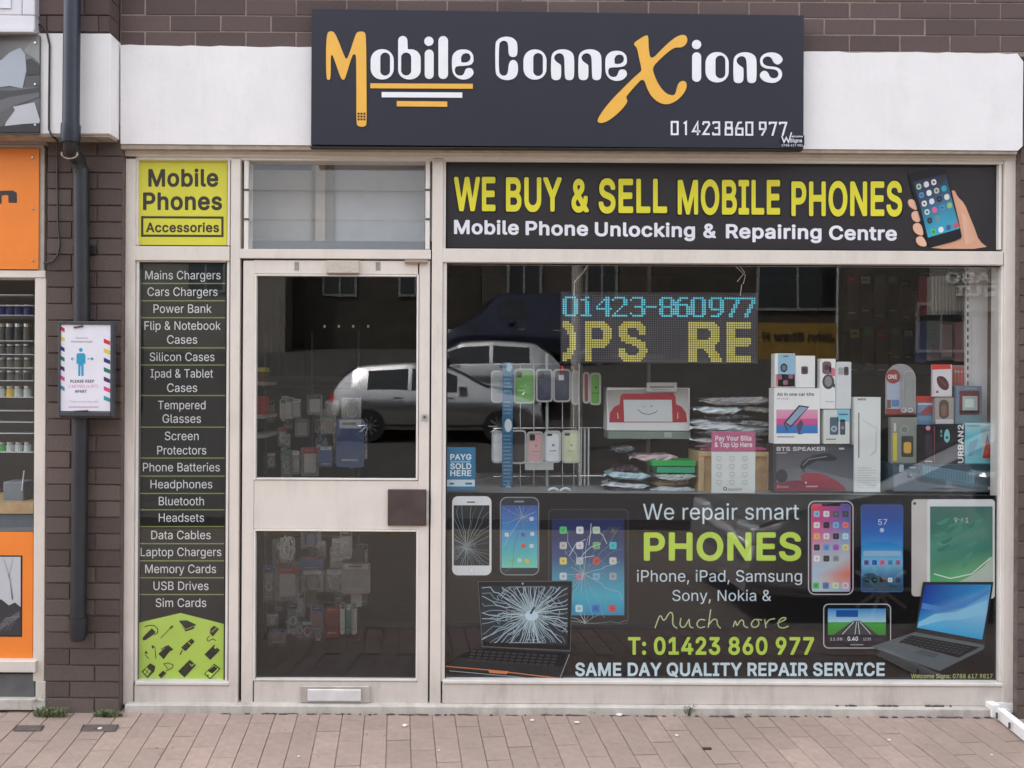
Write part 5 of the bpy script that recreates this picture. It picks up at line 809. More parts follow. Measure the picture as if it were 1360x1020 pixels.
# ---------------------------------------------------------------- black vinyl on the lower half of the big window
YL=.040
t,_=panel('window_sign','black repair-service sign filling the lower half of the big window, with phones and laptops','sign',592,655,1329,905,YL,None); VN=t
board(t,'panel',592,656,1329,905,YL,C(44,42,45,.3),.0015,PRINT)
PB=C(214,230,238); LM=C(200,232,84)
for s,x0,x1,b_,cp_,fn,cl in (('We repair smart',854,1061,690,21,'R',PB),('PHONES',855,1064,743,36,'B',LM),('iPhone, iPad, Samsung',846,1065,772.5,15.2,'R',PB),('Sony, Nokia &',893,1024,798,14.4,'R',PB),('T: 01423 860 977',834,1081,868.5,22.5,'B',LM),('SAME DAY QUALITY REPAIR SERVICE',764,1175,897,17,'B',C(218,238,248)),('Welcome Signs: 0788 617 9817',1210,1318,900.6,5.6,'R',C(214,222,130))):
    pr=Print(YL); pr.text(s,x0,x1,b_,cp_,fn,cl); pr.build('lettering',t)
pr=Print(YL); ls=.25; SC_=C(206,214,160)
G=lambda l:[(820+x/3.778,650+y/3.778) for x,y in l]
for st_ in ([(188,696),(215,620),(232,668),(262,612),(280,625),(275,680),(300,697)],[(318,645),(312,685),(335,696),(360,650)],[(360,650),(362,690),(380,694)],[(440,655),(412,650),(395,675),(410,697),(440,688)],[(468,602),(455,694)],[(457,680),(480,650),(500,652),(500,680),(518,697)],
    [(580,690),(592,652),(598,690),(618,652),(634,660),(632,685),(655,694)],[(690,650),(668,672),(680,695),(708,685),(710,660),(690,650),(725,655)],[(738,650),(745,695)],[(745,675),(760,652),(790,648)],[(800,672),(850,650),(835,640),(808,655),(805,688),(830,697),(858,685)]):
    pts=st_
    for _ in range(2):
        q=[pts[0]]
        for a,b_ in zip(pts,pts[1:]): q+=[(a[0]*.75+b_[0]*.25,a[1]*.75+b_[1]*.25),(a[0]*.25+b_[0]*.75,a[1]*.25+b_[1]*.75)]
        pts=q+[pts[-1]]
    pr.ribbon(G(pts),1.5,SC_); pr.layer+=.2
pr.build('lettering',t)
def cracks(pr,cx,cy,x0,y0,x1,y1,n,col,w=.8,rings=3,seed=1):
    rd=random.Random(seed)
    for k in range(n):
        a=2*math.pi*(k+rd.uniform(-.3,.3))/n; pts=[(cx,cy)]; r=rd.uniform(1,4); x,y=cx,cy
        while True:
            a2=a+rd.uniform(-.06,.06); r+=rd.uniform(6,14); x,y=cx+r*math.cos(a2),cy+r*math.sin(a2)
            if x<x0 or x>x1 or y<y0 or y>y1: 
                px_,py_=pts[-1]; tt=1
                for lo,hi,p_,q_ in ((x0,x1,px_,x),(y0,y1,py_,y)):
                    if q_<lo: tt=min(tt,(lo-p_)/(q_-p_))
                    if q_>hi: tt=min(tt,(hi-p_)/(q_-p_))
                pts.append((px_+(x-px_)*tt,py_+(y-py_)*tt)); break
            pts.append((x,y))
        if rd.random()<.3 and len(pts)>3: pts=pts[:rd.randrange(2,len(pts))]
        if len(pts)>1:
            wd=[max(.35,w*(1.2-.6*i/len(pts))) for i in range(len(pts))]
            f_=rd.uniform(.35,1); pr.ribbon(pts,wd,tuple(c*f_ for c in col[:3])+(1,)); pr.layer+=.02
    for k in range(rings*8):
        a=rd.uniform(0,6.28); r=rd.uniform(5,(x1-x0)*.45); da=rd.uniform(.15,.4)
        p=[(cx+r*math.cos(a+da*i/3)*(1+rd.uniform(-.05,.05)),cy+r*math.sin(a+da*i/3)) for i in range(4)]
        p=[(min(max(x,x0),x1),min(max(y,y0),y1)) for x,y in p]
        if len({(round(a_,1),round(b_,1)) for a_,b_ in p})==4: pr.ribbon(p,w*.6,tuple(c*.6 for c in col[:3])+(1,)); pr.layer+=.02
WH=C(206,218,224); KK=C(26,25,29)
# white phone, smashed dark screen
pr=Print(YL); pr.poly(rr(600.5,659,652.7,764,8),C(226,230,234)); pr.up(); pr.rect(602.5,671,650,751,C(38,40,44)); pr.up(); pr.poly(rr(620,666,631,667.6,.7),C(70,70,72)); pr.poly(ell(626,757.5,4.2),C(196,200,204)); pr.up(); pr.poly(ell(626,757.5,3.4),C(230,232,235)); pr.up()
cracks(pr,620,726,603,672,649.5,750.5,38,C(150,165,170),.7,4,3); pr.build('cracked_phone_picture',t)
# second phone, blue screen with cracks
pr=Print(YL); pr.poly(rr(664,660,716,764,9),C(150,160,168)); pr.up(); pr.poly(rr(665.2,661.2,714.8,762.8,8),C(46,54,62)); pr.up()
pr.grad(666,671,714,754,[C(60,90,160),C(84,130,200),C(80,160,205),C(90,190,195),C(130,215,190)]); pr.up()
for (x,y,c) in ((673,710,WH),(695,710,C(60,90,180)),(707,709,WH),(672,725,C(90,170,200)),(695,725,C(230,70,60)),(706,725,WH),(680,744,C(110,200,140)),(690,744,WH),(700,745,C(220,200,90)),(706,689,WH)): pr.poly(rr(x-2.6,y-2.6,x+2.6,y+2.6,1),c)
pr.up(); pr.poly(rr(683,665,696,667,.8),C(150,160,165)); cracks(pr,693,687,667,672,713,760,14,C(190,215,230),.6,1,5); pr.build('cracked_phone_picture',t)
def icons(pr,x0,y0,dx,dy,nc,nr,h,cols,last=None):
    for i in range(nc*nr):
        c=cols[i%len(cols)]
        if c is None: continue
        x=x0+(i%nc)*dx; y=y0+(i//nc)*dy; pr.poly(rr(x-h,y-h,x+h,y+h,h*.4,3),c); pr.layer+=1; pr.poly(ell(x,y,h*(.5-.08*(i%3)),7),tuple(q*(.62 if sum(c[:3])>.5 else 2.2) for q in c[:3])+(1,)); pr.layer-=1
# tablet
pr=Print(YL); pr.poly(rr(728.5,676,834.5,829,6),C(84,86,94)); pr.up(); pr.poly(rr(729.3,676.8,833.7,828.2,5.5),C(26,26,34)); pr.up()
pr.grad(733,689,829,817,[C(46,52,96),C(44,60,108),C(56,84,132),C(76,150,180),C(70,180,205),C(48,150,195)]); pr.up()
pr.up(); icons(pr,748,704,22,20.4,4,4,4.8,[C(90,205,120),C(220,224,226),C(190,214,190),C(70,74,80),C(200,196,190),C(220,220,224),C(120,190,130),C(70,200,210),C(232,214,120),C(200,205,210),C(216,80,70),C(210,212,200),C(200,225,228),C(220,120,150),C(120,190,220),C(170,180,190)])
icons(pr,769,808,22,20,3,1,4.8,[C(200,230,238),C(60,120,200),C(210,80,90)]); pr.layer+=2
for q in ([(785,695),(784,708),(782,724)],[(790,703),(800,710),(806,722)],[(767,748),(775,735),(785,726),(798,722)],[(756,738),(765,722),(778,716)],[(764,750),(776,740),(790,738)]): pr.ribbon(q,.9,C(205,215,225)); pr.layer+=.05
cracks(pr,775,762,745,700,827,820,22,C(190,215,225),.55,1,9)
cracks(pr,777,827,732,812,832,828,12,C(190,200,205),.8,0,11); pr.build('cracked_tablet_picture',t)
# smashed laptop
pr=Print(YL); pr.layer=12
pr.poly([(634.5,771.5),(760,771),(757.5,865),(640,859)],C(92,96,98)); pr.up(); pr.poly([(635.5,772.5),(759,772),(756.8,863),(641,857.5)],C(26,26,28)); pr.up(); pr.poly([(638,777.5),(756,777),(753,856.5),(640.5,851)],C(44,52,60)); pr.up()
cracks(pr,706,815,640,779,753.5,853,88,C(190,215,225),1.25,9,21)
pr.poly(ell(706,817,9,10,7),C(190,215,228)); pr.up(); pr.poly([(708,806),(711,805),(706,815),(703,814)],C(50,60,70))
pr.poly([(634,859),(756,865),(747,901),(600,887),(592,883)],C(44,46,48)); pr.up(); pr.poly([(630,862),(645,860),(752,867),(748,885),(606,872)],C(24,24,26)); pr.up()
for r_ in range(4):
    for c_ in range(13): x=626+c_*9+r_*-1.5; y=862.5+r_*4+c_*.55; pr.poly([(x,y),(x+6.5,y+.4),(x+6,y+2.8),(x-.5,y+2.4)],C(58,60,62))
pr.ribbon([(592,884),(650,889),(752,901)],1.3,C(206,128,86)); pr.up(); pr.poly([(648,888.5),(675,890.5),(673,894.5),(650,892.5)],C(214,130,84)); pr.ribbon([(597,890),(742,903),(756,868)],1,C(150,160,165)); pr.poly(ell(694,774.5,1.3,8),C(190,200,205)); pr.build('cracked_laptop_picture',t)
# right hand phones
pr=Print(YL); pr.poly(rr(1073,665,1133.5,790,9),C(190,194,200)); pr.up(); pr.poly(rr(1074.5,666.5,1132,788.5,8),C(22,20,26)); pr.up()
a=[C(206,60,90),C(60,90,170)]; pr.poly(rr(1077,669,1129.5,786,5),C(180,110,130)); pr.up()
pr.grad(1078.5,669.5,1128.5,785.5,[[C(226,76,74),C(52,84,168)],[C(222,60,120),C(60,110,190)],[C(226,120,150),C(130,170,205)],[C(196,186,206),C(190,196,200)],[C(170,205,225),C(230,120,90)],[C(190,222,228),C(150,190,220)]]); pr.up(); pr.poly(rr(1091,667,1116,672,2),C(22,20,26)); 
icons(pr,1084.5,682.5,12.7,14.8,4,5,4,[C(150,190,230),C(226,226,226),C(90,94,96),C(60,62,70),C(230,222,226),C(40,42,50),C(120,190,230),C(236,120,120),C(236,180,120),C(230,226,222),C(52,54,60),C(190,225,240),C(44,52,66),C(90,160,220),C(176,96,190),C(230,214,140),C(240,240,240),C(60,60,60),C(150,154,160),None])
icons(pr,1083.5,777.5,13,14,4,1,4.2,[C(80,200,110),C(90,130,180),C(210,226,190),C(236,200,210)]); pr.build('phone_picture',t)
pr=Print(YL); pr.poly(rr(1142.5,669,1200,787,4),C(30,50,92)); pr.up(); pr.poly(rr(1143.5,670.5,1199,786,3),C(60,130,190)); pr.up()
pr.grad(1144,671,1198.5,785,[C(54,74,142),C(40,84,168),C(36,110,198),C(60,150,214),C(130,196,226),C(70,120,160),C(52,80,112)]); pr.up(); pr.text('57',1166,1178,697,7.5,'R',C(215,228,240)); pr.poly(rr(1146,731.5,1197,738.5,3),C(150,190,220)); pr.poly(ell(1171,704,3,10),C(180,205,235))
icons(pr,1150.5,747,10.5,10,5,1,3.2,[C(110,96,160),C(46,80,170),C(216,110,140),C(80,140,190),C(170,110,160)]); icons(pr,1151,770,10.3,10,5,1,3,[C(60,160,190),C(60,140,90),C(214,120,70),C(220,224,228),C(60,60,80)]); pr.poly(chaikin([(1144,785),(1144,764),(1156,760),(1172,768),(1184,776),(1198.5,780),(1198.5,785)],1),C(56,84,104)); pr.build('phone_picture',t)
pr=Print(YL); pr.poly(rr(1210.5,663,1245,792,5),C(206,202,198)); pr.up(); pr.poly(ell(1214.6,668.6,2),C(70,70,74)); pr.poly(rr(1231,663,1321,795,5),C(226,230,232)); pr.up(); 
pr.grad(1235,672.5,1318,780,[[C(60,110,100),C(84,124,116)],[C(50,118,104),C(92,140,124)],[C(80,150,130),C(60,130,116)],[C(70,140,110),C(110,180,130)],[C(84,190,120),C(130,200,150)]]); pr.up()
pr.text('9:41',1267,1286,694,6.5,'R',C(205,222,216)); rd=random.Random(4)
for k in range(22):
    x=1237+rd.uniform(0,52); y=690+rd.uniform(0,60); l=rd.uniform(10,26); pr.poly(chaikin([(x,y+4),(x+l*.5,y),(x+l,y-5),(x+l*.9,y+2),(x+l*.4,y+7)],2),C(*(rd.choice([(66,138,120),(60,126,110),(76,150,124),(84,164,130)])))); pr.layer+=.1
pr.poly([(1272,773),(1290,764),(1306,752),(1318,738),(1318,773)],C(190,205,190)); pr.ribbon([(1240,762),(1262,768),(1290,762),(1316,740)],1.6,C(225,234,226)); pr.build('tablet_picture',t)
pr=Print(YL); pr.layer=12; pr.poly([(1225,772.5),(1318.5,772.5),(1307,856),(1214,839)],C(50,52,56)); pr.up(); 
pr.quadg([(1228,776),(1315.5,776),(1310,812),(1222,806)],[C(44,62,150),C(60,150,205),C(150,200,228),C(40,80,168)]); pr.quadg([(1222,806),(1310,812),(1303.5,849),(1217,833)],[C(40,80,168),C(150,200,228),C(56,160,214),C(60,170,220)]); pr.up()
pr.poly([(1219,826),(1240,815),(1268,812),(1311,796),(1308,812),(1280,822),(1250,824),(1218,832)],C(140,200,230)); pr.poly([(1224,800),(1250,806),(1290,794),(1313,782),(1312,788),(1280,806),(1248,812),(1223,808)],C(84,140,205)); 
pr.poly([(1214,839),(1307,856),(1305,862),(1247,890.5),(1155,858.5)],C(96,104,108)); pr.up(); pr.poly([(1209,843),(1300,859),(1272,873),(1193,852)],C(34,36,38)); pr.up()
for r_ in range(4):
    for c_ in range(12): x=1206+c_*7-r_*4; y=844+c_*1.3+r_*2.6; pr.poly([(x,y),(x+5,y+.9),(x+3.6,y+2.2),(x-1.4,y+1.3)],C(64,68,72))
pr.poly([(1222,862),(1247,868),(1240,873),(1213,866)],C(84,90,94)); pr.build('laptop_picture',t)
pr=Print(YL); pr.layer=6; pr.poly(rr(1093,801.5,1183,861,7),C(196,204,208)); pr.up(); pr.poly(rr(1094.3,802.8,1181.7,859.7,6),C(24,24,27)); pr.up(); pr.grad(1099,808,1176,826,[C(70,150,214),C(180,222,240)]); pr.grad(1099,826,1176,845,[C(76,168,64),C(60,140,56)]); pr.up()
pr.poly([(1133,824),(1142,824),(1168,845),(1103,845)],C(66,68,72)); pr.poly([(1110,810),(1139,810),(1139,819),(1110,819)],C(44,90,170)); pr.rect(1099,843,1176,852,C(36,38,60)); pr.up(); 
for a,b_ in (((1137,825),(1135,842)),((1139,825),(1141,842)),((1134,825),(1118,842)),((1141,825),(1156,842))): pr.ribbon([a,b_],.9,C(220,222,220))
pr.text('0.40',1125,1139,850.5,5.5,'B',C(226,230,236)); pr.text('12:35',1146,1156,850,3.5,'R',C(220,220,230)); pr.text('11:38',1102,1118,850,3.5,'R',C(220,220,230)); pr.rect(1129,855,1146,856.6,C(150,150,154)); pr.build('satnav_picture',t)
# ---------------------------------------------------------------- sticker
t,_=panel('window_sign','small blue sign reading PAYG sold here, at the left edge of the big window','sign',592,594,631,651,YL,None)
board(t,'panel',592.5,594,631.5,651,YL,C(44,116,158),.001,PRINT)
pr=Print(YL); 
for s,x0,x1,b_,c_ in (('PAYG',598,626,610.5,7.5),('SOLD',598,626,622.8,7.5),('HERE',598,626,632,7.5)): pr.text(s,x0,x1,b_,c_,'B',C(214,230,238))
pr.rect(598,612,625,614.5,C(120,180,205)); pr.rect(593.5,637,630.5,646,C(196,216,226)); pr.up(); pr.rect(597,641,603,643.5,C(60,110,150)); pr.rect(618,641,627,643.5,C(60,110,150)); pr.build('lettering',t)
# ---------------------------------------------------------------- drainpipe
YQ2=YQ-.055
dp_=thing('drainpipe','black drainpipe running down the brick pier, stepping back below the white capping','pipe',(P(105,830,-.08).x,-.08,P(105,850,-.08).z))
a=P(96.5,-60,YQ2); b_=P(93.5,186,YQ2)
m=MB(); m.tube([a,P(94.2,168,YQ2)],.036,PIPE,n=20); m.build('upper_pipe',dp_,smooth=True)
m=MB(); m.tube([P(94.2,166,YQ2),P(93.6,186,YQ2),P(93.8,190,YQ2)],[.0415,.0415,.038],PIPE,n=20); m.build('socket',dp_,smooth=True)
c_=P(108,222,-.08); m=MB(); m.tube([P(93.7,186,YQ2),P(95,200,YQ2+.02),P(103,212,-.10),P(107,226,-.078),P(107.8,240,-.076)],.034,PIPE2,n=16); m.build('swan_neck',dp_,smooth=True)
m=MB(); m.tube([P(107.8,224,-.076),P(109,420,-.076),P(104,828,-.076)],.0345,PIPE2,n=20); m.build('lower_pipe',dp_,smooth=True)
m=MB(); m.tube([P(104.2,820,-.076),P(104,842,-.076),P(103.7,850,-.076)],[.0395,.039,.030],PIPE2,n=20); m.build('shoe',dp_,smooth=True)
m=MB(); 
for y in (330,): 
    p=P(108.5,y,-.076); m.box(p.x-.055,p.x+.055,-.05,-.042,p.z-.018,p.z+.018,PIPE2); 
m.build('bracket',dp_)
m=MB(); p=P(94,205,YQ2)
for k in range(10):
    t_=R_(-20+k*22); m.tube([(p.x+.036*math.cos(t_),YQ2-.01,p.z-.022*math.sin(t_)),(p.x+.036*math.cos(t_+.4),YQ2-.012,p.z-.022*math.sin(t_+.4))],random.uniform(.002,.0045),LIP,n=5)
m.build('mortar_collar',dp_)
# thin black cable
cb=MB(); pts=[P(0,32,YQ-.006),P(40,31.5,YQ-.006),P(55,33,YQ-.006),P(62,42,YQ-.006),P(66,60,YQ-.006),P(65.5,100,YQ-.006),P(65,150,YQ-.006),P(65,172,YQ-.006),P(69,181,YQ-.006),P(76,186,-.08),P(76,215,-.045),P(76.5,260,-.045),P(77,300,-.045),P(79.5,325,-.045),P(77,338,-.045),P(70,347,-.045),P(58,350,-.045)]
cb.tube(pts,.0042,BLACK,n=6); o=cb.build('cable'); tag(o,'thin black cable looping over the white capping and down the brick pier','cable')
# ---------------------------------------------------------------- notice board with poster
YN=-.135
nb=thing('notice_board','dark grey framed notice with a blue standing figure and coloured stripes, strapped to the drainpipe','notice',(P(113,550,YN).x,YN,P(113,553,YN).z))
fm=mat('dark_frame',C(62,64,70),.5)
m=MB(); X0,X1,Z0,Z1=RC(78.5,427,151,555,YN); m.box(X0,X1,YN+.004,YN+.028,Z0,Z1,fm,bev=.003); m.build('backing',nb)
for q in ((79.5,427,149,431),(79.5,547,149,552.5),(78,427,80.6,553),(147,430,150.5,553)):
    X0,X1,Z0,Z1=RC(*q,YN); m=MB(); m.box(X0,X1,YN-.006,YN+.0045,Z0,Z1,fm,bev=.002); m.build('frame',nb)
board(nb,'paper',80.6,430.5,146.5,546,YN+.001,C(232,230,240),.002,CARD)
pr=Print(YN+.001,CARD); G=lambda l:[(70+x/7.29,420+y/7.29) for x,y in l]; BL=C(56,158,196)
pr.poly(G(ell(273,326,19,14)),BL); pr.poly(G([(232,375),(240,358),(305,358),(318,375),(318,455),(308,465),(300,455),(300,578),(278,578),(276,480),(270,480),(268,578),(248,578),(248,455),(240,465),(230,455)]),BL)
pr.ribbon(G([(185,413),(212,413)]),1.1,C(90,160,185)); pr.ribbon(G([(195,398),(180,413),(195,428)]),1,C(90,160,185)); pr.ribbon(G([(335,412),(385,412)]),1.1,C(90,160,185)); pr.poly(G([(375,395),(400,412),(375,430)]),C(70,140,165))
pr.text('PLEASE KEEP',70+172/7.29,70+402/7.29,420+642/7.29,3.7,'B',C(80,74,90)); pr.text('2 METRES (6.5FT)',70+155/7.29,70+438/7.29,420+693/7.29,3.9,'R',C(226,120,160)); pr.text('APART',70+215/7.29,70+330/7.29,420+740/7.29,3.7,'B',C(80,74,90))
pr.text('Welcome to',70+222/7.29,70+340/7.29,420+218/7.29,2.2,'R',C(120,120,140)); pr.text('Knaresborough',70+182/7.29,70+385/7.29,420+254/7.29,2.6,'R',C(90,90,110)); pr.text('Thank you for stay safe',70+160/7.29,70+440/7.29,420+835/7.29,2.6,'R',C(170,170,185)); pr.rect(91,539.8,131,541.3,C(206,160,190))
pr.build('lettering',nb)
pr=Print(YN+.001,CARD)
cols=[C(206,56,66),C(222,204,80),C(56,54,120),C(40,120,104),C(80,50,110),C(216,76,136),C(60,150,170)]
for i,c in enumerate(cols): y=95+i*95; pr.poly(G([(74,y),(116,y+22),(116,y+62),(74,y+36)]),c)
pr.build('stripe_column',nb); pr=Print(YN+.001,CARD)
for i,c in enumerate(cols): y=215+i*92; pr.poly(G([(495,y),(556,y+28),(556,y+66),(495,y+42)]),c)
pr.build('stripe_column',nb)
m=MB(); 
for y,xa_,xb_ in ((434,98,110),(545.5,98,117)): p,q=P(xa_,y+1,YN-.003),P(xb_,y-1 if y<500 else y,YN-.003); m.tube([p,q],.0035,BLACK,n=5)
m.build('cable_tie',nb)
# ---------------------------------------------------------------- neighbouring shop (left edge)
NS=thing('shopfront','pale framed shopfront of the neighbouring shop with shelves of jars behind glass','shopfront',(P(30,900).x,0,0))
fr('jamb',45,369,60,905,-.012,parent=NS); fr('jamb',50,196,59,360,-.012,parent=NS,m=mat('grey_bronze_trim',C(184,176,164),.5)); fr('transom',-60,359,60.5,368.5,-.016,parent=NS)
fr('head',-60,180,62,190,-.05,m=mat('brown_trim',C(150,134,124),.6),parent=NS); fr('head_trim',-60,190,58,196,-.014,m=MATS['grey_bronze_trim'],parent=NS)
fr('sill',-60,878,47,893,-.03,parent=NS); fr('jamb_foot',47,905,62,943,-.014,parent=NS)
fr('plinth',-60,895,46,928,-.008,m=mat('dark_plinth_slab',C(96,98,98),.7,var=.2),parent=NS); fr('kerb_strip',-60,929,60,943,-.04,m=STEP,parent=NS)
pane('glass_pane',-60,370,45,706,.02,parent=NS)
OR=C(246,140,58)
t=thing('shop_sign','orange panel with dark letter endings, at the far left above the neighbouring window','sign',(P(20,355,-.02).x,-.02,P(20,356,-.02).z))
board(t,'panel',-60,197,51.5,357.5,-.02,OR,.004,SIGNP)
pr=Print(-.02,SIGNP); pr.poly([(-1,270.5),(-1,253.5),(17,253),(22.5,256),(22.8,269.5),(11.5,269.5),(11,259.5),(7,259),(2.4,260),(2.4,270.5)],C(62,58,60)); pr.build('lettering',t)
m=MB()
for y in (209,277,346): p=P(43,y,-.024); m.tube([(p.x,-.02,p.z),(p.x,-.0245,p.z)],.0045,CHROME,n=8)
m.build('screws',t)
t=thing('window_sign','orange panel with a grey picture set in it, low in the neighbouring window','sign',(P(10,878,.01).x,.01,P(10,878).z))
board(t,'panel',-60,706.5,43.5,877.5,.01,OR,.004,SIGNP); board(t,'picture_border',-60,737.5,29.5,845.5,.009,C(44,42,44),.001,SIGNP)
pr=Print(.009,SIGNP); pr.rect(-58,739.5,27.5,843.5,C(196,198,204)); pr.up(); pr.poly([(-58,800),(2,796),(12,804),(20,800),(27.5,806),(27.5,843.5),(-58,843.5)],C(64,62,66)); pr.up(); rd=random.Random(8)
for k in range(14): a=rd.uniform(-3,12); pr.ribbon([(a,838-k*.6),(a+8,826-rd.uniform(0,6)),(26,820-rd.uniform(0,8))],.6,C(120,120,126)); pr.layer+=.05
pr.ribbon([(5,742),(14,770),(17,796)],1.5,C(170,172,176)); pr.ribbon([(17,742),(12,765),(17,796)],1.2,C(176,178,182)); pr.build('grey_picture',t)
t=thing('picture_panel','black and white picture panel screwed to the white fascia at the far left','sign',(P(20,178,YQ-.01).x,YQ-.012,P(20,178,YQ).z))
board(t,'panel',-60,47,52.5,177.5,YQ-.012,C(92,92,96),.010,SIGNP)
pr=Print(YQ-.012,SIGNP); G=lambda l:[(x/4.639,y/4.639) for x,y in l]
pr.quadg(G([(-60,222),(245,222),(245,380),(-60,400)]),[C(92,92,96),C(150,150,152),C(120,120,124),C(84,84,88)]); pr.up(); pr.quadg(G([(-60,540),(245,540),(245,818),(-60,818)]),[C(96,96,98),C(120,120,122),C(70,70,74),C(60,60,62)]); pr.up()
pr.poly(G([(150,310),(190,260),(205,225),(240,225),(245,395),(215,360),(160,325)]),C(150,152,154)); pr.up(); pr.poly(G([(-60,400),(10,370),(60,325),(125,295),(155,330),(165,430),(140,545),(60,530),(-60,545)]),C(176,184,194)); pr.up(); pr.poly(G([(160,370),(200,360),(245,410),(245,460),(165,465)]),C(70,70,74)); pr.up()
pr.poly(G([(-60,560),(80,560),(245,540),(245,600),(90,625),(-60,650)]),C(74,74,78)); pr.up(); pr.poly(G([(-60,640),(60,600),(245,570),(245,600),(100,650),(10,700),(-60,720)]),C(106,106,110)); pr.up()
pr.poly(G([(80,660),(215,632),(248,740),(245,760),(150,765),(30,778)]),C(190,192,198)); pr.up(); pr.poly(G([(-60,700),(10,690),(80,655),(95,680),(20,780),(-60,790)]),C(96,96,98)); pr.up(); pr.up(); pr.poly(G([(-60,800),(30,778),(150,768),(245,762),(245,815),(-60,815)]),C(56,56,60)); pr.build('greyscale_picture',t)
m=MB()
for x,y in ((47,57),(47,112),(47,166)): p=P(x,y,YQ-.013); m.tube([(p.x,YQ-.013,p.z),(p.x,YQ-.017,p.z)],.005,CHROME,n=8)
m.build('screws',t)
# upstairs window corner
t=thing('upstairs_window','white plastic window frame of the flat above, cut by the top left corner','window',(P(0,42,YQ).x,YQ-.03,P(0,42,YQ).z))
for nm,q,y in (('frame',(-80,20,46,40.5),-.04),('frame',(30,-60,46.2,19.8),-.04),('sash',(-80,-60,29.5,19.6),-.03)):
    X0,X1,Z0,Z1=RC(*q,YQ+y); m=MB(); m.box(X0,X1,YQ+y,YQ+.02,Z0,Z1,mat('white_upvc',C(222,220,226),.3,var=.02),bev=.004); m.build(nm,t)
X0,X1,Z0,Z1=RC(-80,-60,15,11,YQ-.032); m=MB(); m.box(X0,X1,YQ-.036,YQ-.031,Z0,Z1,mat('white_pane_panel',C(220,222,230),.15)); m.build('pane',t)
X0,X1,Z0,Z1=RC(-80,38,45.5,42.5,YQ-.05); m=MB(); m.box(X0,X1,YQ-.055,YQ-.035,Z0,Z1,MATS['white_upvc']); m.build('sill',t)
# neighbour interior: shelves
ni=MB(); ni.face([(-4,.1,.03),(-1.63,.1,.03),(-1.63,1.6,.03),(-4,1.6,.03)],DARKF); ni.face([(-4,1.6,.03),(-1.63,1.6,.03),(-1.63,1.6,2.6),(-4,1.6,2.6)],DARKW); ni.face([(-1.63,.1,.03),(-1.63,.1,2.6),(-1.63,1.6,2.6),(-1.63,1.6,.03)],DARKW); ni.face([(-4,.1,2.6),(-1.63,.1,2.6),(-1.63,1.6,2.6),(-4,1.6,2.6)],DARKW)
kind(ni.build('neighbouring_shop_walls'),'structure')
sh=thing('shelf_unit','shelving with glass-edged shelves in the neighbouring shop window at the far left','shelves',(P(20,600,.35).x,.35,.9))
for y in (391,405,418,452,470,488,505,527,545,560,575,600):
    X0,X1,_,_=RC(-90,y,44,y+2,.3); z=P(0,y,.3).z; m=MB(); m.box(X0,X1,.3,.55,z-.004,z,mat('pale_shelf_edge',(.55,.58,.6,1),.2)); m.build('shelf',sh)
rd=random.Random(3); JM=[]
for i,(c,e) in enumerate(((C(60,64,70),0),(C(96,92,84),0),(C(40,60,150),0),(C(210,60,50),0),(C(90,170,90),0),(C(226,190,70),0),(C(200,205,200),0))):
    JM.append(mat('jar_colour_%d'%i,c,.25))
def jar(x,y,h,w,cm,lab):
    t=thing('jar',lab,'jar',(P(x,y,.36).x,.36,P(x,y,.36).z),'jars on the shelves of the neighbouring shop'); b_=t.location
    m=MB(); m.tube([b_,b_+Vector((0,0,h*.7)),b_+Vector((0,0,h*.8))],[w,w,w*.8],cm,n=14); m.build('jar_body',t); m=MB(); m.tube([b_+Vector((0,0,h*.8)),b_+Vector((0,0,h))],w*.95,STEEL,n=12); m.build('lid',t)
for y,hh,cs in ((418,.05,(2,)),(452,.085,(1,0)),(470,.05,(1,0)),(488,.05,(1,)),(505,.05,(1,0)),(527,.055,(3,4,5,6)),(600,.05,(6,4,6))):
    for k,x in enumerate((3,14,25,37)): jar(x+rd.uniform(-1,1),y,hh,.0205,JM[rd.choice(cs)],['cut by the picture edge','second from the left','third from the left','nearest the white jamb'][k]+', '+{418:'dark blue jar on the top shelf',452:'tall dark jar, upper jar shelf, neighbouring window',470:'squat jar just under the tall jars, neighbouring window',488:'squat jar two shelves under the tall jars',505:'squat jar just above the bright little jars',527:'bright little jar on the colourful shelf',600:'small pot on the lowest shelf'}[y])
t=thing('counter','wooden counter behind the glass of the neighbouring window at the far left','counter',(P(20,700,.25).x,.25,P(0,706).z))
X0,X1,Z0,Z1=RC(-90,668,44,682,.12); m=MB(); m.box(X0,X1,.12,.5,Z0,Z1,WOOD); m.build('counter_top',t); X0,X1,Z0,Z1=RC(-90,683,44,712,.14); m=MB(); m.box(X0,X1,.14,.5,Z0,Z1,mat('grey_counter_front',C(120,130,138),.5)); m.build('counter_front',t)
t=thing('tool_box','pale grey box with a pen standing in it on the neighbouring counter','box',(P(20,667,.2).x,.2,P(20,667,.2).z))
X0,X1,Z0,Z1=RC(4,640,31,667,.2); m=MB(); m.box(X0,X1,.2,.3,Z0,Z1,mat('pale_grey_plastic',C(120,128,136),.4),bev=.004); m.build('body',t); m=MB(); m.tube([P(29,652,.19),P(32,625,.19)],.003,WHITEP,n=6); m.build('pen',t)
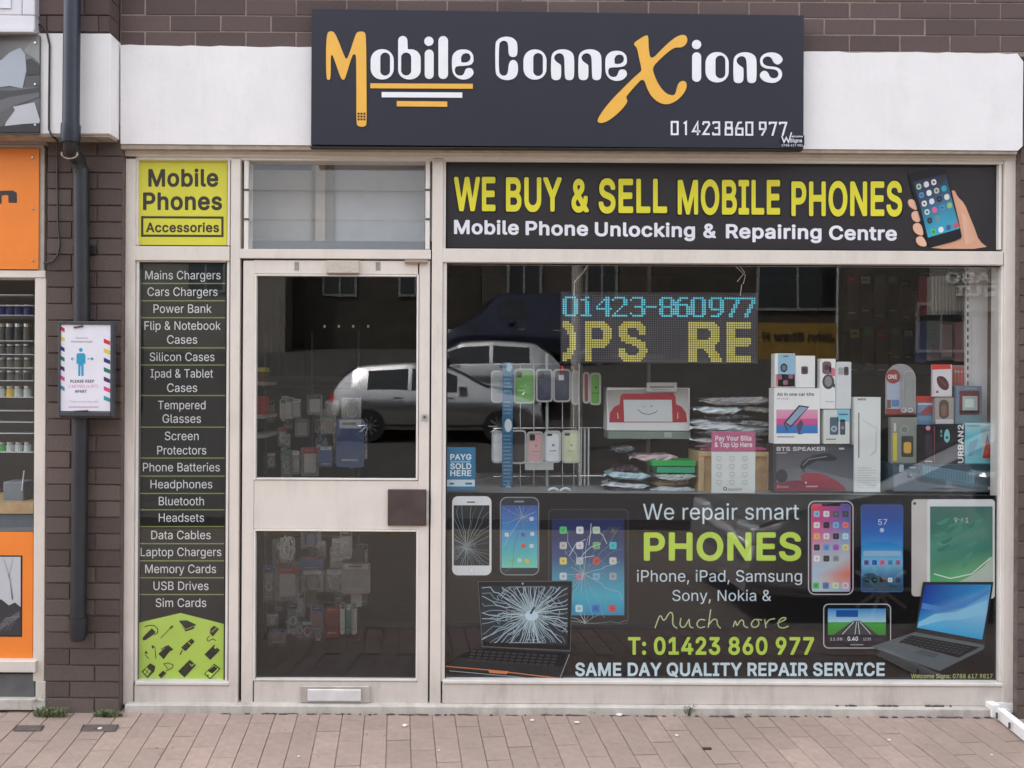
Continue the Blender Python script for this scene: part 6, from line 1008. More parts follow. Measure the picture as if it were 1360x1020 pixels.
# ---------------------------------------------------------------- small things on the pavement
def ground(px,py):
    # point of the sloping pavement seen at px,py
    c,q=math.cos(ROLL),math.sin(ROLL); v=-(px-VX)*q+(py-VY)*c
    y=(EYE-v*S0)/(.038+v*S0/DIST)
    return Vector((P(px,py,y).x,y,gz(y)))
def metal_cover(x0,x1,y0,y1,lab):
    a,b_,c,d=ground(x0,y0),ground(x1,y0),ground(x1-4,y1),ground(x0-4,y1); t=thing('access_cover',lab,'cover',tuple(ground((x0+x1)/2,(y0+y1)/2)))
    m=MB(); up_=Vector((0,0,.004)); m.face([d+up_,c+up_,b_+up_,a+up_],mat('rusty_iron',C(98,82,76),.8,var=.3,scale=60,bump=.6)); 
    m.build('lid',t); m=MB(); q=[a,b_,c,d]
    for i in range(4): m.tube([q[i]+up_,q[(i+1)%4]+up_],.003,DGREY,n=4)
    m.build('rim',t)
metal_cover(111,157,964,971.5,'small rusty square cover let into the paving, the one with a white pebble on it'); metal_cover(22,58,965,971,'narrow rusty cover let into the paving at the far left')
def pebble(px,py,r,c,lab):
    p=ground(px,py); bm=bmesh.new(); bmesh.ops.create_icosphere(bm,subdivisions=1,radius=r)
    for v in bm.verts: v.co=Vector((v.co.x*random.uniform(.8,1.4),v.co.y*random.uniform(.8,1.2),v.co.z*.35))
    m=MB(); m.bm(bm,c,mx=Matrix.Translation(p+Vector((0,0,r*.3+.003)))); o=m.build('litter',loc=p); tag(o,lab,'litter'); return o
WP=mat('white_scrap',C(225,222,220),.7); BP=mat('brown_scrap',C(70,56,52),.8)
for (x,y,r,lab) in ((132.5,968.8,.010,'white pebble lying on the rusty cover in the paving'),(538,965,.013,'pale scrap on the paving in front of the door frame'),(707,958,.011,'white scrap near the step, left of the pair under the window'),(766,961,.012,'white scrap just right of the first under the window'),(823,951,.014,'flat white scrap tight against the step under the window'),(899,978,.008,'tiny white scrap in front of the tuft of grass'),(397,1006,.006,'tiny white speck low in the paving before the door'),(583,998,.006,'tiny white speck right of the door on the paving'),(1181,984,.008,'white speck on the grey pavers towards the right'),(1317,1004,.007,'white speck near the white frame at the lower right')): pebble(x,y,r,WP,lab)
p=ground(939,995.5); m=MB(); m.box(p.x-.018,p.x+.018,p.y-.006,p.y+.006,p.z+.001,p.z+.008,BP); o=m.build('cigarette_end',loc=p); tag(o,'short dark brown stub lying on the paving below the window','litter')
GR=mat('weed_green',(.13,.17,.075,1),.6,var=.35,scale=40); GR2=mat('dry_weed',(.26,.27,.14,1),.7,var=.3)
def weed(x0,x1,py,h,n,lab,nm='weed'):
    p=ground((x0+x1)/2,py); m=MB()
    for k in range(n):
        q=ground(x0+(x1-x0)*min(1,max(0,random.gauss(.5,.24))),py-random.uniform(0,3)); a=random.uniform(0,6.28); l=h*random.uniform(.35,1.1); d=Vector((math.cos(a),math.sin(a)*.6-.2,0))*l*random.uniform(.3,.9); s=Vector((-d.y,d.x,0)).normalized()*random.uniform(.0015,.004)
        b0=q; b1=q+d*.5+Vector((0,0,l*.7)); b2=q+d+Vector((0,0,l*random.uniform(.5,1))); mt=GR if random.random()<.75 else GR2
        m.face([b0-s,b0+s,b1+s,b1-s],mt); m.face([b1-s,b1+s,b2],mt)
    o=m.build(nm,loc=p); tag(o,lab,'weed'); return o
weed(46,88,953,.05,260,'low green weeds and moss at the left foot of the brick pier'); weed(54,68,944,.085,110,'taller pale green weed growing up the left corner of the pier'); weed(126,162,953,.035,260,'flat mat of green weeds at the right foot of the brick pier')
weed(911,921,951,.055,60,'little tuft of grass sprouting from the step joint under the window'); weed(784,794,950,.03,26,'tiny tuft of weeds at the step left of the window middle'); weed(985,1000,951,.02,50,'patch of moss along the step right of the grass tuft')
MOSS=mat('dark_moss',(.075,.062,.048,1),.95,var=.4,scale=60,bump=.8)
m=MB(); x=ground(300,948).x
while x<2.45:
    if random.random()<.75:
        l=random.uniform(.006,.035); bm=bmesh.new(); bmesh.ops.create_icosphere(bm,subdivisions=1,radius=1)
        m.bm(bm,MOSS,mx=Matrix.Translation((x,-.034-random.uniform(0,.006),-.001))@Matrix.Diagonal((l,random.uniform(.003,.009),random.uniform(.002,.006),1)))
    x+=random.uniform(.004,.06)
o=m.build('moss'); kind(o,'stuff'); o['label']='dark moss and dirt along the foot of the concrete step'
m=MB(); 
for k in range(26):
    x=P(random.choice((1245,1250,1180,1120))+random.gauss(0,9),930,-.01).x; bm=bmesh.new(); bmesh.ops.create_icosphere(bm,subdivisions=1,radius=1)
    m.bm(bm,MOSS,mx=Matrix.Translation((x,-.004,.037))@Matrix.Diagonal((random.uniform(.004,.018),.006,random.uniform(.002,.009),1)))
o=m.build('dirt'); kind(o,'stuff'); o['label']='crumbs of dirt and moss on top of the step towards the right'
# white frame at the lower right corner
t=thing('display_stand_frame','white painted timber frame lying on the pavement at the lower right corner','frame',tuple(ground(1319,951)))
wp=mat('white_paint_on_timber',C(240,238,238),.5,var=.05,scale=12); A=ground(1319,951); B=ground(1380,1000); d1=(B-A).normalized()
def rail(nm,p,q,w,h,z0=.0):
    d=(q-p); L=Vector((d.x,d.y)).length; an=math.atan2(d.y,d.x); b=MB(); b.box(0,L,-w/2,w/2,z0,z0+h,wp,bev=.003); o=b.build(nm,t,loc=Vector((0,0,0))); o.location=p-t.location; o.rotation_euler=(0,-math.atan2(d.z,L),an); return o
rail('side_rail',A+d1*.035+Vector((.012,0,0)),A+d1*.8,.036,.052,.004)
rail('back_rail',A+Vector((.02,.03,0)),A+Vector((.8,.045,0)),.028,.050,.006)
b=MB(); b.box(-.022,.018,-.022,.03,0,.062,wp,bev=.003); b.build('corner_post',t,loc=Vector((0,0,0)))
for d_ in (.06,.16,.42): m=MB(); q=A+d1*d_+Vector((-.022,0,0)); m.box(q.x-.003,q.x+.003,q.y-.012,q.y-.004,q.z+.02,q.z+.046,DGREY); m.build('bolt',t)
# ---------------------------------------------------------------- inside the window
DY=.06
t=thing('display_shelf','grey window display shelf behind the glass, carrying boxes and stacks','shelf',(.6,.5,.9))
X0,X1,_,_=RC(590,655,1332,655,.1); zs=P(960,655.5,.12).z
m=MB(); m.box(X0,X1,.052,.95,zs-.02,zs,mat('grey_shelf_board',(.22,.22,.22,1),.6)); m.build('shelf_top',t)
m=MB(); m.box(X0,X1,.05,.056,.06,zs-.021,mat('dark_backing_board',(.03,.03,.032,1),.8)); m.build('backing_board',t)
CW=(.84,.85,.85,1)
def pack(nm,lab,cat,x0,y0,x1,y1,Y,dep,col,draw=None,group=None,m_=None,pm=None):
    X0,X1,Z0,Z1=RC(x0,y0,x1,y1,Y); t=thing(nm,lab,cat,((X0+X1)/2,Y,Z0),group)
    b=MB(); b.box(X0,X1,Y,Y+dep,Z0,Z1,m_ or CARD,col,bev=.0012); b.build('carton' if nm.endswith('box') else 'body',t)
    if draw:
        pr=Print(Y,pm or CARD); draw(pr); pr.build('printed_front',t)
    return t
Y1=.14
def watch(pr,cx,cy,r,c=None):
    pr.poly(ell(cx,cy,r*.8,14,r),c or C(40,44,52)); pr.up(); pr.poly(ell(cx,cy,r*.5,12,r*.62),C(110,120,136)); pr.up()
def dA(pr):
    pr.rect(1033,470,1055.5,513.5,C(150,196,224)); pr.rect(1030,497,1055.5,513.5,C(226,140,138)); pr.up(); watch(pr,1041,488.5,6); 
    for x,y in ((1035,501),(1050,500),(1043,508)): pr.poly(rr(x-3,y-3,x+3,y+3,1),C(150,100,130)); 
    pr.rect(1040,472.5,1047,473.7,C(60,60,80))
pack('smartwatch_box','small box with a blue and coral front and a round watch on it','box',1029,469.5,1056,514.8,Y1,.05,CW,dA)
pack('smartwatch_box','plain white box with one small square watch printed on its middle','box',1056.5,472.5,1082.5,514.8,Y1+.004,.05,CW,lambda pr:(pr.poly(rr(1064,486.5,1073,497,2),C(96,70,84)),pr.up(),pr.poly(rr(1066,488.5,1071,494.5,1),C(50,50,70))))
def dC(pr):
    pr.poly(rr(1092,480,1104,497,4),C(120,90,100)); pr.poly([(1100,486),(1109,490),(1109,500),(1103,499)],C(216,120,140)); pr.poly(ell(1100,507,8,14,10),C(70,74,80)); pr.poly([(1104,512),(1109,509),(1109,516)],C(90,90,95)); pr.up(); pr.poly(ell(1100,506.5,5,12,7),C(140,140,146)); pr.poly(ell(1098,488,3,10,4),C(50,50,60)); pr.rect(1096,533,1108,534,C(180,180,184))
pack('watch_strap_box','tall slim white box showing pink and black watch straps','box',1089.5,476.5,1109.8,543,Y1,.04,CW,dC)
pack('watch_strap_box','tall slim white box with a pair of grey square watches near its top','box',1110.5,480.5,1130.5,543,Y1+.003,.04,C(222,226,228),lambda pr:(pr.poly(rr(1113,488,1120,498,2),C(170,170,176)),pr.poly(rr(1120.5,487,1127,498.5,2),C(86,80,90)),pr.up(),pr.poly(rr(1122,489,1125.5,496,1),C(50,50,60))))
def dE(pr):
    pr.text('All in one car kits',1032,1081,525.5,4,'B',C(96,90,90)); pr.text('FM-R01B',1032,1047,530.5,2,'R',C(120,120,120))
    pr.grad(1031,544,1086,556,[C(230,164,196),C(226,140,180)]); pr.grad(1031,556,1086,564.5,[C(214,86,150),C(206,80,140)]); pr.rect(1031,564.5,1086,575.5,C(44,124,200)); pr.up()
    pr.poly([(1061,538),(1075,540),(1050,568),(1041,561)],C(60,56,70)); pr.up(); pr.poly([(1062,540),(1072.5,541.5),(1050,565),(1044,561)],C(150,172,196)); pr.poly([(1058,564),(1064,557),(1067,562),(1062,575),(1068,576),(1060,577)],C(80,70,96)); pr.ribbon([(1041,562),(1046,572)],2,C(70,64,80)); pr.rect(1032,579,1055,581,C(180,184,188))
pack('car_kit_box','white box reading All in one car kits over pink and blue stripes','box',1028,515.5,1089,589.5,Y1,.07,CW,dE)
def dF(pr):
    pr.rect(1111.5,544.5,1128,560,C(130,200,222)); pr.poly(rr(1102,554,1113.5,577.5,2),C(74,96,120)); pr.poly(rr(1115.5,557,1122.5,577.5,1.5),C(70,76,90)); pr.up(); pr.poly(ell(1107.5,569.5,4,14),C(180,196,210)); pr.poly(ell(1119,568,2.4,12),C(130,140,150)); pr.up(); pr.poly(ell(1107.5,569.5,2.4,12),C(96,116,140)); pr.rect(1097,582.5,1110,584,C(120,124,128)); pr.rect(1114,549.5,1126,551,C(50,90,120))
pack('speaker_box','white box with two grey speakers and a pale blue corner','box',1094,544,1128.5,589.5,Y1+.003,.06,C(218,224,220),dF)
def dG(pr):
    pr.grad(1031,594,1133,652,[C(70,72,78),C(100,102,110),C(120,122,130)]); pr.up(); pr.text('BTS SPEAKER',1031.5,1096,598.5,5,'B',C(205,205,208)); pr.rect(1031,601,1045,602.2,C(170,170,172)); 
    pr.poly([(1029,641),(1060,638),(1120,646),(1123,651.5),(1029,652.5)],C(130,44,64)); pr.up(); pr.poly([(1063,632),(1070,628),(1090,628),(1110,638),(1123,648),(1122,651),(1080,645),(1066,640)],C(150,44,66)); pr.poly([(1062,620),(1066,612),(1080,604),(1100,602),(1112,608),(1108,612),(1084,612),(1070,620),(1068,628)],C(54,56,62)); pr.poly(ell(1038,632,8,12,9),C(50,52,60)); pr.up(); pr.ribbon([(1066,618),(1074,610),(1098,606)],1,C(150,152,160)); pr.text('B1mini',1032,1047,648,3.2,'R',C(200,180,190)); pr.poly(ell(1070,641,1.2,6),C(230,230,236)); pr.ribbon([(1070,646),(1086,646)],1.6,C(206,160,176)); pr.rect(1114,594.5,1121,597,C(196,196,200))
pack('speaker_box','wide dark box reading BTS SPEAKER with a maroon speaker on it, under the white boxes','box',1026.5,590.5,1134.5,654,Y1,.08,C(60,60,64),dG)
def dH(pr):
    pr.text('tellur',1139,1150.5,531.5,3,'B',C(40,44,48)); pr.ribbon([(1140.5,548),(1140.5,608)],1.6,C(120,126,124))
    for k in range(9): pr.rect(1138,621+k*3.3,1138+(26 if k%3 else 18),621.8+k*3.3,C(196,200,200))
    pr.ribbon([(1146,558),(1166,570)],1.2,C(200,206,206)); pr.poly([(1163,571),(1165,571),(1164,600),(1156,606),(1154,606),(1162,598)],C(206,210,212))
pack('lamp_box','tall narrow white box standing on end beside the speaker box','box',1134.8,527.5,1169.5,653.5,Y1-.01,.06,C(228,232,230),dH)
# right cluster
Y2=.15
t=thing('blister_pack','arched clear pack with a maroon badge reading ONE and a dark remote inside','pack',(P(1196,551,Y2).x,Y2,P(1196,551,Y2).z))
m=MB(); ar=[(1176,550),(1176,505)]+[(1196+20*math.cos(R_(a)),503+20*math.sin(R_(a))) for a in range(180,361,15)]+[(1216,550)]; f2=lambda l,Y:[(q.x,q.z) for q in (P(a,b_,Y) for a,b_ in l)]
m.prism(f2(ar,Y2),Y2,Y2+.003,CARD,C(160,156,158)); m.build('card',t)
pr=Print(Y2,CARD); pr.rect(1178,507,1196,545,C(170,182,200)); pr.up(); pr.poly(ell(1186,500,9.5,20),C(146,62,64)); pr.poly([(1200,549),(1200,512)]+[(1207.5+7*math.cos(R_(a)),503+10*math.sin(R_(a))) for a in range(180,361,20)]+[(1214.5,549)],C(38,40,44)); pr.rect(1176.5,543,1215.5,550.5,C(146,58,56)); pr.up(); pr.text('ONE',1179,1191,503,5.5,'B',C(236,220,220)); pr.rect(1184,531,1194,540,C(90,130,180)); pr.rect(1178,531,1183,542,C(120,96,80)); pr.rect(1202,515,1212,540,C(70,72,74)); pr.poly(ell(1200,544.5,4,12,3.5),C(220,222,224)); pr.poly(ell(1209,544.5,3.5,12,3.5),C(220,222,224)); pr.up(); pr.poly(ell(1200,544.5,2,8),C(80,80,84)); pr.poly(ell(1209,544.5,2,8),C(80,80,84)); pr.build('printed_front',t)
m=MB(); a1=[(1199,548),(1199,508)]+[(1207.5+8*math.cos(R_(a)),503+12*math.sin(R_(a))) for a in range(180,361,20)]+[(1215.5,548)]; m.prism(f2(a1,Y2-.02),Y2-.025,Y2-.003,BAG); m.build('clear_shell',t)
def dJ(pr):
    pr.rect(1186,575,1191,612,C(206,198,70)); pr.rect(1187,562,1190,573,C(200,205,200)); pr.poly(rr(1197,579,1213,607,2),C(70,70,68)); pr.poly(rr(1195,565,1207,576,5.5),C(150,160,156)); pr.up(); pr.poly(rr(1200,587,1210,602,3),C(214,170,84)); pr.poly(rr(1197,566.5,1205,574.5,4),C(120,130,128))
pack('earphone_pack','clear-fronted grey-green pack with a yellow strip and a yellow gadget','pack',1183.5,554.5,1218.5,615.5,Y2-.02,.03,C(140,144,138),dJ)
def dK(pr): pr.rect(1217,526,1240,534,C(206,62,52)); pr.rect(1219,537,1240,548,C(130,150,190)); pr.rect(1219,552,1240,566,C(120,160,190)); pr.up(); pr.poly([(1222,548),(1234,538),(1240,541),(1238,549),(1226,552)],C(160,80,90)); pr.rect(1219,535.5,1240,537.5,C(220,224,228))
pack('accessory_pack','blue hanging pack with a red header strip, left of the mouse pack','pack',1217,526,1240.5,566.5,Y2+.03,.02,C(96,120,150),dK)
def dL(pr):
    pr.poly([(1237,484),(1262,484),(1263,490),(1238,491)],C(214,60,52)); pr.up(); pr.poly([(1238.5,491.5),(1263,490),(1264,525),(1241,526.5)],C(226,222,228)); pr.up(); pr.poly([(x,y) for x,y in chaikin([(1243,500),(1253,499),(1260,508),(1260,517),(1253,519),(1245,512)],2)],C(80,34,40)); pr.up(); pr.ribbon([(1247,502),(1256,513)],.8,C(160,90,96)); pr.rect(1243,519,1246,522,C(140,70,74))
pack('mouse_pack','white pack with a red top and a dark red computer mouse printed on it','pack',1238,484,1264.5,527,Y2,.012,C(214,206,212),dL)
def dM(pr): pr.poly(rr(1247,531,1260,556,6),C(90,76,66)); pr.rect(1243,557,1266,563,C(214,206,214)); pr.up(); pr.poly(rr(1250,538,1257,552,3),C(130,100,80))
pack('mouse_pack','clear pack with a brown mouse inside, hanging below the red-topped mouse pack','pack',1242,528,1267,563.5,Y2,.025,C(166,160,156),dM)
def dN(pr):
    for k in range(5): pr.rect(1266+k*4,488,1268+k*4,511,C(196,70,58)); 
    pr.rect(1266,492,1287,495,C(222,210,206))
pack('accessory_pack','red striped pack hanging behind the mouse pack, near the slotted upright','pack',1265,485,1287,512.5,Y2+.05,.02,C(170,120,112),dN)
def dO(pr): pr.poly(rr(1274,519,1301,551,2),C(110,52,56)); pr.rect(1281,515,1297,517,C(150,160,176)); pr.up(); pr.rect(1278,526,1298,548,C(170,186,184)); pr.rect(1275,545,1300,550,C(60,50,54)); pr.up(); pr.rect(1281,530,1293,541,C(206,220,216)); pr.rect(1271,553,1303,560,C(104,140,148))
pack('screen_protector_pack','blue-grey pack with a dark red framed tablet window','pack',1269.5,512.5,1304,563.5,Y2-.01,.02,C(110,130,150),dO)
def dP(pr):
    pr.ribbon([(1274,611),(1274,566)],.01,C(40,40,40)); pr.rect(1240.5,567,1241.3,615,C(150,80,96)); pr.poly(ell(1232.5,568.5,3.2,12),C(214,140,160)); pr.poly(rr(1228,576,1238,612,3),C(58,52,56)); pr.poly(chaikin([(1255,570),(1260,570),(1262,583),(1258,589),(1253,584)],2),C(130,200,206)); pr.rect(1249,571,1251,575,C(120,170,176)); pr.rect(1249,577,1251,580,C(120,170,176)); pr.up(); pr.poly(ell(1257.5,581,2,10),C(50,80,90)); pr.rect(1228,612,1238,613.5,C(190,190,194))
t=pack('earphone_box','black box with URBAN2 running up its side in white letters','box',1219,564.5,1281,616,Y2-.03,.04,C(36,34,36),dP)
# vertical lettering: built upright, then turned
pr=Print(Y2-.03,CARD); base=Print(Y2-.03,CARD); base.layer=3; base.text('URBAN2',0+1200,1251,600,7.2,'B',C(226,226,230))
cx,cz=P(1225,596.4,Y2-.03).x,P(1225,596.4,Y2-.03).z; tx,tz=P(1275.5,590,Y2-.03).x,P(1275.5,590,Y2-.03).z
for v in base.v: dx,dz=v.x-cx,v.z-cz; v.x,v.z=tx-dz,tz+dx
base.build('lettering',t)
def dQ(pr): pr.grad(1282,562,1319.5,615,[C(190,222,228),C(110,196,214),C(84,170,190),C(130,200,214)]); pr.up(); pr.rect(1303,570,1318.5,610,C(150,176,184)); pr.up(); pr.poly([(1305,608),(1311,575),(1317,608)],C(60,40,42)); pr.up(); pr.poly([(1306.5,607),(1308,590),(1314,588),(1316,606),(1311,609)],C(206,60,46)); pr.text('ENERGY',1284,1301,567,3,'R',C(80,140,160)); pr.poly([(1287,588),(1298,582),(1299,585),(1292,604),(1286,606)],C(90,150,170)); 
for_=pack('earphone_box','pale cyan box with a bright red gadget in its window, at the right end','box',1281.5,561.5,1320.5,616,Y2-.03,.04,C(120,190,204),dQ)
def dR(pr):
    pr.poly([(1187,617),(1322,617),(1322,645),(1260,640),(1205,625)],C(44,72,88)); pr.up(); pr.quadg([(1224,617),(1296,628),(1293,648),(1222,632)],[C(70,110,130)]*4); pr.up()
    for r_ in range(5):
        for c_ in range(18): x=1226+c_*3.8-r_*.15; y=618.5+c_*.55+r_*2.9; pr.rect(x,y,x+2.9,y+2.1,C(96,136,154))
    pr.poly([(1187,652),(1187,632),(1200,625),(1222,640),(1300,651),(1321,652)],C(112,122,132)); pr.rect(1312,646.5,1319,650.5,C(206,206,200)); pr.rect(1208,620,1216,621.6,C(150,170,180)); pr.poly(rr(1194,617,1200,627,1),C(180,184,188)); pr.rect(1204,630,1211,635,C(200,214,222)); pr.rect(1238,648.5,1270,649.8,C(170,180,186))
pack('keyboard_box','long flat dark teal box with a keyboard drawn on its front','box',1186,616.5,1323,653.5,Y2-.04,.16,C(80,96,106),dR)
# white partition, slotted upright, hanging racks
t=thing('partition_board','plain pale board standing at the right end of the window','partition',(P(1308,600,.2).x,.45,P(1308,655,.2).z))
X0,X1,Z0,Z1=RC(1287,340,1345,656,.2); m=MB(); m.box(X0,X1,.2,.215,Z0,Z1,mat('pale_board',(.82,.81,.82,1),.6,var=.03)); m.build('board',t)
t=thing('slotted_upright','pale metal upright with a column of dark slots, edging the pale board','upright',(P(1284,600,.19).x,.19,P(1284,655,.19).z))
X0,X1,Z0,Z1=RC(1282,340,1287,656,.19); m=MB(); m.box(X0,X1,.185,.20,Z0,Z1,mat('pale_metal',(.7,.69,.69,1),.5)); m.build('upright',t)
m=MB()
for k in range(22):
    p=P(1285.4,346+k*10.2,.184); m.box(p.x-.003,p.x+.003,.1835,.186,p.z-.010,p.z+.010,BLACK)
kind(m.build('slots',t),'stuff')
W1=mat('white_adapter',C(228,224,216),.4,var=.08,scale=20)
HK=mat('dark_metal_bar',(.05,.05,.05,1),.4,.5)
def hang(nm,lab,x0,y0,x1,y1,Y,m_,col=None,group=None,r=None,inner=None,hook=True,cat='pack',dep=.012):
    X0,X1,Z0,Z1=RC(x0,y0,x1,y1,Y); t=thing(nm,lab,cat,((X0+X1)/2,Y,Z1),group); b=MB(); pts=[(q.x,q.z) for q in (P(a,b_,Y) for a,b_ in rr(x0,y0,x1,y1,r if r is not None else 1.2,3))]
    b.prism(pts,Y-dep/2,Y+dep/2,m_,col); b.build('sleeve' if m_ in (BAG,FROST) else 'body',t)
    if inner: ic,ix0,iy0,ix1,iy1=inner; b=MB(); pts=[(q.x,q.z) for q in (P(a,b_,Y+.001) for a,b_ in rr(ix0,iy0,ix1,iy1,1.5,3))]; b.prism(pts,Y-dep*.3,Y+dep*.3,ic); b.build('contents',t)
    if nm=='accessory_pack' and dep>.011:
        rh=random.Random(int(x0*31+y0*17)); hc=C(*rh.choice([(226,226,230),(200,60,56),(60,90,160),(236,220,90),(220,224,226),(40,40,44),(90,150,90),(226,226,230)]))
        w_,h_=x1-x0,y1-y0; pr=Print(Y-dep/2-.0006,CARD); pr.rect(x0+w_*.1,y0+1.2,x1-w_*.1,y0+h_*.2,hc); pr.up(); pr.rect(x0+w_*.2,y0+h_*.08,x1-w_*.3,y0+h_*.13,C(150,150,154)); 
        pr.rect(x0+w_*.18,y1-h_*.16,x1-w_*.22,y1-h_*.12,C(190,190,190)); pr.build('header_card',t)
        if m_ is BAG and rh.random()<.7:
            b=MB(); cx,cy=(x0+x1)/2,y0+h_*.58; r1=min(w_,h_)*.3; b.tube([P(cx+r1*math.cos(a)*rh.uniform(.85,1.1),cy+r1*1.3*math.sin(a),Y-dep/2-.003) for a in [j*math.pi/6 for j in range(22)]],.0019,rh.choice([W1,BLACK,W1]),n=4,cap=False); b.build('coiled_lead',t)
    if hook: b=MB(); xm=(X0+X1)/2; b.tube([(xm,Y+.03,Z1+.006),(xm,Y-.01,Z1+.004),(xm,Y-.016,Z1+.010)],.0014,CHROME,n=5); b.build('hanging_hook',t)
    return t
def tint(name,r,g,b,ro=.5): return mat(name,C(r,g,b),ro,var=.08,scale=20)
MAR=tint('maroon_card',130,54,68); NAV=tint('navy_card',70,76,112); PNK=tint('pink_card',226,180,178); PG=tint('pale_grey_card',236,240,238,.3)
t=thing('rack_bar','dark metal bar of the hanging rack at the upper right of the window','rack bar',(P(1250,421,.5).x,.5,P(1250,421,.5).z)); m=MB(); a,b_=P(1215,420,.5),P(1284,420,.5); m.tube([a,b_],.005,HK); m.tube([P(1221,363,.5),P(1284,363,.5)],.004,HK); m.build('bar',t)
for x in (1236,1258): m=MB(); m.tube([P(x,345,.52),P(x,420,.52)],.004,CHROME); m.build('rod',t)
hang('phone_case_pack','maroon hanging pack at the left end of the top rack',1220,367,1232.5,419,.49,MAR)
for k in range(7): hang('phone_case_pack','slim pale pack edge-on on the top rack, before the slotted upright',1233+k*4.6,367.5,1236+k*4.6,418,.47+.002*k,PG,None,'slim pale packs on the top rack',hook=False,dep=.06)
for k in range(4): hang('phone_case_pack','slim clear pack edge-on at the right end of the top rack',1265.5+k*4.2,368.5,1268+k*4.2,418,.47,FROST,None,'slim clear packs on the top rack',hook=False,dep=.05)
hang('phone_case_pack','navy hanging pack at the left of the second rack',1216,426,1230,482,.5,NAV)
hang('phone_case_pack','tall clear pack with a maroon foot on the second rack',1231,426,1247,479,.48,BAG,inner=(MAR,1238,455,1246,478))
hang('phone_case_pack','clear pack with pink contents in the middle of the second rack',1247,427,1266,478,.485,BAG,inner=(PNK,1250,431,1264,474))
hang('phone_case_pack','pink pack next to the slotted upright on the second rack',1267.5,428,1281,480,.49,PNK)
DB=tint('brown_grey_card',112,104,96); DB2=tint('dark_olive_card',88,84,78)
sl_=thing('slat_wall','dark brown-grey slatted wall behind the right half of the window','display wall',(1.9,1.3,1.0))
X0,X1,Z0,Z1=RC(1120,330,1330,640,1.3)
for k in range(11):
    z=Z0+(Z1-Z0)*k/11; m=MB(); m.box(X0,X1,1.3,1.32,z+.012,z+(Z1-Z0)/11,DB2); m.build('slat',sl_)
for i,(x0,y0,x1,y1,c) in enumerate(((1124,364,1140,424,DB),(1142,366,1157,420,DB2),(1160,365,1176,428,DB),(1179,366,1192,420,DB2),(1195,370,1212,430,DB),(1128,436,1142,500,DB2),(1146,434,1160,492,DB),(1164,438,1178,500,DB),(1184,436,1198,480,DB2),(1200,438,1213,480,NAV))):
    hang('accessory_pack',('upper row' if i<5 else 'lower row')+' dim brown pack on the slatted wall, '+['first from the left','second from the left','middle one','fourth from the left','last before the maroon pack','just above the tall white box','right of the tall white box top','above the arched pack','over the arched pack edge','last before the clear packs'][i],x0,y0,x1,y1,1.27,c,None,'dim packs on the slatted wall')
# ---- LED message panel
LG={'0':[".#####.","##...##","##...##","##...##","##...##","##...##","##...##","##...##",".#####."],'1':["..##.","###..","..##.","..##.","..##.","..##.","..##.","..##.","#####"],'4':["....##.","...###.","..#.##.",".#..##.","#...##.","#######","....##.","....##.","....##."],
'2':[".#####.","#....##",".....##",".....##","....#..","...#...","..#....",".#.....","#######"],'3':[".#####.","#....##",".....##",".....##","..####.",".....##",".....##","#....##",".#####."],'-':["....."]*4+["#####"]+["....."]*4,
'8':[".#####.","##...##","##...##","##...##",".#####.","##...##","##...##","##...##",".#####."],'6':["..####.",".##....","##.....","######.","##...##","##...##","##...##","##...##",".#####."],'9':[".#####.","##...##","##...##","##...##","##...##",".######",".....##","....##.",".####.."],'7':["#######",".....##",".....##","....##.","....##.","...##..","...##..","..##...","..##..."]}
YE=.135
t=thing('led_message_panel','dark LED panel with cyan phone digits over yellow letters, hung in the window','led sign',(P(876,482,YE).x,YE,P(876,482,YE).z))
X0,X1,Z0,Z1=RC(745,388,1007,482.5,YE); m=MB(); m.box(X0,X1,YE+.001,YE+.03,Z0,Z1,mat('led_panel_face',C(62,60,66,.7),.7,var=.1),bev=.002); m.build('panel',t)
CY=mat('cyan_led',C(90,190,210),.5,emit=.13); YE_=mat('yellow_led',C(196,188,96),.5,emit=.07); UN=mat('unlit_led',C(104,102,108),.4)
pt=2.98; ox,oy=748.5,392
def dot(pr,i,j,h,mt): x=ox+i*pt; y=oy+j*pt+.006*(x-748); pr.rect(x-h,y-h,x+h,y+h,(1,1,1,1),m=mt)
lit=set(); pr=Print(YE); pr.layer=3
for ch,x in zip('01423-860977',(748.5,773.5,793,815,837,858,876,897,919,941,963.5,985)):
    for r_,row in enumerate(LG[ch]):
        for c_,q in enumerate(row):
            if q=='#': i=round((x-ox)/pt)+c_; j=1+r_; lit.add((i,j)); dot(pr,i,j,1.08,CY)
pr.build('cyan_digits',t)
pr=Print(YE); pr.layer=3
for ch,x0,x1 in (('O',724,765),('P',776,812),('S',820,859),('R',913,959),('E',965,998)):
    wd,cs=dec(FONTS['B'][ch]); xs=[p[0] for l in cs for p in l]; H=max(p[1] for p in dec(FONTS['B']['H'])[1][0]); a,b_=min(xs),max(xs)
    for i in range(86):
        for j in range(12,31):
            x=ox+i*pt; y=oy+j*pt
            if x<x0 or x>x1: continue
            gx=a+(x-x0)/(x1-x0)*(b_-a); gy=(478-y)/(478-425)*H
            if sum(inside((gx,gy),l) for l in cs)%2: lit.add((i,j)); dot(pr,i,j,1.1,YE_)
pr.build('yellow_letters',t)
pr=Print(YE); pr.layer=2
for i in range(86):
    for j in range(30):
        if (i,j) not in lit: dot(pr,i,j,.55,UN)
kind(pr.build('unlit_dots',t),'stuff')
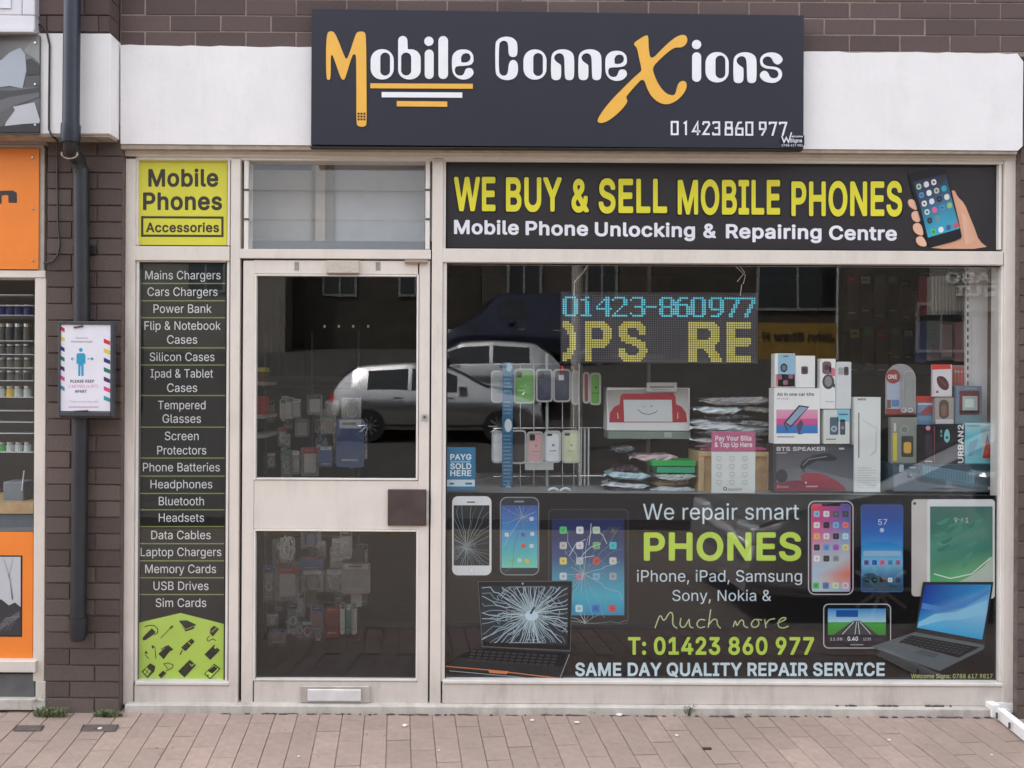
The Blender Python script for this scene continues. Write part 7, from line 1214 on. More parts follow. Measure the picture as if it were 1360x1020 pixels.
for xx in (771,985):
    m=MB(); m.tube([P(xx-8 if xx<800 else xx-6,374,.1),P(xx+4,362,.1),P(xx+14 if xx<800 else xx-9,345,.1)],.0022,WHITEP,n=5); m.tube([P(xx-9 if xx<800 else xx+2,377,.1),P(xx-2 if xx<800 else xx+5,366,.1),P(xx+12 if xx<800 else xx-12,350,.1)],.0018,WHITEP,n=5)
    p=P(xx-8 if xx<800 else xx,378,.1); m.tube([p,p+Vector((.0,.02,-.05))],.0018,WHITEP,n=5); m.build('hanging_wire',t)
# ---- posts standing in for street columns reflected in the glass
for xx,w_,lab in ((770,.011,'pale square post standing in for a reflected column, behind the LED panel letters'),(862,.005,'thin pale post standing in for a reflected column, behind the LED panel middle')):
    m=MB(); a,b_=P(xx,345,1.0),P(xx,655,1.0); m.box(a.x-w_*1.6,a.x+w_*1.6,.98,1.02,b_.z,a.z,mat('reflected_column_grey',C(150,142,134),.6)); o=m.build('post',loc=b_); tag(o,lab,'post')
# ---- drawing-board box
YD2=.30
def dS(pr):
    pr.quadg([(806,518),(914,516),(916,562),(809,562)],[C(150,148,144),C(160,158,154),C(214,214,216),C(206,206,210)]); pr.up()
    fr_=[(809,561),(810,548),(816,540),(823,537),(824,526),(827,523),(893,522),(897,526),(898,537),(905,540),(911,548),(913,561)]
    pr.poly(fr_,C(170,40,56)); pr.up(); pr.poly([(828,531),(892,531),(893,560),(829,560)],C(206,212,216)); pr.up(); pr.ribbon([(847,544),(853,549),(862,550.5),(870,548),(873,545)],1.3,C(120,136,150)); pr.ribbon([(852,539.5),(857,540.5)],.8,C(150,160,170)); pr.poly(ell(865,539.5,1.2,8),C(130,144,156)); pr.ribbon([(820,548),(821,556)],1,C(226,210,210)); pr.ribbon([(900,548),(900,556)],1,C(226,210,210))
t=pack('toy_box','large white box with a red drawing board showing a winking smile','box',806.5,515,916,572,YD2,.12,C(220,224,224),dS)
pack('flat_box','flat grey-green box under the box with the red drawing board','box',808,573,917,583,YD2-.01,.14,C(120,134,124),lambda pr:pr.rect(882,574,892,581,C(160,168,160)))
pr=Print(YD2-.02,CARD); pr.rect(859,508,899,520,C(196,190,192)); pr.up(); pr.rect(863,513,895,515,C(110,110,116)); pr.rect(866,517,890,518,C(150,150,156)); o=pr.build('price_ticket',t)
m=MB(); X0,X1,Z0,Z1=RC(859,508,899,520,YD2-.018); m.box(X0,X1,YD2-.018,YD2-.014,Z0,Z1,CARD,C(196,190,192)); m.build('ticket_holder',t)
# ---- stacks of bagged parcels: crumpled film pouches one on another
POUCH=[(C(222,228,232),'white'),(C(150,156,160),'grey'),(C(60,62,70),'charcoal'),(C(170,196,206),'pale blue'),(C(150,96,110),'plum'),(C(196,190,176),'beige')]
def pouch(x0,x1,yb,h,Y,dep,col,lab,grp=None,nm='bagged_item'):
    rd=random.Random(hash((x0,yb))%9999 if False else int(x0*7+yb*13)); a,b_=P(x0,yb,Y),P(x1,yb,Y); n=14; z0=a.z; hh=h*S0*1.08; m=MB(); k_=5
    rows=[]
    for i in range(n+1):
        t_=i/n; x=a.x+(b_.x-a.x)*t_; pf=min(1,min(t_,1-t_)*5+.12); rows.append([(x+rd.uniform(-.002,.002),Y-.01+rd.uniform(-.006,.006)*(1)-(.012*pf if 0<q<k_-1 else 0)+(dep if q==k_ else 0),z0+hh*(.5+( (q/(k_-1)-.5) if q<k_ else .45)*pf)+rd.uniform(-.0022,.0022)+.004*math.sin(t_*5+yb)) for q in range(k_+1)])
    vs=[v for r_ in rows for v in r_]; w_=k_+1; fs=[(i*w_+q,(i+1)*w_+q,(i+1)*w_+q+1,i*w_+q+1) for i in range(n) for q in range(k_)]
    m.tri_mesh(vs,fs,FILM,col); fl=Vector((a.x,Y,z0)); 
    m.tri_mesh([rows[0][0],rows[0][4],(a.x-.02,Y-.01,z0+hh*rd.uniform(.2,.9)),(a.x-.016,Y-.005,z0+hh*rd.uniform(.2,.9))],[(0,1,2),(1,3,2)],FILM,col)
    o=m.build(nm,loc=(a.x,Y,z0)); return tag(o,lab,'parcel',grp)
G1='bagged parcels in the stack left of the cabinet'; G2='bagged parcels heaped on the wooden cabinet'
for i,(x0,x1,yb,h,c,lab) in enumerate(((806,865,655,7,POUCH[2][0],'charcoal pouch at the very bottom of the left stack'),(803,862,648,7,POUCH[0][0],'shiny white pouch second from the bottom of the left stack'),(812,866,641,6,POUCH[2][0],'dark pouch between the two shiny ones of the left stack'),(806,864,636,9,POUCH[3][0],'pale blue shiny pouch near the middle of the left stack'),(816,850,627,8,C(70,50,60),'dark plum pouch above the pale blue one'),(840,900,612,9,C(196,170,176),'pinkish white curled pouch lying across the top of the left stack'),(815,842,600,7,C(90,96,102),'small grey pouch right under the drawing board box'),
    (868,923,655,9,C(206,214,220),'bright white pouch at the bottom of the right stack, beside the cabinet'),(866,915,645,9,C(170,146,112),'brown pouch under the clear one beside the cabinet'),(869,924,637,8,C(176,184,180),'clear grey pouch under the green ones'))):
    pouch(x0,x1,yb,h,.22+.02*(i%3),.14,c,lab,G1)
pack('green_box','bright green flat box on top of the stack beside the cabinet','box',866,612,924,619,.20,.14,C(40,168,80)); pack('green_box','turquoise flat box under the bright green one','box',873,620,923,628,.205,.13,C(50,164,124))
for i,(x0,x1,yb,h,c,lab) in enumerate(((935,1022,600,6,C(190,90,130),'pink pouch lowest on the cabinet, just behind the poster'),(922,1018,595,7,C(120,80,96),'plum pouch second on the heap over the cabinet'),(920,1012,588,8,POUCH[0][0],'white pouch with a pointed end, left side of the heap'),(926,1024,580,8,C(90,92,96),'dark grey pouch in the middle of the heap'),(920,1026,573,9,C(206,212,216),'broad shiny white pouch across the heap'),(916,980,566,8,C(190,192,196),'light grey pouch on the left half of the heap'),(980,1026,566,7,C(120,124,128),'grey pouch on the right half of the heap'),(925,985,549,9,C(214,226,230),'bluish white pouch near the top left of the heap'),(984,1024,547,7,C(196,196,188),'narrow cream pouch near the top right of the heap'),(932,1024,537,10,C(150,150,152),'grey crumpled pouch topping the heap'),(940,1000,557,6,C(70,66,70),'charcoal pouch tucked under the bluish white one'))):
    pouch(x0,x1,yb,h,.24+.02*(i%3),.16,c,lab,G2)
# cabinet with poster
t=thing('wooden_cabinet','small pale wooden cabinet standing in the window behind a bill-payment poster','cabinet',(P(977,655,.2).x,.2,P(977,655,.2).z))
X0,X1,Z0,Z1=RC(928,600,1026,655,.2); m=MB(); m.box(X0,X1,.206,.4,Z0,Z1,WOOD); m.build('carcass',t)
for q in ((928,600,1026,606),(928,606.3,935,655),(1019,606.3,1026,655)): a,b_,c,d=RC(*q,.2); m=MB(); m.box(a,b_,.198,.207,c,d,mat('pale_wood_edge',C(206,178,136),.55,var=.1)); m.build('frame_board',t)
t=thing('poster','white poster with a magenta top reading Pay Your Bills and Top Up Here','poster',(P(973,655,.1).x,.1,P(973,655,.1).z))
X0,X1,Z0,Z1=RC(945,573,1003,655,.1); m=MB(); m.box(X0,X1,.1,.102,Z0,Z1,CARD,C(214,220,218)); m.build('paper',t)
pr=Print(.1,CARD); pr.rect(945,573,1003,600,C(184,100,136)); pr.up(); pr.text('Pay Your Bills',950,998,585,6.3,'B',C(232,222,228)); pr.text('& Top Up Here',949,999,593.5,6.3,'B',C(232,222,228)); 
for r_ in range(4):
    for c_ in range(3): x=955+c_*17; y=609+r_*10.5; pr.poly(rr(x-3.5,y-3,x+3.5,y+2,1.5),C(176,184,186),[rr(x-2.7,y-2.2,x+2.7,y+1.2,1)]); pr.rect(x-3,y+3.3,x+3,y+4,C(186,190,192))
pr.poly(ell(963,649,2.6,10),C(60,60,64),[ell(963,649,1.6,8)]); pr.text('paypoint',967,985,651,3,'R',C(90,90,96)); pr.build('lettering',t)
# ---- spinner stand with phone cases
YSP=.36
t=thing('spinner_stand','wire spinner stand carrying two tiers of phone cases at the left of the window','display stand',(P(726,655,YSP).x,YSP,P(726,655,YSP).z))
m=MB(); m.tube([P(726.5,470,YSP),P(726.5,655,YSP)],.008,mat('pale_green_pole',(.35,.4,.38,1),.35,.3),n=12); m.build('pole',t)
for x,yy in ((691,486),(709,486),(747,486),(762,486),(769,480)):
    m=MB(); m.tube([P(x,yy,YSP),P(x,655,YSP)],.0028 if x!=769 else .006,CHROME,n=6); m.build('wire',t)
for y in (483,568,632,650):
    m=MB(); m.tube([P(655,y+1,YSP+.02),P(800,y,YSP+.02)],.003,CHROME,n=6); m.build('crossbar',t)
for x in (771,776,781): m=MB(); m.box(P(x,600,.4).x,P(x+1.6,600,.4).x,.4,.44,P(x,645,.4).z,P(x,568,.4).z,PG); m.build('side_plate',t)
t=thing('display_strip','tall narrow blue printed strip standing before the phone cases','strip sign',(P(674,654,.3).x,.3,P(674,654,.3).z))
X0,X1,Z0,Z1=RC(667,481,681,655,.3); m=MB(); m.box(X0,X1,.3,.306,Z0,Z1,CARD,C(52,104,140)); m.build('board',t)
pr=Print(.3,CARD)
for k in range(30):
    y=498+k*5
    if 548<y<575 or 520<y<530: continue
    pr.rect(668.5,y,679.5-(k%3),y+1.8,C(104,150,178))
pr.poly(ell(675,565,5,10,9),C(206,216,224)); pr.poly(ell(676,488,4,8,6),C(150,190,206)); pr.poly([(668,652),(676,640),(680,652)],C(140,190,214)); pr.build('lettering',t)
CS={'green':tint('green_case',112,170,92,.35),'navy':tint('navy_case',62,70,92,.4),'grey':tint('grey_case',150,156,160,.3),'black':tint('black_case',44,40,44,.4),'pink':tint('pink_case',206,164,166,.45),'white':tint('white_case',220,226,230,.35),'cream':tint('cream_case',196,204,168,.4),'red':tint('red_case',150,60,60,.4),'lime':tint('lime_case',96,170,60,.4)}
def case(x0,y0,x1,y1,c,lab,cam=True,Y=YSP-.03,logo=None):
    t=thing('phone_case',lab,'phone case',(P((x0+x1)/2,y0,Y).x,Y,P((x0+x1)/2,y0,Y).z),'phone cases on the spinner stand')
    m=MB(); m.prism([(q.x,q.z) for q in (P(a,b_,Y) for a,b_ in rr(x0+2,y0+2,x1-2,y1-2,3.5))],Y,Y+.010,CS[c]); m.build('case_back',t)
    o=rr(x0,y0,x1,y1,5); i=rr(x0+2.2,y0+2.2,x1-2.2,y1-2.2,3.5); m=MB(); f3=lambda l:[(q.x,q.z) for q in (P(a,b_,Y) for a,b_ in l)]; m.prism(f3(o),Y-.008,Y+.012,FROST,None,[f3(i)]); m.build('clear_tray',t)
    if cam:
        m=MB(); m.prism(f3(rr(x0+4,y0+4,x0+11,y0+(7 if c in('white','cream') else 12),1.6)),Y-.002,Y+.001,tint('camera_cutout',40,40,48)); m.build('camera_cutout',t)
    if logo: pr=Print(Y-.001); pr.poly(ell((x0+x1)/2+1,(y0+y1)/2-2,1.7,8),C(*logo)); pr.rect((x0+x1)/2-4,(y0+y1)/2+5,(x0+x1)/2+5,(y0+y1)/2+6,C(*logo)); pr.build('printed_mark',t)
case(682,489.5,710.5,536,'green','green phone case in a clear tray, upper tier of the spinner'); case(711.5,490,734,534,'navy','navy phone case left of the one with a white sticker, upper tier')
case(734.5,490,758,534,'navy','navy phone case with a small white sticker, upper tier'); pr=Print(YSP-.034); pr.rect(742,498,749,505,C(214,220,226)); o=pr.build('white_sticker'); o.parent=[q for q in bpy.data.objects if q.get('label','').startswith('navy phone case with a small')][0]; o.location=-o.parent.location
case(652,492,668,535,'grey','grey phone case edge at the far left of the upper tier',False); case(759,492,769,538,'grey','narrow grey case seen edge-on beside the tall wire, upper tier',False)
case(774,494,783,536,'red','red phone case seen edge-on at the right of the upper tier',False); case(783,495,798,538,'lime','bright green phone case at the right end of the upper tier',False,logo=(60,120,50))
case(653,572,669,615,'white','white phone case at the far left of the lower tier',False); case(677,571,699,616,'black','black phone case hanging slightly askew on the lower tier'); case(699.5,573,722,615.5,'pink','pink phone case on the lower tier',logo=(180,130,134)); case(722.5,572,745,614.5,'white','white phone case in the middle of the lower tier',logo=(110,120,130)); case(746,571.5,770,615,'cream','pale green phone case at the right of the lower tier',logo=(140,146,120))
hang('clear_tray','empty milky tray hanging below the pink and white cases',697,613,735,624,YSP-.03,FROST,hook=False,cat='tray')
for x,s in ((735,'left'),(751,'right')):
    pr=MB(); q=P(x,654,.2); 
    pts=[Vector((q.x+.026*math.cos(a),.2,q.z+.02*math.sin(a))) for a in [k*math.pi/8 for k in range(17)]]; pr.tube(pts,.006,CS['white'],n=6,cap=False); o=pr.build('cable_coil',loc=q); tag(o,'coiled white cable just above the black sign, %s one of the pair'%s,'cable')
# ---------------------------------------------------------------- behind the door: racks of hanging accessories
YK=.9
bkp=MB(); X0,X1,Z0,Z1=RC(345,440,500,870,YK+.06); 
t=thing('accessory_rack','tall dark rack of hanging accessories standing just inside the door','rack',((X0+X1)/2,YK+.06,.04))
for y in (515,600,655,712,800,866):
    m=MB(); m.tube([P(350,y,YK+.04),P(478,y,YK+.04)],.006,HK); m.build('crossbar',t)
for x in (352,414,476): m=MB(); m.tube([P(x,440,YK+.05),P(x,884,YK+.05)],.010,HK); m.build('upright',t)
X0,X1,Z0,Z1=RC(358,863,462,876,YK); m=MB(); m.box(X0,X1,YK,YK+.25,Z0,Z1,tint('grey_base_tray',96,92,98)); m.build('base_tray',t)
W1=tint('white_adapter',228,224,216,.4); W2=tint('grey_white_card',170,166,158,.5); BLU=tint('blue_card',92,110,150,.5); RD=tint('red_card',150,50,48,.5); GRN=tint('teal_card',90,130,116,.4); BR=tint('brown_box_card',150,120,96,.6); OL=tint('olive_grey_card',130,124,108,.5)
dk=[(372,530,383,556,W1,None,'slim white pack, first in the upper row behind the door'),(380,528,391,556,W1,None,'slim white pack, second in the upper row behind the door'),(388,529,400,557,BAG,W1,'rounded white charger in a bag behind the upper door pane'),(408,524,428,551,BAG,W1,'tall white headset pack behind the middle of the upper door pane'),(431,532,450,552,BAG,OL,'olive pack above the pale blue bundle'),(426,550,446,576,BAG,BR,'brown and blue bundle in a bag, hanging in front of the denim-blue pack'),(454,528,480,556,BAG,OL,'pale olive group of packs high at the right of the door rack'),
(447,556,484,620,BLU,None,'large denim-blue pack hanging near the white car reflection'),(400,594,424,632,BAG,W1,'white two-slot holder low in the upper door pane'),(374,597,388,634,BAG,W2,'clear pack left of the two-slot holder'),(424,592,442,620,BLU,None,'small blue pack between the holder and the denim-blue pack'),(388,598,398,630,BAG,W2,'narrow clear pack touching the two-slot holder'),
(362,716,392,752,BAG,W1,'bag with a coiled white cable at the top of the lower door pane'),(366,752,398,798,BAG,W1,'large clear bag with a red stripe and white lead, lower door pane'),(398,740,430,756,BLU,None,'blue headed pack beside the striped bag'),(400,757,430,786,BAG,OL,'round grey-green coil pack, left of its twin'),(432,756,456,786,BAG,OL,'round grey-green coil pack, right of its twin'),(454,748,492,788,W2,None,'grey-white card hanging from a black clip'),
(350,750,364,800,BAG,W2,'clear bag at the far left of the lower door pane'),(382,800,396,842,BAG,GRN,'teal-grey pointed pack below the striped bag'),(412,804,430,840,BAG,RD,'clear pack with red contents and thin wires'),(432,806,450,846,RD,None,'dark red pack beside the wired one'),(452,800,458,842,W1,None,'white edge of the green pack'),(460,802,466,842,GRN,None,'green strip pack between two white edges'),(467,800,474,842,W1,None,'white edge right of the green strip'),(354,815,370,832,BAG,W1,'little white plug in a bag, lower left of the rack'),(358,836,380,856,BAG,OL,'small glittering bag at the lower left of the rack'),
(400,702,426,728,BAG,BLU,'blue and white pack at the top of the lower door pane'),(452,704,468,742,BAG,W2,'grey pack hanging left of the black clip'),(392,556,410,580,BAG,W2,'crumpled clear bag below the two rounded packs')]
for i,(x0,y0,x1,y1,mm,ic,lab) in enumerate(dk):
    hang('accessory_pack',lab,x0,y0,x1,y1,YK-.02*(i%4),mm,None,'packs hanging on the rack behind the door',inner=((ic,x0+(x1-x0)*.18,y0+(y1-y0)*.22,x1-(x1-x0)*.18,y1-(y1-y0)*.12) if ic else None),dep=.02,r=2.5)
t=thing('cable_bundle','loops of white cable hanging in the lower door pane','cable',(P(378,720,YK-.1).x,YK-.1,P(378,720,YK-.1).z)); rd=random.Random(12)
m=MB()
for k in range(7):
    cx=rd.uniform(374,386); pts=[P(cx+rd.uniform(4,8)*math.cos(a),728+rd.uniform(12,17)*math.sin(a),YK-.1) for a in [j*math.pi/9 for j in range(19)]]; m.tube(pts,.0028,W1,n=5,cap=False)
m.build('loops',t)
for x,s in ((399,''),(419,'')):
    pass
t=thing('bulldog_clip','black spring clip holding the grey-white card in the lower door pane','clip',(P(474,736,YK-.08).x,YK-.08,P(474,745,YK-.08).z)); m=MB(); m.prism([(q.x,q.z) for q in (P(a,b_,YK-.08) for a,b_ in ((466,746),(468,732),(472,727),(480,726),(482,732),(485,745)))],YK-.09,YK-.06,BLACK); m.build('jaws',t)
# shelf with yellow and red goods at the left edge of the door pane
t=thing('side_shelf','pale shelves with yellow, brown and red goods at the left edge inside the door','shelves',(P(345,600,.6).x,.6,P(345,640,.6).z))
for y in (507,551,577): X0,X1,Z0,Z1=RC(330,y,351,y+5,.6); m=MB(); m.box(X0,X1,.6,.9,Z0,Z1,tint('pale_shelf',170,160,150)); m.build('shelf',t)
pack('yellow_pack','bright yellow pack on the top shelf at the left of the door pane','pack',336,488,352,494,.62,.1,C(214,206,60)); pack('brown_pack','brown pack under the yellow one at the left of the door pane','pack',337,495,350,507,.63,.1,C(130,72,44)); pack('red_pack','red pack on the middle shelf at the left of the door pane','pack',337,527,351,551,.62,.1,C(180,52,50))
t=thing('counter','dark shop counter with a pale top edge deeper inside the door','counter',(P(400,640,2.4).x,2.4,.05)); X0,X1,Z0,Z1=RC(350,500,470,507,2.4); m=MB(); m.box(X0,X1,2.4,2.8,Z0,Z1,tint('tan_edge',140,122,98)); m.build('counter_top',t); m=MB(); m.box(X0,X1,2.42,2.8,.04,Z0-.001,DARKW); m.build('counter_front',t)
m=MB(); a,b_=P(368,370,1.9),P(368,500,1.9); m.box(a.x-.03,a.x+.03,1.88,1.94,b_.z,a.z,tint('dark_blue_post',40,42,62)); m.box(a.x-.08,a.x+.08,1.88,1.90,P(368,436,1.9).z-.012,P(368,436,1.9).z+.012,tint('dark_blue_post',40,42,62)); o=m.build('sign_post',loc=b_); tag(o,'dark blue upright with a short crosspiece seen through the left of the door glass','post')
t=thing('ceiling_light','small ceiling spotlights in a row, seen dimly through the top of the door','light',(P(450,435,3.0).x,3.0,P(450,435,3.0).z))
SP=mat('spot_lens',(.6,.6,.55,1),.3,emit=.05)
for x in (431,450,469,489): p=P(x,435,3.0); m=MB(); m.tube([p,p+Vector((0,0,.02))],.009,SP,n=8); m.build('spot',t)
# lobby panels behind the louvres
lv=thing('transom_lining','pale cream and grey boards with a brown post, seen through the glass louvres','lining',(P(450,328,.2).x,.2,P(450,328,.2).z))
for q,c,y in (((318,196,414,336),(208,204,198),.26),((443,196,580,336),(204,206,210),.25),((414,196,419,336),(150,142,134),.24),((419,196,432,336),(196,186,172),.22),((432,196,443,336),(150,142,130),.23)):
    X0,X1,Z0,Z1=RC(*q,y); m=MB(); m.box(X0,X1,y,y+.01,Z0,Z1,mat('lining_%d_%d_%d'%c,C(*c),.7,var=.05)); m.build('lining_board',lv)
X0,X1,Z0,Z1=RC(318,321,580,336,.12); m=MB(); m.box(X0,X1,.1,.24,Z0,Z1,tint('grey_ledge',96,98,104)); m.build('ledge',lv)

# unseen ceiling lamps and lights added to brighten the shop interior
PL_=mat('added_lamp_glow',(1,.97,.9,1),.4,emit=1.5)
for i,(x,y) in enumerate(((-.7,1.7),(.6,1.7),(1.9,1.7),(-.7,3.2),(.6,3.2),(1.9,3.2))):
    t=thing('added_lamp','round ceiling lamp over the shop floor, %s row, %s'%(('front','rear')[i//3],('near the door','in the middle','on the side of the pale board')[i%3]),'lamp',(x,y,2.64),'added unseen lamps in the shop')
    m=MB(); m.tube([(x,y,2.64),(x,y,2.66)],.09,PL_,n=20); m.build('lamp_glass',t); m=MB(); m.tube([(x,y,2.645),(x,y,2.659)],.105,WHITEP,n=20,cap=True); m.build('rim',t)
    l=bpy.data.lights.new('added_lamp_light','AREA'); l.shape='DISK'; l.size=.18; l.energy=22; l.color=(1,.93,.84); lo=bpy.data.objects.new('added_lamp_light',l); COL.objects.link(lo); lo.parent=t; lo.location=(0,0,-.012)

rd=random.Random(31)
for i in range(64):
    up_=i<26; x=rd.uniform(352,478); y=rd.uniform(522,606) if up_ else rd.uniform(708,838); w_=rd.uniform(8,16); h=rd.uniform(18,36)
    if y+h>(636 if up_ else 862): h=(636 if up_ else 862)-y
    ic=rd.choice([W1,W2,OL,BLU,BR,W2,OL,RD,GRN,W1]); bagged=rd.random()<.7
    hang('accessory_pack','small pack crowded onto the %s half of the rack behind the door'%('upper' if up_ else 'lower'),x,y,x+w_,y+h,YK+.02+.006*(i%6),BAG if bagged else ic,None,'small packs crowding the %s half of the rack behind the door'%('upper' if up_ else 'lower'),inner=(ic,x+w_*.2,y+h*.25,x+w_*.8,y+h*.85) if bagged else None,dep=.016,r=2)
# ---------------------------------------------------------------- the street behind the photographer (seen mirrored in the glass)
TYRE=mat('tyre_rubber',(.02,.02,.02,1),.8); RIM=mat('alloy_rim',(.55,.55,.56,1),.3,.8); DG=mat('car_window_glass',(.015,.018,.02,1),.06,spec=.8); REDL=mat('tail_light',(.5,.02,.02,1),.2,emit=.5); HL=mat('headlight',(.7,.72,.75,1),.12,.3)
def car(nm,lab,loc,rz,paint,kind_='suv',cat='car'):
    t=thing(nm,lab,cat,loc); t.rotation_euler=(0,0,rz); B0={'suv':dict(L=4.2,W=1.8,H=1.58,prof=[(-2.1,.72,.62),(-2.07,.95,.9),(-1.85,1.3,.98),(-1.55,1.52,.98),(-.6,1.58,.97),(.1,1.56,.95),(.55,1.38,.95),(1.1,1.06,.95),(1.6,.97,.9),(2.0,.84,.78),(2.1,.62,.58)]),
     'hatch':dict(L=4.1,W=1.75,H=1.46,prof=[(-2.05,.66,.6),(-2.0,.92,.86),(-1.75,1.2,.9),(-1.4,1.4,.9),(-.5,1.46,.89),(.2,1.42,.88),(.8,1.16,.87),(1.2,.97,.86),(1.7,.86,.8),(2.0,.72,.68),(2.05,.55,.5)]),
     'van':dict(L=4.6,W=1.9,H=1.9,prof=[(-2.3,1.0,.9),(-2.27,1.6,1.1),(-2.1,1.85,1.1),(-1,1.9,1.1),(.6,1.9,1.08),(.95,1.75,1.06),(1.4,1.25,1.04),(1.8,1.05,1.0),(2.2,.9,.85),(2.3,.65,.6)])}[kind_]
    W=B0['W']/2; pr_=B0['prof']
    secs=[]
    N=len(pr_)
    def itp(x):
        for (a,za,ba),(b,zb,bb) in zip(pr_,pr_[1:]):
            if a<=x<=b: u=(x-a)/(b-a); return za+(zb-za)*u,ba+(bb-ba)*u
        return pr_[-1][1],pr_[-1][2]
    def half(x): 
        e=abs(x)/(B0['L']/2); return W*(1-.16*max(0,(e-.72)/.28)**2)
    def section(x):
        zt,zb=itp(x); hw=half(x); zb=min(zb,zt-.04); up_=(zt-zb); rw=hw*(.97-.22*min(1,up_/.55))
        return [(hw*.93,.24),(hw,.34),(hw*1.0,min(zb-.075,.8)),(hw*.94,zb),(rw,zt-.07*min(1,up_/.3)),(rw*.86,zt-.01),(rw*.5,zt),(0,zt)]
    xs=[-B0['L']/2+B0['L']*i/40 for i in range(41)]; vs=[];fs=[]
    for x in xs:
        s_=section(x); full=[(x,y,z) for y,z in s_]+[(x,-y,z) for y,z in s_[-2::-1]]; vs+=full
    w_=15
    for i in range(40):
        for j in range(w_-1): fs.append((i*w_+j,i*w_+j+1,(i+1)*w_+j+1,(i+1)*w_+j))
    fs.append(tuple(range(w_))[::-1]); fs.append(tuple(range(40*w_,41*w_)))
    m=MB(); m.tri_mesh(vs,fs,paint); b=m.build('body',t,loc=(0,0,0),smooth=True)
    # windows as panels a little proud of the body
    def side(x0,x1,lo,hi,nm_,n_=8):
        for sgn in (1,-1):
            m=MB(); 
            for i in range(n_):
                a,c=x0+(x1-x0)*i/n_,x0+(x1-x0)*(i+1)/n_; q=[]
                for x,u in ((a,lo),(c,lo),(c,hi),(a,hi)):
                    s_=section(x); y=s_[3][0]+(s_[4][0]-s_[3][0])*u; z=s_[3][1]+(s_[4][1]-s_[3][1])*u; q.append((x,sgn*(y+.008),z))
                m.face(q if sgn<0 else q[::-1],DG)
            m.build(nm_,t,loc=(0,0,0))
    def top(x0,x1,nm_,mt=DG,f_=.82,n_=6):
        m=MB()
        for i in range(n_):
            a,c=x0+(x1-x0)*i/n_,x0+(x1-x0)*(i+1)/n_; q=[]
            for x in (a,c):
                s_=section(x); q.append((x,s_[4][0]*f_,s_[7][1]+.008))
            m.face([(q[0][0],-q[0][1],q[0][2]),(q[1][0],-q[1][1],q[1][2]),(q[1][0],q[1][1],q[1][2]),(q[0][0],q[0][1],q[0][2])],mt)
        m.build(nm_,t,loc=(0,0,0))
    if kind_=='suv': side(-1.35,-.55,.1,.86,'window'); side(-.47,.42,.08,.88,'window'); top(.14,1.05,'windscreen'); top(-2.03,-1.6,'rear_window')
    elif kind_=='hatch': side(-1.3,-.5,.1,.86,'window'); side(-.42,.5,.08,.86,'window'); top(.25,1.15,'windscreen'); top(-1.97,-1.5,'rear_window')
    else: side(.1,.9,.1,.8,'window'); top(.75,1.38,'windscreen')
    wx=B0['L']/2-.8
    for x in (-wx,wx-.05):
        for sgn in (1,-1):
            m=MB(); m.tube([(x,sgn*(W-.2),.32),(x,sgn*(W+.005),.32)],.32,TYRE,n=28); wo=m.build('wheel',t,loc=(0,0,0)); m=MB(); m.tube([(x,sgn*(W),.32),(x,sgn*(W+.012),.32)],.215,BLACK,n=24)
            for k in range(10): a=k*math.pi/5; m.tube([(x+.05*math.cos(a),sgn*(W+.016),.32+.05*math.sin(a)),(x+.205*math.cos(a),sgn*(W+.016),.32+.205*math.sin(a))],.014,RIM,n=5)
            m.tube([(x,sgn*(W),.32),(x,sgn*(W+.02),.32)],.06,RIM,n=12); ri=m.build('rim',wo,loc=(0,0,0))
    e=B0['L']/2
    for sgn in (1,-1):
        s_=section(-e+.06); m=MB(); zt=s_[3][1]; m.box(-e-.01,-e+.2,sgn*(s_[3][0]-.26),sgn*(s_[3][0]+.012),zt-.13,zt+.02,REDL,bev=.02); m.build('tail_light',t,loc=(0,0,0))
        s_=section(e-.12); m=MB(); zt=s_[3][1]; m.box(e-.32,e-.03,sgn*(s_[3][0]-.34),sgn*(s_[3][0]+.006),zt-.13,zt,HL,bev=.02); m.build('headlight',t,loc=(0,0,0))
        m=MB(); m.box(.45,.62,sgn*(W*.97),sgn*(W+.17),1.0,1.13,paint,bev=.03); m.build('wing_mirror',t,loc=(0,0,0))
        for x in (-.62,.4): 
            m=MB(); m.box(x-.2,x-.02,sgn*(W-.005),sgn*(W+.018),.86,.89,RIM,bev=.006); m.build('door_handle',t,loc=(0,0,0))
        m=MB(); m.box(-1.0,1.0,sgn*(W-.02),sgn*(W+.008),.3,.36,BLACK,bev=.005); m.build('sill_trim',t,loc=(0,0,0))
    return t
WPT=mat('pale_metallic_paint',(.72,.72,.73,1),.24,.96,var=.01,coat=.8); SPT=mat('silver_car_paint',(.62,.62,.63,1),.24,.96,var=.01,coat=.8); NPT=mat('navy_van_paint',(.015,.02,.05,1),.2,var=.01,coat=.6)
def R2(px,py,R):   # point at distance R in front of the glass, as the mirrored ray finds it
    k=S0*(DIST+R+.06)/DIST; return Vector(((px-VX)*k,-R,EYE-(py-VY)*k))
a=R2(447,575,12.9); car('parked_car','silver-white tall hatchback parked facing right across the street, seen mirrored in the door','%s'%'car' and (a.x+2.1,-12.9,.33),R_(1.5),WPT,'suv')
a=R2(745,520,14.8); car('parked_car','silver hatchback parked on the slope behind the first, mirrored left of the LED panel',(a.x-2.05,-14.8,1.0),R_(180+3),SPT,'hatch')
a=R2(650,440,19.0); car('parked_van','dark blue van parked highest up the slope, mirrored at the top left of the window',(a.x+.9,-19.0,2.05),R_(168),NPT,'van','van')
car('parked_car','silver car parked at the near kerb, mirrored over the lower right of the window',(4.0,-2.5,rz),R_(180),mat('bright_silver_paint',(.72,.72,.73,1),.2,.8,var=.01,coat=.8),'hatch')
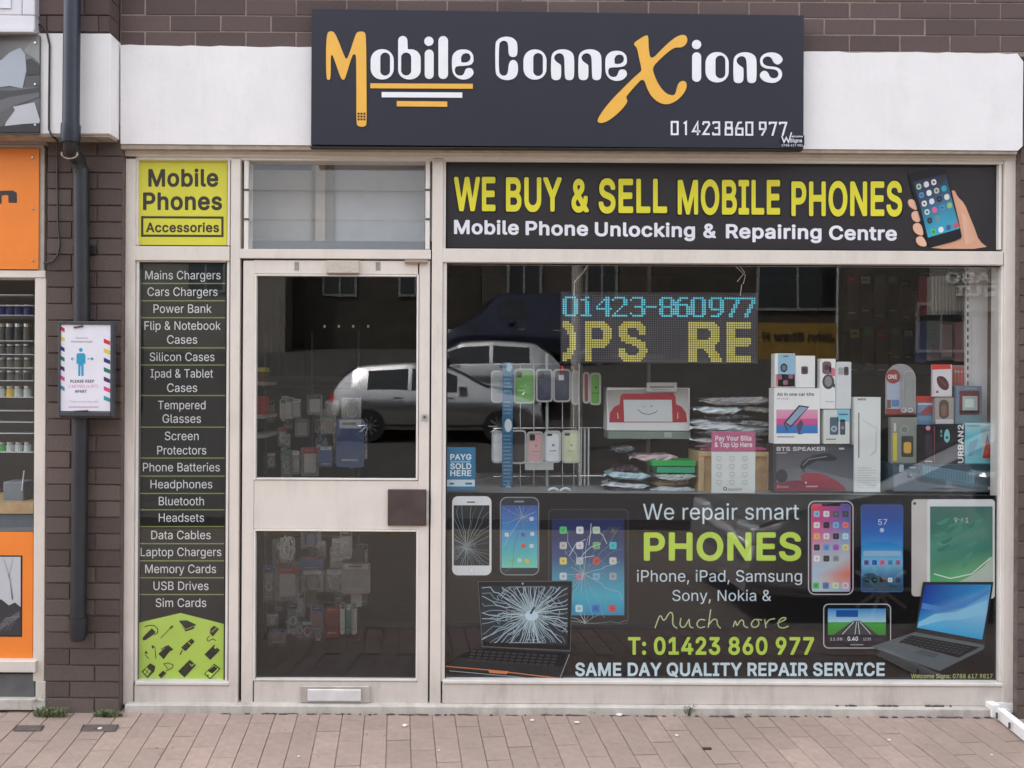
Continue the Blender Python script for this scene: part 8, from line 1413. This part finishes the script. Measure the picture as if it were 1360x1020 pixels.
# buildings opposite
STONE=mat('brown_stone_wall',(.05,.042,.034,1),.9,var=.3,scale=2.5,bump=.5,bscale=9); STONE2=mat('grey_brown_stone',(.07,.06,.048,1),.9,var=.3,scale=2,bump=.5,bscale=9); CRM=mat('cream_render_wall',(.22,.2,.165,1),.9,var=.08,scale=1.5); SLATE=mat('dark_slate',(.06,.06,.065,1),.7,var=.2,scale=8); WF=mat('white_window_frame',(.22,.22,.21,1),.5); DPN=mat('dark_window_pane',(.02,.022,.025,1),.1); GOLDB=mat('mustard_shop_fascia',(.28,.17,.035,1),.6,var=.05); GREYW=mat('pale_painted_wall',(.5,.5,.5,1),.8)
def house(lab,x0,x1,Y,z0,z1,m_,wins,roof=True,extra=None):
    t=thing('house',lab,'house',((x0+x1)/2,Y,z0)); b=MB(); b.box(x0,x1,Y-6,Y,z0,z1,m_); b.build('wall',t)
    if roof:
        b=MB(); b.tri_mesh([(x0-.2,Y+.3,z1),(x1+.2,Y+.3,z1),(x1+.2,Y-3,z1+2.2),(x0-.2,Y-3,z1+2.2),(x0-.2,Y-6.3,z1),(x1+.2,Y-6.3,z1)],[(0,1,2,3),(3,2,5,4),(0,3,4),(1,5,2)],SLATE); b.build('roof',t)
        b=MB(); b.box(x0+.5,x0+1.1,Y-3.3,Y-2.7,z1+1.6,z1+3.1,m_); b.build('chimney',t)
    for (a,c,d,e) in wins:
        b=MB(); 
        for q in ((a,c,d,d+.08),(a,c,e-.08,e),(a,a+.08,d+.08,e-.08),(c-.08,c,d+.08,e-.08),((a+c)/2-.03,(a+c)/2+.03,d+.08,e-.08)): b.box(q[0],q[1],Y-.02,Y+.05,q[2],q[3],WF)
        w_=b.build('window',t); b=MB(); b.box(a+.06,c-.06,Y-.02,Y+.02,d+.06,e-.06,DPN); b.build('pane',w_)
    return t
a,b_=R2(1003,410,20),R2(1118,357,20)
h=house('brown stone shop opposite with a mustard fascia board, mirrored at the right',R2(890,500,20).x,R2(1130,500,20).x,-20,1.8,9.5,STONE,[(a.x,b_.x-.1,a.z,b_.z+.5),(a.x-3.0,a.x-1.2,5.6,7.0)])
p,q=R2(1008,477,19.9),R2(1112,426,19.9); m=MB(); m.box(p.x,q.x,-20,-19.93,p.z,q.z,GOLDB); m.build('fascia_board',h)
m=MB(); m.box(R2(1112,500,19.9).x,R2(1119,500,19.9).x,-20,-19.85,1.8,9,GREYW); m.build('corner_pilaster',h)
def streettext(s,cx,base,cap,width,Y,col,parent,nm='lettering'):
    wd=[]; x=0; items=[]
    for c in s:
        if c==' ': x+=200; continue
        w_,cs=dec(FONTS['B'][c]); items.append([[(p[0]+x,p[1]) for p in l] for l in cs]); x+=w_+26
    xs=[p[0] for g in items for l in g for p in l]; xa,xb=min(xs),max(xs); H=max(p[1] for p in dec(FONTS['B']['H'])[1][0]); m=MB()
    for g in items:
        sg=area(area2max(g)); o=[l for l in g if area(l)*sg>0]; i_=[l for l in g if area(l)*sg<=0]
        for l in o:
            f=lambda l:[(cx+width/2-(p[0]-xa)/(xb-xa)*width,base+p[1]/H*cap) for p in l]      # reads correctly from the street side
            hs=[f(h) for h in i_ if inside(h[0],l)]; m.prism(f(l),Y,Y+.02,col,None,hs)
    return m.build(nm,parent)
tx=mat('dark_brown_letters',(.03,.02,.012,1),.6)
c1=R2(1048,447,19.9); streettext('John Shaw H',c1.x+.28,c1.z-.06,.26,2.1,-19.925,tx,h)
house('dark stone house opposite, straight across from the shop',R2(640,500,21).x,R2(888,500,21).x,-21,2,10.5,STONE2,[(1.2,2.3,4.0,5.6),(3.6,4.6,4.0,5.6),(1.2,2.3,7,8.4),(3.6,4.6,7,8.4)])
house('tall brown stone house opposite, left of the dark one',R2(380,500,22).x,R2(638,500,22).x,-22,2.2,11,STONE,[(-4.6,-3.5,4.2,5.9),(-2.2,-1.1,4.2,5.9),(-4.6,-3.5,7.3,8.8),(-2.2,-1.1,7.3,8.8)])
house('cream rendered house at the left end of the row opposite',R2(60,500,21).x,R2(378,500,21).x,-21,1.8,10,CRM,[(-11.2,-10,4.2,5.8),(-8.6,-7.4,4.2,5.8),(-8.6,-7.4,7.2,8.6)])
hh=house('shop opposite with faint capital letters on a grey board, right of the mustard fascia',R2(1132,500,19).x,R2(1500,500,19).x,-19,1.6,10,STONE2,[(12.6,14,2.4,3.8)])
p,q=R2(1236,402,18.9),R2(1334,355,18.9); m=MB(); m.box(p.x,q.x+.6,-19,-18.94,p.z-.15,q.z+.25,mat('grey_name_board',(.22,.21,.19,1),.7)); m.build('name_board',hh)
PL=mat('pale_letters',(.6,.58,.54,1),.6); c2=R2(1293,372,18.9); streettext('LABO',c2.x,c2.z,.30,1.6,-18.93,PL,hh); c3=R2(1299,389,18.9); streettext('QUI',c3.x,c3.z,.28,1.2,-18.93,PL,hh)
house('long brown house far left of the row opposite',-34,R2(58,500,22).x,-22,2,10,STONE,[(-20,-18.8,4,5.6),(-24,-22.8,4,5.6)])
house('long brown house far right of the row opposite',R2(1502,500,20).x,40,-20,1.8,10,STONE,[(20,21.2,4,5.6),(25,26.2,4,5.6)])
POLE=mat('pale_lamp_column',(.4,.37,.33,1),.5,.2)
a=R2(765,500,11.3); t=thing('street_lamp','tall pale lamp column at the kerb opposite, mirrored behind the LED panel','street lamp',(a.x,-11.3,.08)); m=MB(); m.tube([(a.x,-11.3,.08),(a.x,-11.3,6.5)],.09,POLE,n=12); m.build('column',t); m=MB(); m.tube([(a.x,-11.3,6.5),(a.x+.3,-11.1,6.8),(a.x+1.0,-10.8,6.9)],.04,POLE); m.build('arm',t); m=MB(); m.box(a.x+.9,a.x+1.4,-10.9,-10.7,6.84,6.93,DGREY,bev=.02); m.build('lamp_head',t)
